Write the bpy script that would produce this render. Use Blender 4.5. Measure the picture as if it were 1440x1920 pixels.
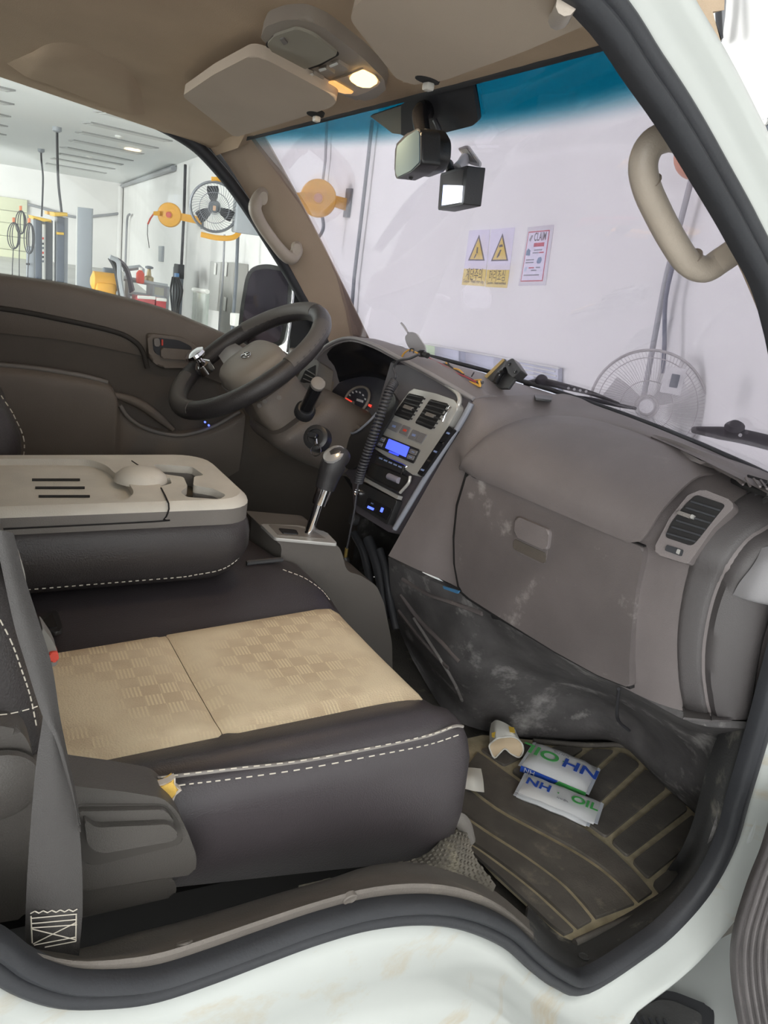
import bpy, bmesh, math, random
from mathutils import Vector, Matrix
random.seed(7)
sc = bpy.context.scene
for o in list(bpy.data.objects): bpy.data.objects.remove(o)
COL = sc.collection
# ------------------------------------------------------------------ camera
# vehicle frame: X forward, Y to the driver's side, Z up, metres; z = 0 is the cab floor
CAM = Vector((-0.5197, -1.2818, 0.9600)); FPX = 1450.0
ROT = Matrix(((0.86374536, -0.03955954, 0.50237336), (-0.48529871, -0.33385903, 0.80809858), (0.13575388, -0.94179254, -0.30756738)))
cd = bpy.data.cameras.new('camera'); cam = bpy.data.objects.new('camera', cd); COL.objects.link(cam)
cd.sensor_fit = 'HORIZONTAL'; cd.sensor_width = 36.0; cd.lens = 36.0*FPX/1440.0; cd.clip_start = 0.02; cd.clip_end = 200
r_, u_, b_ = ROT.col[0], -ROT.col[1], -ROT.col[2]
cam.matrix_world = Matrix(((r_.x, u_.x, b_.x, CAM.x), (r_.y, u_.y, b_.y, CAM.y), (r_.z, u_.z, b_.z, CAM.z), (0, 0, 0, 1)))
sc.camera = cam
# ------------------------------------------------------------------ world, exposure
w = bpy.data.worlds.new('soft_light'); sc.world = w; w.use_nodes = True
bg = w.node_tree.nodes['Background']; bg.inputs[0].default_value = (0.93, 0.97, 1.0, 1); bg.inputs[1].default_value = 1.0
vs = sc.view_settings; vs.view_transform = 'Standard'; vs.look = 'None'; vs.exposure = 1.2; vs.gamma = 1.0; vs.use_curve_mapping = False
# unseen area lamps added to brighten the front wall, cab and far end
def soft_light(name, loc, to, sx, sy, energy, col):
    al = bpy.data.lights.new(name, 'AREA'); al.shape = 'RECTANGLE'; al.size = sx; al.size_y = sy; al.energy = energy; al.color = col
    ao = bpy.data.objects.new(name, al); COL.objects.link(ao); ao.location = loc
    ao.rotation_euler = (Vector(to)-Vector(loc)).to_track_quat('-Z', 'Z').to_euler()
soft_light('fill_lamp_back', (-7.5, 7.0, 0.7), (2.0, 6.0, 0.7), 24.0, 2.6, 2250, (1.0, 0.99, 0.99))
soft_light('fill_lamp_side', (-2.0, -4.2, 2.0), (0.1, -0.2, 0.4), 5.0, 1.6, 95, (1.0, 0.99, 0.97))
soft_light('fill_lamp_far', (-6.0, 21.5, 0.7), (-3.0, 29.0, 0.9), 6.0, 2.6, 330, (1.0, 0.99, 0.99))
# ------------------------------------------------------------------ helpers
V = Vector
def ray(px, py): return ROT @ V(((px-720)/FPX, (py-960)/FPX, 1.0))
def at(px, py, X=None, Y=None, Z=None, pl=None, t=None):
    d = ray(px, py)
    if pl is not None: t = (pl[0]-CAM).dot(pl[1])/d.dot(pl[1])
    elif X is not None: t = (X-CAM.x)/d.x
    elif Y is not None: t = (Y-CAM.y)/d.y
    elif Z is not None: t = (Z-CAM.z)/d.z
    return CAM + d*t
def plane3(a, b, c):
    a, b, c = V(a), V(b), V(c); n = (b-a).cross(c-a).normalized()
    if n.dot(CAM-a) < 0: n = -n
    return (a, n)
def on(pl, pts): return [at(x, y, pl=pl) for x, y in pts]
def s2l(c):
    c = c/255.0
    return c/12.92 if c <= 0.04045 else ((c+0.055)/1.055)**2.4
def lift(c): return c*(1+1.0*(1-c)**4)
def rgb(r, g, b): return (lift(s2l(r)), lift(s2l(g)), lift(s2l(b)), 1.0)
MATS = {}
def mat(name, col, rough=0.55, metal=0.0, bump=0.0, bscale=300.0, var=0.0, vscale=4.0, stain=None, samt=0.5, sscale=6.0, spec=0.5, emit=None, estr=0.0, coat=0.0, detail=6.0, aniso=None, zmax=None):
    m = bpy.data.materials.new(name); m.use_nodes = True; nt = m.node_tree; N = nt.nodes; L = nt.links
    p = N['Principled BSDF']; p.inputs['Base Color'].default_value = col; p.inputs['Roughness'].default_value = rough
    p.inputs['Metallic'].default_value = metal; p.inputs['Specular IOR Level'].default_value = spec
    p.inputs['Coat Weight'].default_value = coat; p.inputs['Coat Roughness'].default_value = 0.08
    if emit: p.inputs['Emission Color'].default_value = emit; p.inputs['Emission Strength'].default_value = estr
    tc = N.new('ShaderNodeTexCoord'); src = None
    if var or stain:
        mp = N.new('ShaderNodeMapping'); L.new(tc.outputs['Object'], mp.inputs[0])
        if aniso: mp.inputs['Scale'].default_value = aniso
    if var:
        nz = N.new('ShaderNodeTexNoise'); nz.inputs['Scale'].default_value = vscale; nz.inputs['Detail'].default_value = detail; L.new(mp.outputs[0], nz.inputs['Vector'])
        mr = N.new('ShaderNodeMapRange'); mr.inputs['From Min'].default_value = 0.3; mr.inputs['From Max'].default_value = 0.7
        mr.inputs['To Min'].default_value = 1-var; mr.inputs['To Max'].default_value = 1+var; L.new(nz.outputs[0], mr.inputs[0])
        mx = N.new('ShaderNodeVectorMath'); mx.operation = 'SCALE'; mx.inputs[0].default_value = col[:3]; L.new(mr.outputs[0], mx.inputs['Scale']); src = mx.outputs[0]
    if stain:
        nz = N.new('ShaderNodeTexNoise'); nz.inputs['Scale'].default_value = sscale; nz.inputs['Detail'].default_value = 9; nz.inputs['Roughness'].default_value = 0.68; L.new(mp.outputs[0], nz.inputs['Vector'])
        mr = N.new('ShaderNodeMapRange'); mr.inputs['From Min'].default_value = 0.70-0.24*samt; mr.inputs['From Max'].default_value = 0.86-0.2*samt; L.new(nz.outputs[0], mr.inputs[0])
        mi = N.new('ShaderNodeMix'); mi.data_type = 'RGBA'; L.new(mr.outputs[0], mi.inputs['Factor'])
        if zmax is not None:   # dirt thrown up from the road reaches only so high
            gm = N.new('ShaderNodeNewGeometry'); sz = N.new('ShaderNodeSeparateXYZ'); L.new(gm.outputs['Position'], sz.inputs[0])
            mz = N.new('ShaderNodeMapRange'); mz.inputs['From Min'].default_value = zmax; mz.inputs['From Max'].default_value = zmax-0.15; L.new(sz.outputs['Z'], mz.inputs[0])
            ml = N.new('ShaderNodeMath'); ml.operation = 'MULTIPLY'; L.new(mr.outputs[0], ml.inputs[0]); L.new(mz.outputs[0], ml.inputs[1]); L.new(ml.outputs[0], mi.inputs['Factor'])
        if src: L.new(src, mi.inputs['A'])
        else: mi.inputs['A'].default_value = col
        mi.inputs['B'].default_value = stain; src = mi.outputs['Result']
    if src: L.new(src, p.inputs['Base Color'])
    if bump:
        nz = N.new('ShaderNodeTexNoise'); nz.inputs['Scale'].default_value = bscale; nz.inputs['Detail'].default_value = 3; L.new(tc.outputs['Object'], nz.inputs['Vector'])
        bp = N.new('ShaderNodeBump'); bp.inputs['Strength'].default_value = bump; bp.inputs['Distance'].default_value = 0.002; L.new(nz.outputs[0], bp.inputs['Height']); L.new(bp.outputs[0], p.inputs['Normal'])
    MATS[name] = m
    return m
def link(o, parent=None):
    COL.objects.link(o)
    if parent is not None:
        o.parent = parent; bpy.context.view_layer.update() if False else None
        pm = WORLD[parent.name]; o.matrix_parent_inverse = pm.inverted()
    return o
WORLD = {}
def finish(name, bm, m, parent=None, smooth=True, angle=40, recalc=True):
    if recalc: bmesh.ops.recalc_face_normals(bm, faces=bm.faces[:])
    vs_ = [v.co for v in bm.verts]
    c = V(((min(v.x for v in vs_)+max(v.x for v in vs_))/2, (min(v.y for v in vs_)+max(v.y for v in vs_))/2, (min(v.z for v in vs_)+max(v.z for v in vs_))/2))
    bmesh.ops.translate(bm, verts=bm.verts[:], vec=-c)
    if smooth:
        for f in bm.faces: f.smooth = len(f.verts) < 9
        ca = math.radians(angle)
        for e in bm.edges:
            if len(e.link_faces) == 2: e.smooth = e.calc_face_angle(0) < ca
    me = bpy.data.meshes.new(name); bm.to_mesh(me); bm.free()
    for mm in (m if isinstance(m, (list, tuple)) else [m]): me.materials.append(mm)
    o = bpy.data.objects.new(name, me); o.location = c
    link(o, parent); WORLD[o.name] = Matrix.Translation(c)
    return o
def tag(o, label, cat, group=None):
    o['label'] = label; o['category'] = cat
    if group: o['group'] = group
    return o
def struct(o, label=None, cat=None):
    o['kind'] = 'structure'
    if label: o['label'] = label
    if cat: o['category'] = cat
    return o
def thing(name, label, cat, loc, group=None):
    o = bpy.data.objects.new(name, None); o.location = V(loc); o.empty_display_size = 0.05
    COL.objects.link(o); WORLD[o.name] = Matrix.Translation(V(loc))
    return tag(o, label, cat, group)
def cr(pts, n=6, closed=False):
    pts = [V(p) for p in pts]; out = []; k = len(pts)
    rng = range(k) if closed else range(k-1)
    for i in rng:
        if closed: p0, p1, p2, p3 = pts[i-1], pts[i], pts[(i+1) % k], pts[(i+2) % k]
        else:
            p1, p2 = pts[i], pts[i+1]; p0 = pts[i-1] if i > 0 else p1*2-p2; p3 = pts[i+2] if i+2 < k else p2*2-p1
        for j in range(n):
            t = j/n
            out.append(0.5*((2*p1)+(p2-p0)*t+(2*p0-5*p1+4*p2-p3)*t*t+(3*p1-p0-3*p2+p3)*t*t*t))
    if not closed: out.append(pts[-1])
    return out
def rnd(pts, r, n=4):
    """round the corners of a closed polygon"""
    pts = [V(p) for p in pts]; out = []; k = len(pts)
    for i in range(k):
        a, b, c = pts[i-1], pts[i], pts[(i+1) % k]
        ra = min(r, (a-b).length*0.45); rc = min(r, (c-b).length*0.45)
        p = b+(a-b).normalized()*ra; q = b+(c-b).normalized()*rc
        for j in range(n+1):
            t = j/n; out.append(p*(1-t)**2+b*2*t*(1-t)+q*t*t)
    return out
def prism(name, pts, vec, m, parent=None, bev=0.0, seg=2, smooth=True):
    """polygon pts (the seen face) extruded by vec, seen face bevelled"""
    bm = bmesh.new(); vec = V(vec)
    a = [bm.verts.new(V(p)) for p in pts]; b = [bm.verts.new(V(p)+vec) for p in pts]; k = len(a)
    bm.faces.new(a); bm.faces.new(b[::-1])
    for i in range(k): bm.faces.new((a[i], b[i], b[(i+1) % k], a[(i+1) % k]))
    if bev:
        es = [e for e in bm.edges if e.verts[0] in a and e.verts[1] in a]
        bmesh.ops.bevel(bm, geom=es, offset=bev, segments=seg, affect='EDGES', profile=0.5, clamp_overlap=True)
    return finish(name, bm, m, parent, smooth)
def box(name, c, size, m, parent=None, rot=None, bev=0.0, seg=2):
    bm = bmesh.new(); bmesh.ops.create_cube(bm, size=1.0)
    bmesh.ops.scale(bm, vec=V(size), verts=bm.verts[:])
    if bev: bmesh.ops.bevel(bm, geom=bm.edges[:], offset=bev, segments=seg, affect='EDGES', profile=0.5, clamp_overlap=True)
    if rot is not None: bmesh.ops.rotate(bm, cent=(0, 0, 0), matrix=rot, verts=bm.verts[:])
    bmesh.ops.translate(bm, vec=V(c), verts=bm.verts[:])
    return finish(name, bm, m, parent)
def frames(pts, up=None):
    k = len(pts); T = []
    for i in range(k):
        a = pts[max(i-1, 0)]; b = pts[min(i+1, k-1)]; T.append((b-a).normalized())
    u = V(up) if up is not None else (V((0, 0, 1)) if abs(T[0].z) < 0.9 else V((1, 0, 0)))
    out = []
    for t in T:
        u = (u-t*u.dot(t)).normalized(); out.append((t, u, t.cross(u)))
    return out
def bm_tube(bm, pts, r, n=8, closed=False, up=None, sq=1.0, fixup=False):
    pts = [V(p) for p in pts]; k = len(pts); R = r if isinstance(r, (list, tuple)) else [r]*k
    if closed:
        ex = [pts[-1]]+pts+[pts[0]]; fr = frames(ex, up)[1:-1]
    else: fr = frames(pts, up)
    rings = []
    for i in range(k):
        t, u, v = fr[i]
        if fixup: u = (V(up)-t*V(up).dot(t)).normalized(); v = t.cross(u)
        rr_ = R[min(int(i*len(R)/k), len(R)-1)] if len(R) != k else R[i]
        rings.append([bm.verts.new(pts[i]+u*rr_*sq*math.cos(2*math.pi*j/n)+v*rr_*math.sin(2*math.pi*j/n)) for j in range(n)])
    for i in range(k if closed else k-1):
        A, B = rings[i], rings[(i+1) % k]
        for j in range(n): bm.faces.new((A[j], A[(j+1) % n], B[(j+1) % n], B[j]))
    if not closed: bm.faces.new(rings[0][::-1]); bm.faces.new(rings[-1])
    return rings
def tube(name, pts, r, m, parent=None, n=8, sm=0, closed=False, up=None, sq=1.0, fixup=False):
    if sm:
        k0 = len(pts); P = cr(pts, sm, closed)
        if isinstance(r, (list, tuple)):
            k1 = len(P); R = []
            for i in range(k1):
                f = i/sm; a = int(f) % len(r); b = min(a+1, len(r)-1) if not closed else (a+1) % len(r); R.append(r[a]*(1-(f-int(f)))+r[b]*(f-int(f)))
            r = R
        pts = P
    bm = bmesh.new(); bm_tube(bm, pts, r, n, closed, up, sq, fixup)
    return finish(name, bm, m, parent, angle=60)
def tubes(name, lists, r, m, parent=None, n=6, closed=False):
    bm = bmesh.new()
    for P in lists: bm_tube(bm, P, r, n, closed)
    return finish(name, bm, m, parent, angle=60)
def loft(name, rings, m, parent=None, caps=True, sm=0, closed=False, angle=50):
    rings = [[V(p) for p in r] for r in rings]
    if sm:
        cols = [cr([r[j] for r in rings], sm, closed) for j in range(len(rings[0]))]
        rings = [[c[i] for c in cols] for i in range(len(cols[0]))]
    bm = bmesh.new(); vr = [[bm.verts.new(p) for p in r] for r in rings]; n = len(vr[0]); k = len(vr)
    for i in range(k if closed else k-1):
        A, B = vr[i], vr[(i+1) % k]
        for j in range(n): bm.faces.new((A[j], A[(j+1) % n], B[(j+1) % n], B[j]))
    if caps and not closed: bm.faces.new(vr[0][::-1]); bm.faces.new(vr[-1])
    return finish(name, bm, m, parent, angle=angle)
def gridpts(rows, su, sv):
    rows = [cr(r, su) if su > 1 else [V(p) for p in r] for r in rows]
    if sv > 1:
        cols = [cr([r[j] for r in rows], sv) for j in range(len(rows[0]))]
        rows = [[c[i] for c in cols] for i in range(len(cols[0]))]
    return rows
def grid(name, rows, m, parent=None, su=4, sv=4, thick=0.0, side=None, angle=50):
    """smooth surface through rows of points; thick gives it a back, away from `side` (default the camera)"""
    rows = gridpts(rows, su, sv); k, n = len(rows), len(rows[0])
    bm = bmesh.new(); A = [[bm.verts.new(p) for p in r] for r in rows]
    for i in range(k-1):
        for j in range(n-1): bm.faces.new((A[i][j], A[i][j+1], A[i+1][j+1], A[i+1][j]))
    if thick:
        bm.normal_update(); side = CAM if side is None else V(side)
        mid = A[k//2][n//2]; s = 1.0 if mid.normal.dot(side-mid.co) < 0 else -1.0
        B = [[bm.verts.new(v.co+v.normal*thick*s) for v in r] for r in A]
        for i in range(k-1):
            for j in range(n-1): bm.faces.new((B[i][j], B[i+1][j], B[i+1][j+1], B[i][j+1]))
        for j in range(n-1): bm.faces.new((A[0][j], B[0][j], B[0][j+1], A[0][j+1])); bm.faces.new((A[-1][j], A[-1][j+1], B[-1][j+1], B[-1][j]))
        for i in range(k-1): bm.faces.new((A[i][0], A[i+1][0], B[i+1][0], B[i][0])); bm.faces.new((A[i][-1], B[i][-1], B[i+1][-1], A[i+1][-1]))
    return finish(name, bm, m, parent, angle=angle)
def basis(axis, up=(0, 0, 1)):
    z = V(axis).normalized(); u = V(up)
    if abs(z.dot(u)) > 0.95: u = V((1, 0, 0))
    x = u.cross(z).normalized(); y = z.cross(x)
    return x, y, z
def lathe(name, prof, o, axis, m, parent=None, n=24, sx=1.0, sy=1.0, up=(0, 0, 1), angle=40):
    """profile (radius, height) turned round axis at o"""
    x, y, z = basis(axis, up); o = V(o); bm = bmesh.new(); rings = []
    for r, h in prof:
        rings.append([bm.verts.new(o+z*h+x*r*sx*math.cos(2*math.pi*j/n)+y*r*sy*math.sin(2*math.pi*j/n)) for j in range(n)])
    for A, B in zip(rings, rings[1:]):
        for j in range(n): bm.faces.new((A[j], A[(j+1) % n], B[(j+1) % n], B[j]))
    bm.faces.new(rings[0][::-1]); bm.faces.new(rings[-1])
    bmesh.ops.remove_doubles(bm, verts=bm.verts[:], dist=1e-6)
    return finish(name, bm, m, parent, angle=angle)
def rr(w_, h_, r, n=4):
    pts = []
    for cx, cy, a0 in ((w_/2-r, h_/2-r, 0), (-w_/2+r, h_/2-r, 90), (-w_/2+r, -h_/2+r, 180), (w_/2-r, -h_/2+r, 270)):
        for j in range(n+1):
            a = math.radians(a0+90*j/n); pts.append((cx+r*math.cos(a), cy+r*math.sin(a)))
    return pts
def plate(name, o, x, y, w_, h_, d, m, parent=None, r=0.004, bev=0.0015):
    """rounded plate of width w_ along x, height h_ along y, sticking out d towards x cross y from its centre o"""
    x, y = V(x).normalized(), V(y).normalized(); z = x.cross(y).normalized(); o = V(o)
    return prism(name, [o+x*a+y*b+z*d for a, b in rr(w_, h_, min(r, w_*0.49, h_*0.49))], -z*d, m, parent, bev)
def text(name, s, o, x, y, size, m, parent=None, ext=0.0002, align='CENTER', bold=0.0):
    cu = bpy.data.curves.new(name, 'FONT'); cu.body = s; cu.size = 1.0; cu.align_x = align; cu.align_y = 'CENTER'; cu.extrude = ext/size; cu.offset = bold
    t = bpy.data.objects.new(name+'_tmp', cu); COL.objects.link(t)
    dg = bpy.context.evaluated_depsgraph_get(); me = bpy.data.meshes.new_from_object(t.evaluated_get(dg))
    bpy.data.objects.remove(t); bpy.data.curves.remove(cu)
    bm = bmesh.new(); bm.from_mesh(me); bpy.data.meshes.remove(me)
    if not bm.verts: bm.free(); return None
    x, y = V(x), V(y); xl = x.length; yl = y.length; x, y = x/xl, y/yl; z = x.cross(y).normalized()
    for v in bm.verts: v.co = V(o)+x*v.co.x*size*xl+y*v.co.y*size*yl+z*v.co.z*size
    return finish(name, bm, m, parent, smooth=False)
def dup(o, parent=None, move=(0, 0, 0), label=None, M=None):
    """copy of a thing with its parts and sub-parts, moved"""
    c = o.copy(); COL.objects.link(c)
    if parent is None:
        T = Matrix.Translation(V(move)) if M is None else M
        c.matrix_world = T @ WORLD[o.name]
        WORLD[c.name] = c.matrix_world.copy()
        if label: c['label'] = label
    else: c.parent = parent; c.matrix_parent_inverse = o.matrix_parent_inverse.copy(); WORLD[c.name] = WORLD[o.name]
    for ch in list(o.children): dup(ch, c)
    return c
# ------------------------------------------------------------------ materials
DASH = mat('dash_plastic', rgb(94, 87, 86), 0.5, bump=0.35, bscale=700, var=0.10, vscale=9, stain=rgb(128, 120, 116), samt=0.32, sscale=5)
DASHLOW = mat('scuffed_plastic', rgb(79, 73, 72), 0.55, bump=0.35, bscale=700, var=0.15, vscale=8, stain=rgb(165, 158, 152), samt=0.40, sscale=10)
DIRTY = mat('dirty_black_trim', rgb(68, 66, 66), 0.7, bump=0.5, bscale=160, var=0.35, vscale=14, stain=rgb(168, 164, 160), samt=0.62, sscale=9)
BLACKP = mat('black_plastic', rgb(30, 30, 31), 0.4, bump=0.15, bscale=500)
GLOSSB = mat('gloss_black', rgb(22, 22, 24), 0.15)
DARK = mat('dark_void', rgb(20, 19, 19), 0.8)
SILVER = mat('silver_plastic', rgb(176, 174, 168), 0.35, metal=0.35, bump=0.1, bscale=900)
CHROME = mat('chrome', rgb(225, 225, 228), 0.08, metal=1.0)
LEATHER = mat('black_leather', rgb(43, 40, 40), 0.36, bump=0.5, bscale=420, var=0.10, vscale=7, spec=0.5)
LEATHERD = mat('leather_side', rgb(48, 44, 46), 0.32, bump=0.3, bscale=500, var=0.08, vscale=5)
GREYP = mat('grey_plastic', rgb(96, 91, 86), 0.5, bump=0.35, bscale=600, var=0.07, vscale=8)
TRAYP = mat('tray_plastic', rgb(206, 200, 186), 0.5, bump=0.35, bscale=600, var=0.1, vscale=12, stain=rgb(190, 181, 160), samt=0.4, sscale=10)
DOORP = mat('door_plastic', rgb(90, 81, 72), 0.55, bump=0.4, bscale=500, var=0.07, vscale=7)
DOORF = mat('door_fabric', rgb(66, 60, 54), 0.8, bump=0.4, bscale=700, var=0.06, vscale=10)
HEAD = mat('headliner_cloth', rgb(192, 163, 130), 0.95, bump=0.5, bscale=900, var=0.06, vscale=6, spec=0.1)
VISOR = mat('visor_vinyl', rgb(196, 176, 152), 0.8, bump=0.3, bscale=900, var=0.04, vscale=6, spec=0.2)
PILLAR = mat('pillar_trim', rgb(172, 145, 120), 0.6, bump=0.3, bscale=700, var=0.04, vscale=6)
HANDLE = mat('handle_plastic', rgb(158, 143, 126), 0.45, bump=0.2, bscale=500, var=0.06, vscale=10)
PAINT = mat('white_paint', rgb(180, 186, 184), 0.28, coat=0.6, var=0.02, vscale=3)
SILLP = mat('white_sill_paint', rgb(182, 187, 182), 0.3, coat=0.5, stain=rgb(168, 146, 108), samt=0.66, sscale=5, aniso=(1, 1, 3.5), zmax=0.48)
RUBBER = mat('rubber_seal', rgb(34, 35, 38), 0.55, bump=0.15, bscale=300, var=0.1, vscale=10)
RUBDIRT = mat('dusty_rubber', rgb(52, 52, 52), 0.75, bump=0.3, bscale=260, var=0.2, vscale=12, stain=rgb(150, 143, 128), samt=0.6, sscale=11)
SILLT = mat('scuff_plate', rgb(88, 82, 76), 0.65, bump=0.4, bscale=420, var=0.12, vscale=10, stain=rgb(132, 122, 100), samt=0.42, sscale=9)
CARPET = mat('rubber_carpet', rgb(72, 69, 64), 0.85, bump=0.8, bscale=240, var=0.2, vscale=14, stain=rgb(140, 130, 108), samt=0.5, sscale=10)
MATR = mat('mat_rubber', rgb(76, 72, 67), 0.7, bump=0.4, bscale=300, var=0.22, vscale=16, stain=rgb(136, 126, 108), samt=0.52, sscale=12)
MUD = mat('dried_mud', rgb(164, 148, 114), 0.9, bump=0.5, bscale=200, var=0.2, vscale=40)
STITCH = mat('stitch_thread', rgb(205, 196, 178), 0.8)
BELT = mat('belt_webbing', rgb(48, 46, 45), 0.55, bump=0.3, bscale=800, var=0.06, vscale=10)
REDP = mat('red_plastic', rgb(205, 52, 38), 0.4)
WALL = mat('white_wall', rgb(238, 237, 235), 0.85, var=0.03, vscale=1.2, stain=rgb(196, 192, 188), samt=0.15, sscale=3)
CEILM = mat('white_ceiling', rgb(238, 240, 240), 0.9)
FLOORM = mat('concrete_floor', rgb(190, 190, 186), 0.5, var=0.1, vscale=1.0)
ORANGE = mat('orange_paint', rgb(232, 158, 44), 0.4)
YELLOW = mat('yellow_paint', rgb(236, 186, 40), 0.45)
GREYM = mat('grey_metal', rgb(150, 156, 164), 0.45)
DGREYM = mat('dark_grey_metal', rgb(78, 84, 92), 0.5)
WHITE = mat('white_plastic', rgb(232, 232, 228), 0.5)
BLACK = mat('matt_black', rgb(34, 35, 38), 0.6)
PIPE = mat('conduit_grey', rgb(138, 140, 146), 0.45)
CABLE = mat('cable_black', rgb(44, 44, 47), 0.5)
# ================================================================== the workshop round the truck
WD = V((0.12471, 0.99219, 0)); WN = V((0.99219, -0.12471, 0)); UP = V((0, 0, 1)); WR = -WD
WP = (CAM+WN*2.4, -WN)
def wp(px, py, off=0.0): return at(px, py, pl=(CAM+WN*(2.4-off), -WN))
CORN = wp(232, 345); ZC = CORN.z; ZG = -0.72
FP = (CORN.copy(), -WD)
def fp(px, py, off=0.0): return at(px, py, pl=(CORN-WD*off, -WD))
def zz(p, z): return V((p.x, p.y, z))
a, b = zz(CORN, ZG), zz(CORN-WD*37, ZG)
o = prism('wall_front', [a, b, zz(b, ZC), zz(a, ZC)], WN*0.2, WALL, smooth=False); struct(o, 'white plastered workshop wall ahead of the truck', 'wall')
b = zz(CORN-WN*11, ZG)
o = prism('wall_left', [b, a, zz(a, ZC), zz(b, ZC)], WD*0.2, WALL, smooth=False); struct(o, 'cream white far wall of the workshop behind the lifts', 'wall')
c4 = [CORN, CORN-WD*37, CORN-WD*37-WN*11, CORN-WN*11]
o = prism('ceiling', [zz(p, ZC) for p in c4], UP*0.2, CEILM, smooth=False); struct(o, 'flat white workshop ceiling', 'ceiling')
c5 = [CORN, CORN-WD*44, CORN-WD*44-WN*18, CORN-WN*18]
o = prism('floor', [zz(p, ZG) for p in c5], UP*-0.2, FLOORM, smooth=False); struct(o, 'grey concrete workshop floor', 'floor')
# cove conduit along the wall/ceiling corner and down the corner
o = tube('trim_1', [CORN-WN*0.06-UP*0.08, CORN-WN*0.06-UP*0.08-WD*13.2], 0.06, PIPE, n=8); struct(o, 'grey conduit along the wall top', 'conduit')
o = tube('trim_2', [zz(CORN, ZC-0.1)-WN*0.1-WD*0.08, zz(CORN, ZG)-WN*0.1-WD*0.08], 0.085, WALL, n=8); struct(o, 'pale downpipe in the wall corner', 'pipe')
# ---- ceiling strip lights
LIT = mat('lamp_diffuser', rgb(206, 208, 206), 0.5); LHOU = mat('lamp_housing', rgb(150, 151, 150), 0.6)
ORD = ['nearest', 'second', 'third', 'fourth', 'fifth', 'sixth', 'seventh', 'farthest']
rowA = [((185, 210), (330, 247)), ((162, 231), (315, 266)), ((147, 248.5), (290, 279)), ((133, 264), (264.5, 290)), ((119, 277), (242, 302)), ((110, 289), (229, 310)), ((97, 297.5), (212, 318)), ((86, 307), (198, 326))]
rowB = [((-110, 140), (21, 172.5)), ((-115, 165), (17, 197.5)), ((-115, 190), (10, 220)), ((-115, 211), (5, 238)), ((-115, 229), (3, 254))]
def striplight(p, q, lab, grp):
    a, b = at(*p, Z=ZC-0.02), at(*q, Z=ZC-0.02); d = (b-a); ln = d.length; x = d.normalized(); y = x.cross(UP).normalized(); c = (a+b)/2
    hw = max(0.09, 0.011*(c-CAM).length)
    t = thing('ceiling_light', lab, 'light', zz(c, ZC), grp)
    prism('housing', [zz(a-y*hw, ZC-0.018), zz(b-y*hw, ZC-0.018), zz(b+y*hw, ZC-0.018), zz(a+y*hw, ZC-0.018)], UP*0.018, LHOU, t)
    a2, b2, h2 = a+x*0.05, b-x*0.05, hw*0.72
    prism('diffuser', [zz(a2-y*h2, ZC-0.024), zz(b2-y*h2, ZC-0.024), zz(b2+y*h2, ZC-0.024), zz(a2+y*h2, ZC-0.024)], UP*0.02, LIT, t)
for i, (p, q) in enumerate(rowA): striplight(p, q, 'strip light in the ceiling row by the far corner, %s of eight' % ORD[i], 'strip lights by the corner')
for i, (p, q) in enumerate(rowB): striplight(p, q, 'strip light cut off by the left photo edge, %s of five' % (ORD[i] if i < 4 else 'last'), 'strip lights at the left edge')
for px, py, lab in ((224, 255, 'small white smoke detector on the ceiling between the nearer strip lights'), (168, 293, 'small white smoke detector on the ceiling between the farther strip lights')):
    p = at(px, py, Z=ZC)
    tag(lathe('smoke_detector', [(0.01, -0.04), (0.05, -0.035), (0.07, -0.015), (0.07, 0.0)], p, UP, WHITE, n=16), lab, 'detector')
# ---- pale yellow shutter panel at the far left
SHUT = mat('pale_yellow_panel', rgb(222, 224, 190), 0.7)
t = thing('shutter_door', 'pale yellow sectional panel on the far wall at the left edge', 'door', zz(fp(20, 480), ZG))
ys = [372, 397, 420, 445, 470, 500]
for i, (y0, y1) in enumerate(zip(ys, ys[1:])):
    q = [fp(-60, y0-12, 0.15), fp(51, y0+3, 0.15), fp(51, y1+2, 0.15), fp(-60, y1-12, 0.15)]
    prism('panel', q, WD*0.1, SHUT, t, bev=0.02)
q = [fp(-60, 488, 0.15), fp(51, 502, 0.15)]; prism('panel', [q[0], q[1], zz(q[1], ZG), zz(q[0], ZG)], WD*0.1, SHUT, t, bev=0.02)
# ---- vehicle lifts
LY = 12.0
def lp(px, py, y=LY): return at(px, py, Y=y)
def column(name, x0, x1, ytop, m, dep, parent, bev=0.01, y=LY):
    a, b = lp(x0, ytop, y), lp(x1, ytop, y); b.z = a.z
    return prism(name, [a, b, zz(b, ZG), zz(a, ZG)], V((0.02, dep, 0)), m, parent, bev)
CHAN = mat('lift_channel', rgb(70, 78, 92), 0.4); LIFTG = mat('lift_grey', rgb(146, 154, 166), 0.4)
t = thing('car_lift', 'grey two-post lift column with a yellow cap, the left of two', 'car lift', zz(lp(75, 420), ZG))
column('column', 62, 85, 410, LIFTG, 0.35, t); column('channel', 67, 78, 412, CHAN, 0.3, t, y=LY-0.06)
prism('top_cap', [lp(60, 404, 11.8), lp(97, 412, 11.8), lp(97, 418, 11.8), lp(82, 413, 11.8), lp(62, 411, 11.8)], V((0, 0.5, 0)), YELLOW, t, 0.02)
column('side_plate', 85, 99, 412, GREYM, 0.2, t, y=12.3)
o = column('label_strip', 78.5, 83, 420, WHITE, 0.02, t, y=LY-0.1)
for k, yy in enumerate((445, 455, 463, 472, 480, 488)): prism('label_mark', [lp(79.3, yy, 11.88), lp(82.3, yy, 11.88), lp(82.3, yy+4, 11.88), lp(79.3, yy+4, 11.88)], V((0, 0.01, 0)), [REDP, BLACK, DGREYM][k % 3], o)
prism('back_cap', [lp(88, 396, 12.4), lp(100, 397, 12.4), lp(100, 404, 12.4), lp(88, 402, 12.4)], V((0, 0.3, 0)), ORANGE, t, 0.03)
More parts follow.
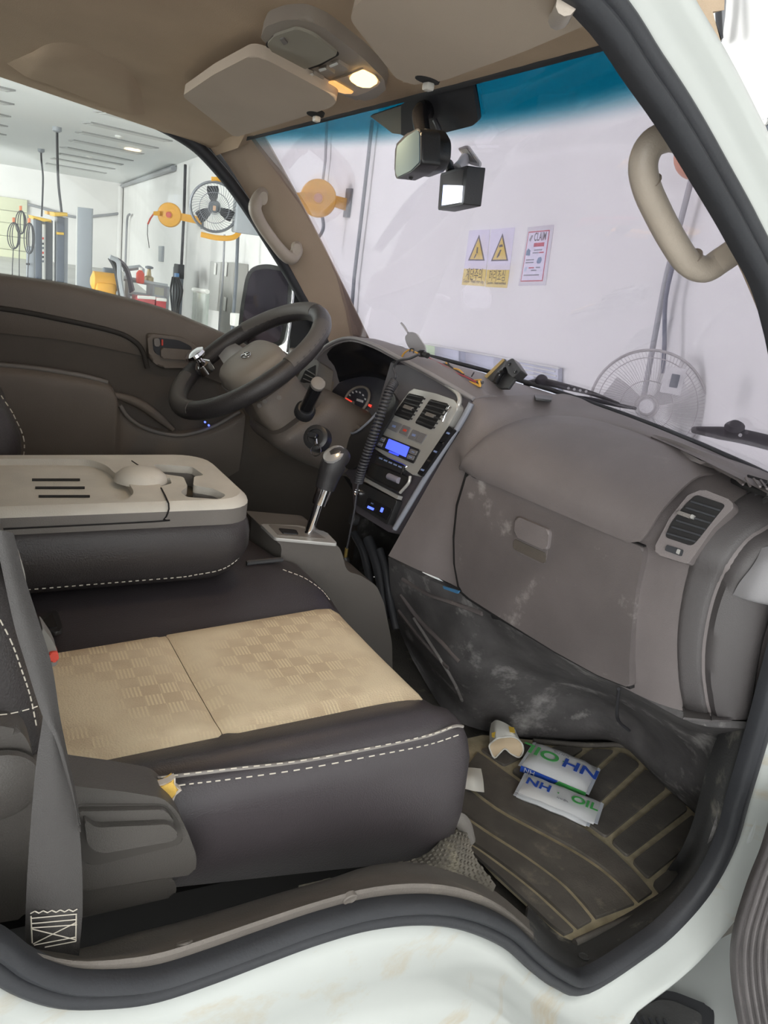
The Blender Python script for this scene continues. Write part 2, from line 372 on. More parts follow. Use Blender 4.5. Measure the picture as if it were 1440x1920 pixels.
t = thing('car_lift', 'grey two-post lift column with a bright yellow cap, the right of two', 'car lift', zz(lp(115, 420), ZG))
column('column', 106, 128, 405, LIFTG, 0.35, t); column('channel', 108, 121, 407, CHAN, 0.3, t, y=LY-0.06)
prism('top_cap', [lp(101, 398, 11.8), lp(127, 399, 11.8), lp(128, 406, 11.8), lp(102, 406, 11.8)], V((0, 0.5, 0)), YELLOW, t, 0.03)
prism('carriage', [lp(107, 435, 11.85), lp(120, 436, 11.85), lp(120, 441, 11.85), lp(107, 440, 11.85)], V((0, 0.1, 0)), YELLOW, t, 0.01)
t = thing('metal_sheet', 'tall plain grey steel sheet standing right of the lift columns', 'metal panel', zz(lp(160, 450, 10.5), ZG))
a, b = lp(146, 388, 10.5), lp(173.5, 391, 10.5); prism('face', [a, b, zz(b, ZG), zz(a, ZG)], V((0.03, 0.12, 0)), LIFTG, t, 0.008)
a, b = lp(143.2, 388, 10.55), lp(146, 388, 10.55); prism('edge_strip', [a, b, zz(b, ZG), zz(a, ZG)], V((0.03, 0.1, 0)), WHITE, t, 0.004)
t = thing('tool_cabinet', 'low blue-grey cabinet in front of the left lift column', 'cabinet', zz(lp(57, 470, 11.2), ZG))
a, b = lp(49, 462, 11.2), lp(64, 464, 11.2); prism('body', [a, b, zz(b, ZG), zz(a, ZG)], V((0.05, 0.3, 0)), LIFTG, t, 0.02)
prism('lid', [lp(50, 494, 11.1), lp(56, 494, 11.1), lp(56, 497, 11.1), lp(50, 497, 11.1)], V((0, 0.1, 0)), BLACK, t)
# cables hanging from the ceiling to the lifts
def hang(px, lab, y):
    y = at(*px[0], Z=ZC).y; P = [lp(x, yy, y) for x, yy in px]
    t = thing('hanging_cable', lab, 'cable', P[-1])
    tube('cable', P, 0.02, CABLE, t, n=7, sm=5)
    lathe('ceiling_clamp', [(0.03, -0.08), (0.07, -0.06), (0.07, 0)], P[0], UP, GREYM, t, n=10)
hang([(77, 279), (77.5, 300), (80.5, 330), (80, 360), (79, 385), (78, 406)], 'black cable dropping from the ceiling to the left lift column', 11.9)
hang([(106.8, 238), (107.5, 290), (109, 335), (111, 360), (114, 385), (115.5, 399)], 'black cable dropping from the ceiling to the right lift column', 11.9)
# coiled leads on orange hooks
def coil(cx, cy, rx, ry, lab, y, tail):
    t = thing('coiled_lead', lab, 'cable', lp(cx, cy-ry-4, y))
    for k in range(3):
        P = [lp(cx+(rx-3.2*k)*math.cos(a)+k*1.2, cy+ry*math.sin(a)*(1-0.05*k), y-0.02*k) for a in [2*math.pi*j/20 for j in range(20)]]
        tube('loop', P, 0.0065, CABLE, t, n=6, closed=True)
    tube('tail', [lp(cx-1, cy+ry-1, y), lp(cx-2, cy+ry+20, y), lp(cx-3, cy+ry+46, y), zz(lp(cx-4, cy+ry+46, y), ZG+0.006)], 0.0065, CABLE, t, n=6, sm=3)
    prism('hook', [lp(cx-2.6, cy-ry-9, y), lp(cx+2.6, cy-ry-9, y), lp(cx+2.2, cy-ry+1, y), lp(cx-2.2, cy-ry+1, y)], V((0, 0.05, 0)), mat('lead_hook', rgb(228, 110, 64), 0.5), t, 0.01)
coil(26, 442, 12, 25, 'black lead coiled on an orange hook, leftmost by the yellow panel', 11.8, 1)
coil(39, 417, 10, 22, 'black lead coiled on an orange hook, highest of the three', 11.5, 1)
coil(55, 447, 10, 29, 'black lead coiled on an orange hook beside the left lift', 11.0, 1)
# pipe round the far wall
def conduit(pts, r, lab, m=PIPE, name='conduit_pipe', sm=0):
    return tag(tube(name, pts, r, m, n=8, sm=sm), lab, 'pipe')
conduit([fp(52, 383, 0.1), fp(90, 393, 0.1), fp(140, 407, 0.1), fp(190, 404, 0.1), fp(227, 400, 0.1)], 0.045, 'pale sagging conduit across the far wall behind the lifts', sm=4)
conduit([wp(243, 402, 0.1), wp(239, 408, 0.1), wp(237, 440, 0.1), wp(235, 500, 0.1), wp(234, 540, 0.1)], 0.035, 'grey conduit dropping beside the wall corner', sm=4)
conduit([zz(wp(348, 300, 0.08), ZC-0.1), wp(345, 400, 0.08), wp(340, 500, 0.08), wp(334, 600, 0.08)], 0.028, 'dark conduit on the wall right of the small orange reel', CABLE)
conduit([wp(421, 440, 0.3), wp(418, 520, 0.3), wp(409, 640, 0.3)], 0.014, 'thin conduit below the black fan, the left of two', PIPE)
conduit([wp(446, 440, 0.3), wp(443, 520, 0.3), wp(434, 640, 0.3)], 0.022, 'thicker conduit below the black fan, the right of two', DGREYM)
conduit([wp(698, 225, 0.05), wp(690, 300, 0.05), wp(676, 420, 0.05), wp(664, 520, 0.05), wp(655, 640, 0.05)], 0.016, 'thin dark conduit on the wall right of the large orange reel', DGREYM)
conduit([wp(613, 225, 0.05), wp(610, 300, 0.05), wp(604, 350, 0.05)], 0.014, 'thin conduit rising above the large orange reel', PIPE)
conduit([wp(1318, 250, 0.05), wp(1298, 330, 0.05), wp(1262, 470, 0.05), wp(1245, 540, 0.05), wp(1215, 700, 0.05), wp(1200, 780, 0.05)], 0.012, 'grey conduit slanting behind the right grab handle to the white fan', PIPE, sm=3)
conduit([wp(1266, 480, 0.07), wp(1248, 560, 0.07), wp(1246, 640, 0.07), wp(1243, 700, 0.07)], 0.009, 'dark hose hanging beside the slanting grey conduit', mat('dark_hose', rgb(84, 88, 104), 0.5), sm=3)
conduit([wp(1358, -60, 0.05), wp(1352, 30, 0.05), wp(1346, 78, 0.05)], 0.015, 'grey conduit on the wall at the top right', PIPE)
conduit([wp(1345, -40, 0.09), wp(1347, 20, 0.09), wp(1350, 72, 0.09)], 0.012, 'dark hose hanging at the top right', CABLE)
# ---- orange hose reels
def reel(cx, cy, rpx, off, lab, hook, hosecol):
    c = wp(cx, cy, off); d = (c-CAM).length; fx = FPX/ (c-CAM).dot(ROT.col[2]); r = rpx/fx
    ax = (-WD*0.9-WN*0.3).normalized(); x, y, z = basis(ax)
    t = thing('hose_reel', lab, 'hose reel', c)
    lathe('drum', [(r*0.9, -r*0.34), (r*0.99, -r*0.26), (r, -r*0.1), (r, r*0.1), (r*0.93, r*0.2), (r*0.3, r*0.28), (r*0.28, r*0.34)], c, ax, ORANGE, t, n=28)
    lathe('hub', [(r*0.24, r*0.3), (r*0.24, r*0.42), (r*0.16, r*0.45)], c, ax, hosecol, t, n=14)
    for s in (0.45, -0.35): prism('rib', [c+x*r*0.5+y*(s*r+r*0.06)+z*r*0.2, c-x*r*0.6+y*(s*r*0.6+r*0.06)+z*r*0.2, c-x*r*0.6+y*(s*r*0.6-r*0.06)+z*r*0.2, c+x*r*0.5+y*(s*r-r*0.06)+z*r*0.2], z*r*0.08, ORANGE, t)
    wx = WN
    prism('bracket', [c+wx*r*0.8+UP*r*0.28, c+wx*(off*0.99)+UP*r*0.22, c+wx*(off*0.99)-UP*r*0.42, c+wx*r*0.8-UP*r*0.3], -WD*r*0.35, ORANGE, t, r*0.05)
    prism('wall_plate', [c+wx*(off-0.03)+UP*r*0.75, c+wx*(off-0.005)+UP*r*0.75, c+wx*(off-0.005)-UP*r*0.75, c+wx*(off-0.03)-UP*r*0.75], -WD*r*0.7, DGREYM, t)
    prism('outlet', [c-wx*r*0.85+UP*r*0.2, c-wx*r*1.35+UP*r*0.08, c-wx*r*1.35-UP*r*0.22, c-wx*r*0.85-UP*r*0.2], -WD*r*0.3, ORANGE, t, r*0.05)
    if hook:
        P = [c-wx*r*1.3-UP*r*0.1, c-wx*r*1.55-UP*r*0.5, c-wx*r*1.75-UP*r*1.0]
        tube('hose_end', P, r*0.07, hosecol, t, n=6)
        tube('hose_tail', [P[-1], P[-1]-UP*r*0.8, P[-1]-UP*r*1.9+wx*r*0.2], r*0.03, CABLE, t, n=6)
    return t, c, r
RHOSE = mat('red_hose', rgb(206, 74, 62), 0.5)
reel(318, 403, 22, 0.55, 'small orange hose reel on the wall left of the black fan', True, RHOSE)
t, c, r = reel(597, 372, 34, 0.27, 'large orange hose reel seen through the windscreen beside the pillar', False, mat('pink_hose', rgb(204, 130, 110), 0.5))
tube('feed_hose', [c-UP*r*0.8+WN*0.05, c-UP*r*1.6+WN*0.07, c-UP*r*2.3-WN*0.02, c-UP*r*2.6-WN*0.25], 0.016, DGREYM, t, n=6, sm=4)
t, c, r = reel(1308, 292, 42, 0.16, 'red-orange hose reel half hidden behind the right pillar', False, RHOSE)
for ch in t.children: ch.data.materials[0] = mat('red_orange_paint', rgb(206, 108, 72), 0.45) if ch.name.startswith(('drum', 'outlet', 'bracket', 'rib')) else ch.data.materials[0]
# ---- black wall fan with orange bracket
def wirefan(c, ax, r, spokes, wire, m, t, dome, swirl=0.0, rings=(1.0,), sides=4, back=False):
    x, y, z = basis(ax); L = []
    for k in range(spokes):
        P = []
        for j in range(7):
            s = 0.16+0.84*j/6; a = 2*math.pi*k/spokes+swirl*s
            P.append(c+x*r*s*math.cos(a)+y*r*s*math.sin(a)+z*dome*(1-s**2.2))
        L.append(P)
    tubes('guard_wires', L, wire, m, t, n=sides)
    for q in rings:
        tube('guard_ring', [c+x*r*q*math.cos(2*math.pi*j/48)+y*r*q*math.sin(2*math.pi*j/48)+z*dome*(1-q**2.2) for j in range(48)], wire*(3.2 if q == 1 else 1.8), m, t, n=6, closed=True)
c = wp(402, 389, 0.75); fx = FPX/(c-CAM).dot(ROT.col[2]); r = 44/fx
ax = (CAM-c).normalized(); ax = (ax+V((0.0, 0, -0.12))).normalized(); x, y, z = basis(ax)
GUARD = mat('fan_guard', rgb(112, 116, 124), 0.4, metal=0.3)
t = thing('wall_fan', 'large black three-blade wall fan on a bent orange bracket', 'fan', c)
wirefan(c, ax, r, 44, r*0.008, GUARD, t, r*0.22, 0.7, (1.0, 0.62, 0.25))
tube('guard_band', [c+x*r*math.cos(2*math.pi*j/48)+y*r*math.sin(2*math.pi*j/48)-z*r*0.12 for j in range(48)], r*0.06, GUARD, t, n=8, closed=True)
for k in range(3):
    a0 = math.radians(97+120*k); P = []
    for s, wd in ((0.2, 0.10), (0.42, 0.2), (0.66, 0.27), (0.84, 0.24)): P.append((s, wd))
    A = [c+(x*math.cos(a0)+y*math.sin(a0))*r*s+(-x*math.sin(a0)+y*math.cos(a0))*r*wd-z*r*0.02 for s, wd in P]
    B = [c+(x*math.cos(a0)+y*math.sin(a0))*r*s-(-x*math.sin(a0)+y*math.cos(a0))*r*wd*0.8-z*r*0.14 for s, wd in P]
    grid('blade', [A, [(p+q)/2-z*r*0.02 for p, q in zip(A, B)], B], BLACK, t, su=3, sv=3, thick=r*0.02)
lathe('hub', [(r*0.2, -r*0.2), (r*0.2, r*0.15), (r*0.16, r*0.22), (r*0.05, r*0.23)], c, ax, DGREYM, t, n=18)
plate('hub_badge', c+z*r*0.235, x, y, r*0.12, r*0.2, r*0.02, mat('fan_badge', rgb(196, 150, 120), 0.5), t, r*0.02, 0)
lathe('motor', [(r*0.2, -r*0.55), (r*0.26, -r*0.45), (r*0.26, -r*0.2)], c, ax, DGREYM, t, n=16)
br = [c+UP*r*1.08-WN*r*0.2, c+UP*r*1.1+WN*r*0.45, c+UP*r*0.7+WN*r*1.25, c-UP*r*0.3+WN*r*1.3, c-UP*r*1.02+WN*r*1.0, c-UP*r*1.2+WN*r*0.3, c-UP*r*1.16-WN*r*0.5]
tube('bracket', br, r*0.07, ORANGE, t, n=8, sm=5, sq=1.6)
box('wall_mount', c+WN*r*1.55, (0.35, 0.25, 0.45), GREYM, t, Matrix.Rotation(-0.125, 3, 'Z'), 0.02)
# ---- pale fan, probably a windscreen reflection, built solid low on the front wall
PFAN = mat('pale_fan_wire', rgb(186, 182, 180), 0.4); PCLR = mat('pale_fan_plastic', rgb(228, 226, 226), 0.4)
c = wp(1212, 762, 0.16); fx = FPX/(c-CAM).dot(ROT.col[2]); r = 104/fx; ax = (CAM-c+V((0, 0, 0.0))).normalized(); x, y, z = basis(ax)
t = thing('wall_fan', 'pale round wire-guarded fan standing in for a probable windscreen reflection', 'fan', c)
wirefan(c, ax, r, 96, 0.0011, PFAN, t, 0.05, 0.25, (1.0, 0.86, 0.45, 0.2), sides=3)
tube('guard_band', [c+x*r*math.cos(2*math.pi*j/56)+y*r*math.sin(2*math.pi*j/56)-z*0.015 for j in range(56)], 0.006, PFAN, t, n=6, closed=True)
for k in range(3):
    a0 = math.radians(35+120*k)
    A = [c+(x*math.cos(a0)+y*math.sin(a0))*r*s+(-x*math.sin(a0)+y*math.cos(a0))*r*q-z*0.02 for s, q in ((0.16, 0.1), (0.45, 0.3), (0.75, 0.34))]
    B = [c+(x*math.cos(a0)+y*math.sin(a0))*r*s-(-x*math.sin(a0)+y*math.cos(a0))*r*q*0.6-z*0.04 for s, q in ((0.16, 0.1), (0.45, 0.2), (0.75, 0.2))]
    grid('blade', [A, [(p+q)/2-z*0.012 for p, q in zip(A, B)], B], PCLR, t, su=3, sv=2, thick=0.003)
lathe('hub', [(r*0.17, -0.06), (r*0.17, 0.035), (r*0.12, 0.05), (r*0.02, 0.052)], c, ax, PCLR, t, n=20)
lathe('motor', [(r*0.1, -0.12), (r*0.2, -0.1), (r*0.2, -0.05)], c, ax, PCLR, t, n=16)
b = wp(1262, 714, 0.24); plate('control_plate', b, x, y, 0.075, 0.10, 0.01, PCLR, t, 0.006)
plate('control_label', b+z*0.012+x*0.005, x, y, 0.03, 0.05, 0.002, DGREYM, t, 0.003, 0)
# ---- notices on the front wall
PAPERW = mat('laminate_white', rgb(226, 222, 240), 0.25); PYEL = mat('sign_yellow', rgb(232, 206, 96), 0.35); PINK = mat('sign_ink', rgb(74, 70, 72), 0.6)
PRED = mat('sign_red', rgb(190, 62, 74), 0.5); PCLEAR = mat('laminate_edge', rgb(214, 212, 218), 0.2); PBLUE = mat('sign_blue', rgb(82, 112, 146), 0.5); PGREY = mat('sign_grey', rgb(120, 122, 132), 0.6)
PDY = mat('sign_amber', rgb(224, 190, 70), 0.4)
def quadmap(q):
    return lambda u, v, off=0.0: (q[0]*(1-u)*(1-v)+q[1]*u*(1-v)+q[2]*u*v+q[3]*(1-u)*v)-WN*off
def sheet(name, f, pts, off, m, t): return prism(name, [f(u, v, off) for u, v in pts], WN*0.0006, m, t, smooth=False)
def sq(u0, v0, u1, v1): return [(u0, v0), (u1, v0), (u1, v1), (u0, v1)]
def warn(q, lab, ko, en, pick):
    q = [wp(*p, 0.001) for p in q]; f = quadmap(q); t = thing('warning_sign', lab, 'sign', q[3])
    sheet('backing', f, sq(0, 0, 1, 1), 0.0008, PAPERW, t)
    sheet('caption_panel', f, sq(0, 0.70, 1, 1), 0.0013, PYEL, t)
    sheet('triangle_border', f, [(0.52, 0.08), (0.9, 0.55), (0.14, 0.55)], 0.0013, PINK, t)
    sheet('triangle', f, [(0.52, 0.15), (0.82, 0.525), (0.22, 0.525)], 0.0019, PDY, t)
    X = (f(1, .8)-f(0, .8)).normalized(); Y = (f(0.5, 0)-f(0.5, 1)).normalized()
    if pick:
        sheet('pictogram', f, [(0.44, 0.28), (0.58, 0.27), (0.60, 0.31), (0.44, 0.32)], 0.0025, PINK, t); sheet('pictogram', f, [(0.5, 0.36), (0.56, 0.36), (0.5, 0.45), (0.42, 0.5), (0.38, 0.49)], 0.0025, PINK, t)
    else:
        sheet('pictogram', f, [(0.49, 0.31), (0.55, 0.31), (0.56, 0.42), (0.48, 0.42)], 0.0025, PINK, t); sheet('pictogram', f, [(0.46, 0.43), (0.52, 0.43), (0.44, 0.51), (0.40, 0.5)], 0.0025, PINK, t)
    wd = (f(1, .8)-f(0, .8)).length
    text('caption', ko, f(0.5, 0.81, 0.0020), X, Y*1.35, wd*0.205, PINK, t)
    text('caption', en, f(0.5, 0.925, 0.0020), X, Y*1.2, wd*0.083, PINK, t)
warn([(880, 432), (919, 430), (909, 537), (866, 534)], 'yellow and white Korean warning sign on the wall, the left of two', '계단주의', 'Caution - Watch your step', 0)
warn([(921, 430), (966, 426), (951, 540), (910, 538)], 'yellow and white Korean warning sign on the wall, the right of two', '머리조심', 'Caution - Head overhead', 1)
q = [wp(*p, 0.001) for p in ((990, 426), (1039, 421), (1023, 535), (972, 536))]; f = quadmap(q)
t = thing('notice_poster', 'red-bordered laminated CLAIM notice right of the warning signs', 'poster', q[3])
sheet('laminate', f, sq(0, 0, 1, 1), 0.0008, PCLEAR, t)
sheet('border', f, sq(0.06, 0.08, 0.88, 0.93), 0.0013, PRED, t); sheet('paper', f, sq(0.09, 0.10, 0.85, 0.91), 0.0019, PAPERW, t)
X = (f(1, .5)-f(0, .5)).normalized(); Y = (f(0.5, 0)-f(0.5, 1)).normalized(); wd = (f(1, .5)-f(0, .5)).length
text('heading', 'CLAIM', f(0.56, 0.185, 0.0025), X, Y*1.5, wd*0.155, PINK, t, bold=0.012)
sheet('stamp', f, [(0.14, 0.22), (0.22, 0.14), (0.28, 0.15), (0.2, 0.25)], 0.0025, PGREY, t)
sheet('banner', f, sq(0.36, 0.28, 0.75, 0.345), 0.0025, PRED, t)
for v0, u0, u1, m in ((0.39, 0.40, 0.70, PGREY), (0.435, 0.36, 0.58, PGREY), (0.435, 0.60, 0.78, PRED), (0.55, 0.15, 0.45, PGREY), (0.595, 0.15, 0.45, PGREY), (0.685, 0.3, 0.5, PRED), (0.685, 0.56, 0.72, PGREY), (0.73, 0.4, 0.6, PGREY), (0.81, 0.15, 0.72, PGREY)):
    sheet('text_line', f, sq(u0, v0, u1, v0+0.022), 0.0025, m, t)
sheet('icon', f, [(0.11, 0.48), (0.11, 0.40), (0.18, 0.365), (0.26, 0.40), (0.27, 0.49)], 0.0025, PBLUE, t)
sheet('icon', f, [(0.56, 0.60), (0.60, 0.53), (0.70, 0.52), (0.75, 0.57), (0.70, 0.63), (0.6, 0.63)], 0.0025, PBLUE, t)
sheet('icon', f, [(0.13, 0.75), (0.18, 0.68), (0.24, 0.68), (0.2, 0.76)], 0.0025, mat('sign_pale_blue', rgb(176, 200, 224), 0.5), t)
# ---- likely windscreen reflection built as a solid strip low on the front wall
REFLB = mat('reflected_pale', rgb(188, 192, 206), 0.25, metal=0.2, var=0.12, vscale=3, aniso=(1, 1, 0.1)); REFLG = mat('reflected_green', rgb(196, 220, 176), 0.4); REFLD = mat('reflected_dark', rgb(132, 138, 156), 0.3, metal=0.4)
t = thing('reflection_strip', 'long low band of pale strips standing in for a windscreen reflection', 'panel', wp(900, 720, 0.02))
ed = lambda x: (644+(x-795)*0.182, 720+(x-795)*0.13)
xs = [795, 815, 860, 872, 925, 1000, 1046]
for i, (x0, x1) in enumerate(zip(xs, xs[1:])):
    prism('strip', [wp(x0, ed(x0)[0], 0.03), wp(x1, ed(x1)[0], 0.03), wp(x1, ed(x1)[1]+20, 0.03), wp(x0, ed(x0)[1]+20, 0.03)], WN*0.028, [REFLG, REFLB, REFLD, REFLB, REFLB, REFLB][i], t, 0.002)
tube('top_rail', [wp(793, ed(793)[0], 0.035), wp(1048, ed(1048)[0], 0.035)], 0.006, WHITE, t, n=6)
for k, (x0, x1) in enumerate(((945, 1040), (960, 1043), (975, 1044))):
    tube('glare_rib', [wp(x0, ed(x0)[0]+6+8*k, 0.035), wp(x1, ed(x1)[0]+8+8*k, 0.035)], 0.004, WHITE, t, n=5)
# ---- things standing along the wall, seen over the driver's door
t = thing('steel_locker', 'grey steel locker panel under the black fan, the right taller one', 'locker', zz(wp(425, 560, 0.1), ZG))
q = [wp(415, 491, 0.2), wp(438, 492, 0.2), wp(432, 630, 0.2), wp(408, 628, 0.2)]; prism('door', q, WN*0.19, mat('taupe_steel', rgb(150, 148, 142), 0.4), t, 0.01)
for yy in (505, 570): plate('label_square', wp(424-(yy-505)*0.03, yy, 0.21), -WD, UP, 0.12, 0.18, 0.01, WHITE, t, 0.01, 0)
t = thing('steel_locker', 'pale grey steel panel under the black fan, left of the taller locker', 'locker', zz(wp(403, 540, 0.1), ZG))
q = [wp(394, 490, 0.19), wp(414, 491, 0.19), wp(406.5, 583, 0.19), wp(388, 580, 0.19)]; prism('door', q, WN*0.18, mat('pale_steel_panel', rgb(172, 172, 168), 0.4), t, 0.01)
plate('label_square', wp(404, 504, 0.2), -WD, UP, 0.12, 0.16, 0.01, WHITE, t, 0.01, 0)
t = thing('glass_partition', 'low greenish glass partition in front of the grey lockers', 'partition', zz(wp(380, 600, 0.6), ZG))
GPAN = mat('greenish_glass', rgb(158, 168, 160), 0.12)
q = [wp(363, 543, 0.6), wp(389, 547, 0.6), wp(384, 625, 0.6), wp(358, 612, 0.6)]; prism('pane', q, WN*0.03, GPAN, t, 0.004)
tube('top_rail', [q[0], q[1]], 0.03, WHITE, t, n=6)
tag(prism('switch_plate', [wp(297, 461, 0.06), wp(303, 461, 0.06), wp(302, 490, 0.06), wp(296.5, 490, 0.06)], WN*0.055, GREYM, None, 0.01), 'small grey upright plate on the wall below the small orange reel', 'wall plate')
tag(prism('junction_box', [wp(431, 586, 0.4), wp(441, 587, 0.4), wp(439, 612, 0.4), wp(430, 610, 0.4)], WN*0.06, WHITE, None, 0.02), 'small white junction box on the wall beside the side mirror', 'box')
# tool column with cables
t = thing('tool_stand', 'black and blue tool stand draped with cables under the dark conduit', 'tool stand', zz(wp(330, 560, 0.4), ZG))
a, b = wp(325, 500, 0.4), wp(334, 500, 0.4); prism('post', [a, b, zz(b, ZG), zz(a, ZG)], WN*0.1, DGREYM, t)
prism('controller', [wp(326, 494, 0.5), wp(334, 495, 0.5), wp(333, 522, 0.5), wp(325, 521, 0.5)], WN*0.1, BLACK, t, 0.02)
prism('controller_face', [wp(326.5, 512, 0.55), wp(330, 512, 0.55), wp(330, 526, 0.55), wp(326, 526, 0.55)], WN*0.05, mat('tool_blue', rgb(70, 110, 170), 0.4), t)
for k in range(5):
    x0 = 324+2.5*k; tube('cable', [wp(x0, 520, 0.55+0.02*k), wp(x0-4+3*k, 545, 0.55), wp(x0-2+k, 570, 0.55), wp(x0, 590, 0.55)], 0.018, CABLE, t, n=5, sm=3)
# parts trolley
TY = 9.0
def tp(px, py, y=TY): return at(px, py, Y=y)
t = thing('parts_trolley', 'grey angle-iron parts trolley against the white wall', 'trolley', zz(tp(270, 560), ZG))
for nm, P in (('top_rail', [(232, 522), (262, 527), (283, 532), (314, 537)]), ('arch', [(230, 505), (262, 501), (267, 505), (266, 525)]), ('lower_rail', [(240, 550), (283, 556), (312, 560)])):
    tube(nm, [tp(*p) for p in P], 0.03, GREYM, t, n=4)
for x0 in (240, 280, 285, 313):
    a = tp(x0, 526+(x0-240)*0.15); tube('leg', [a, zz(a, ZG)], 0.035, GREYM, t, n=4)
q = [tp(286, 534), tp(312, 539), tp(312, 562), tp(286, 556)]; prism('side_panel', q, V((0, 0.03, 0)), mat('trolley_panel', rgb(150, 152, 136), 0.4), t)
t = thing('car_bumper', 'black curved car bumper leaning on the parts trolley', 'car part', tp(235, 560, 8.7))
grid('skin', [[tp(206, 483, 8.7), tp(215, 500, 8.7), tp(221, 525, 8.7), tp(230, 575, 8.7)], [tp(214, 483, 8.8), tp(224, 497, 8.8), tp(228, 525, 8.8), tp(236, 575, 8.8)]], BLACK, t, su=4, sv=2, thick=0.03)
grid('wing', [[tp(206, 482, 8.7), tp(225, 490, 8.7), tp(240, 508, 8.7), tp(250, 545, 8.7)], [tp(209, 488, 8.75), tp(226, 497, 8.75), tp(236, 515, 8.75), tp(243, 550, 8.75)]], mat('dark_plum', rgb(64, 58, 66), 0.35), t, su=4, sv=2, thick=0.03)
tube('edge', [tp(206, 482, 8.68), tp(222, 492, 8.68), tp(224, 520, 8.68), tp(231, 560, 8.68)], 0.03, GREYM, t, n=5, sm=3)
t = thing('air_compressor', 'orange engine unit on the floor left of the trolley', 'machine', zz(tp(198, 530, 8.9), ZG))
a = tp(196, 526, 8.9); box('body', (a.x, a.y, a.z-0.15), (0.24, 0.3, 0.28), ORANGE, t, None, 0.05)
lathe('tank', [(0.05, -0.16), (0.12, -0.13), (0.12, 0.13), (0.05, 0.16)], (a.x, a.y, a.z-0.02), (1, 0, 0), ORANGE, t, n=14)
box('motor', (a.x+0.06, a.y+0.05, a.z+0.1), (0.14, 0.12, 0.1), DGREYM, t, None, 0.02)
box('base', (a.x, a.y, (a.z-0.28+ZG)/2), (0.3, 0.3, a.z-0.28-ZG), DGREYM, t, None, 0.01)
REDG = mat('red_box', rgb(176, 58, 62), 0.45)
for k, (x0, x1, y0, lab) in enumerate(((258, 291, 557, 'red crate with a white rim on the trolley foot, the left one'), (293, 312, 561, 'red crate with a white rim on the trolley foot, the right one'))):
    p, q = tp(x0, y0, 8.6), tp(x1, y0+2, 8.6); t = thing('red_crate', lab, 'crate', zz((p+q)/2, ZG), 'red crates by the trolley')
    prism('body', [p, q, zz(q, ZG), zz(p, ZG)], V((0, 0.3, 0)), REDG, t, 0.01); tube('rim', [p, q], 0.02, WHITE, t, n=5)
a = tp(263, 516, 8.9); t = thing('oil_bottle', 'small red bottle standing on the trolley arch', 'bottle', a)
lathe('body', [(0.035, -0.1), (0.05, -0.09), (0.05, 0.02), (0.02, 0.06)], a, UP, REDP, t, n=10); lathe('cap', [(0.022, 0.06), (0.022, 0.09)], a, UP, WHITE, t, n=8)
a = tp(279, 523, 9.1); t = thing('valve_unit', 'small brass valve standing on the trolley rail', 'valve', a)
lathe('body', [(0.06, -0.06), (0.06, 0.02), (0.03, 0.04), (0.02, 0.12)], a, UP, mat('brass', rgb(150, 128, 90), 0.4, metal=0.5), t, n=10)
lathe('handle', [(0.02, 0.12), (0.05, 0.13), (0.05, 0.15), (0.02, 0.16)], a, UP, DGREYM, t, n=10)
# bracket on the wall at the right edge
t = thing('wall_bracket', 'dark perforated bracket on the wall at the right photo edge', 'bracket', wp(1440, 230, 0.03))
q = [wp(1429, 223, 0.03), wp(1470, 214, 0.03), wp(1468, 250, 0.03), wp(1439, 247, 0.03)]; prism('plate', q, WN*0.02, DGREYM, t, 0.003)
lathe('bolt', [(0.012, 0), (0.012, 0.01)], wp(1437, 229, 0.032), -WN, WHITE, t, n=8)
# ================================================================== truck cab shell
def XB(y): return 0.66-0.33*y*y
def XT(y): return 0.205-0.20*y*y
def zh(x, y): return 1.25-0.12*(x+0.05)-0.10*y*y-0.03*y
def ZT(y): return zh(XT(y), y)+0.012
ZB = 0.735
def glassmat(name, tint, band=None, gloss=0.06):
    m = bpy.data.materials.new(name); m.use_nodes = True; nt = m.node_tree; N = nt.nodes; L = nt.links
    for nd in list(N): N.remove(nd)
    out = N.new('ShaderNodeOutputMaterial'); tr = N.new('ShaderNodeBsdfTransparent'); gl = N.new('ShaderNodeBsdfGlossy'); gl.inputs['Roughness'].default_value = 0.03
    mx = N.new('ShaderNodeMixShader'); lw = N.new('ShaderNodeLayerWeight'); lw.inputs['Blend'].default_value = 0.25
    mr = N.new('ShaderNodeMapRange'); mr.inputs['To Min'].default_value = gloss; mr.inputs['To Max'].default_value = 0.5; L.new(lw.outputs['Fresnel'], mr.inputs[0])
    L.new(mr.outputs[0], mx.inputs[0]); L.new(tr.outputs[0], mx.inputs[1]); L.new(gl.outputs[0], mx.inputs[2]); L.new(mx.outputs[0], out.inputs[0])
    tr.inputs[0].default_value = tint
    if band:
        z0, z1, col, zoff = band
        g = N.new('ShaderNodeNewGeometry'); sx = N.new('ShaderNodeSeparateXYZ'); L.new(g.outputs['Position'], sx.inputs[0])
        q = N.new('ShaderNodeMath'); q.operation = 'MULTIPLY'; L.new(sx.outputs['Y'], q.inputs[0]); L.new(sx.outputs['Y'], q.inputs[1])
        q2 = N.new('ShaderNodeMath'); q2.operation = 'MULTIPLY_ADD'; L.new(q.outputs[0], q2.inputs[0]); q2.inputs[1].default_value = zoff; L.new(sx.outputs['Z'], q2.inputs[2])
        r2 = N.new('ShaderNodeMapRange'); r2.interpolation_type = 'SMOOTHSTEP'; r2.inputs['From Min'].default_value = z0; r2.inputs['From Max'].default_value = z1; L.new(q2.outputs[0], r2.inputs[0])
        mc = N.new('ShaderNodeMix'); mc.data_type = 'RGBA'; mc.inputs['A'].default_value = tint; mc.inputs['B'].default_value = col; L.new(r2.outputs[0], mc.inputs['Factor']); L.new(mc.outputs['Result'], tr.inputs[0])
    return m
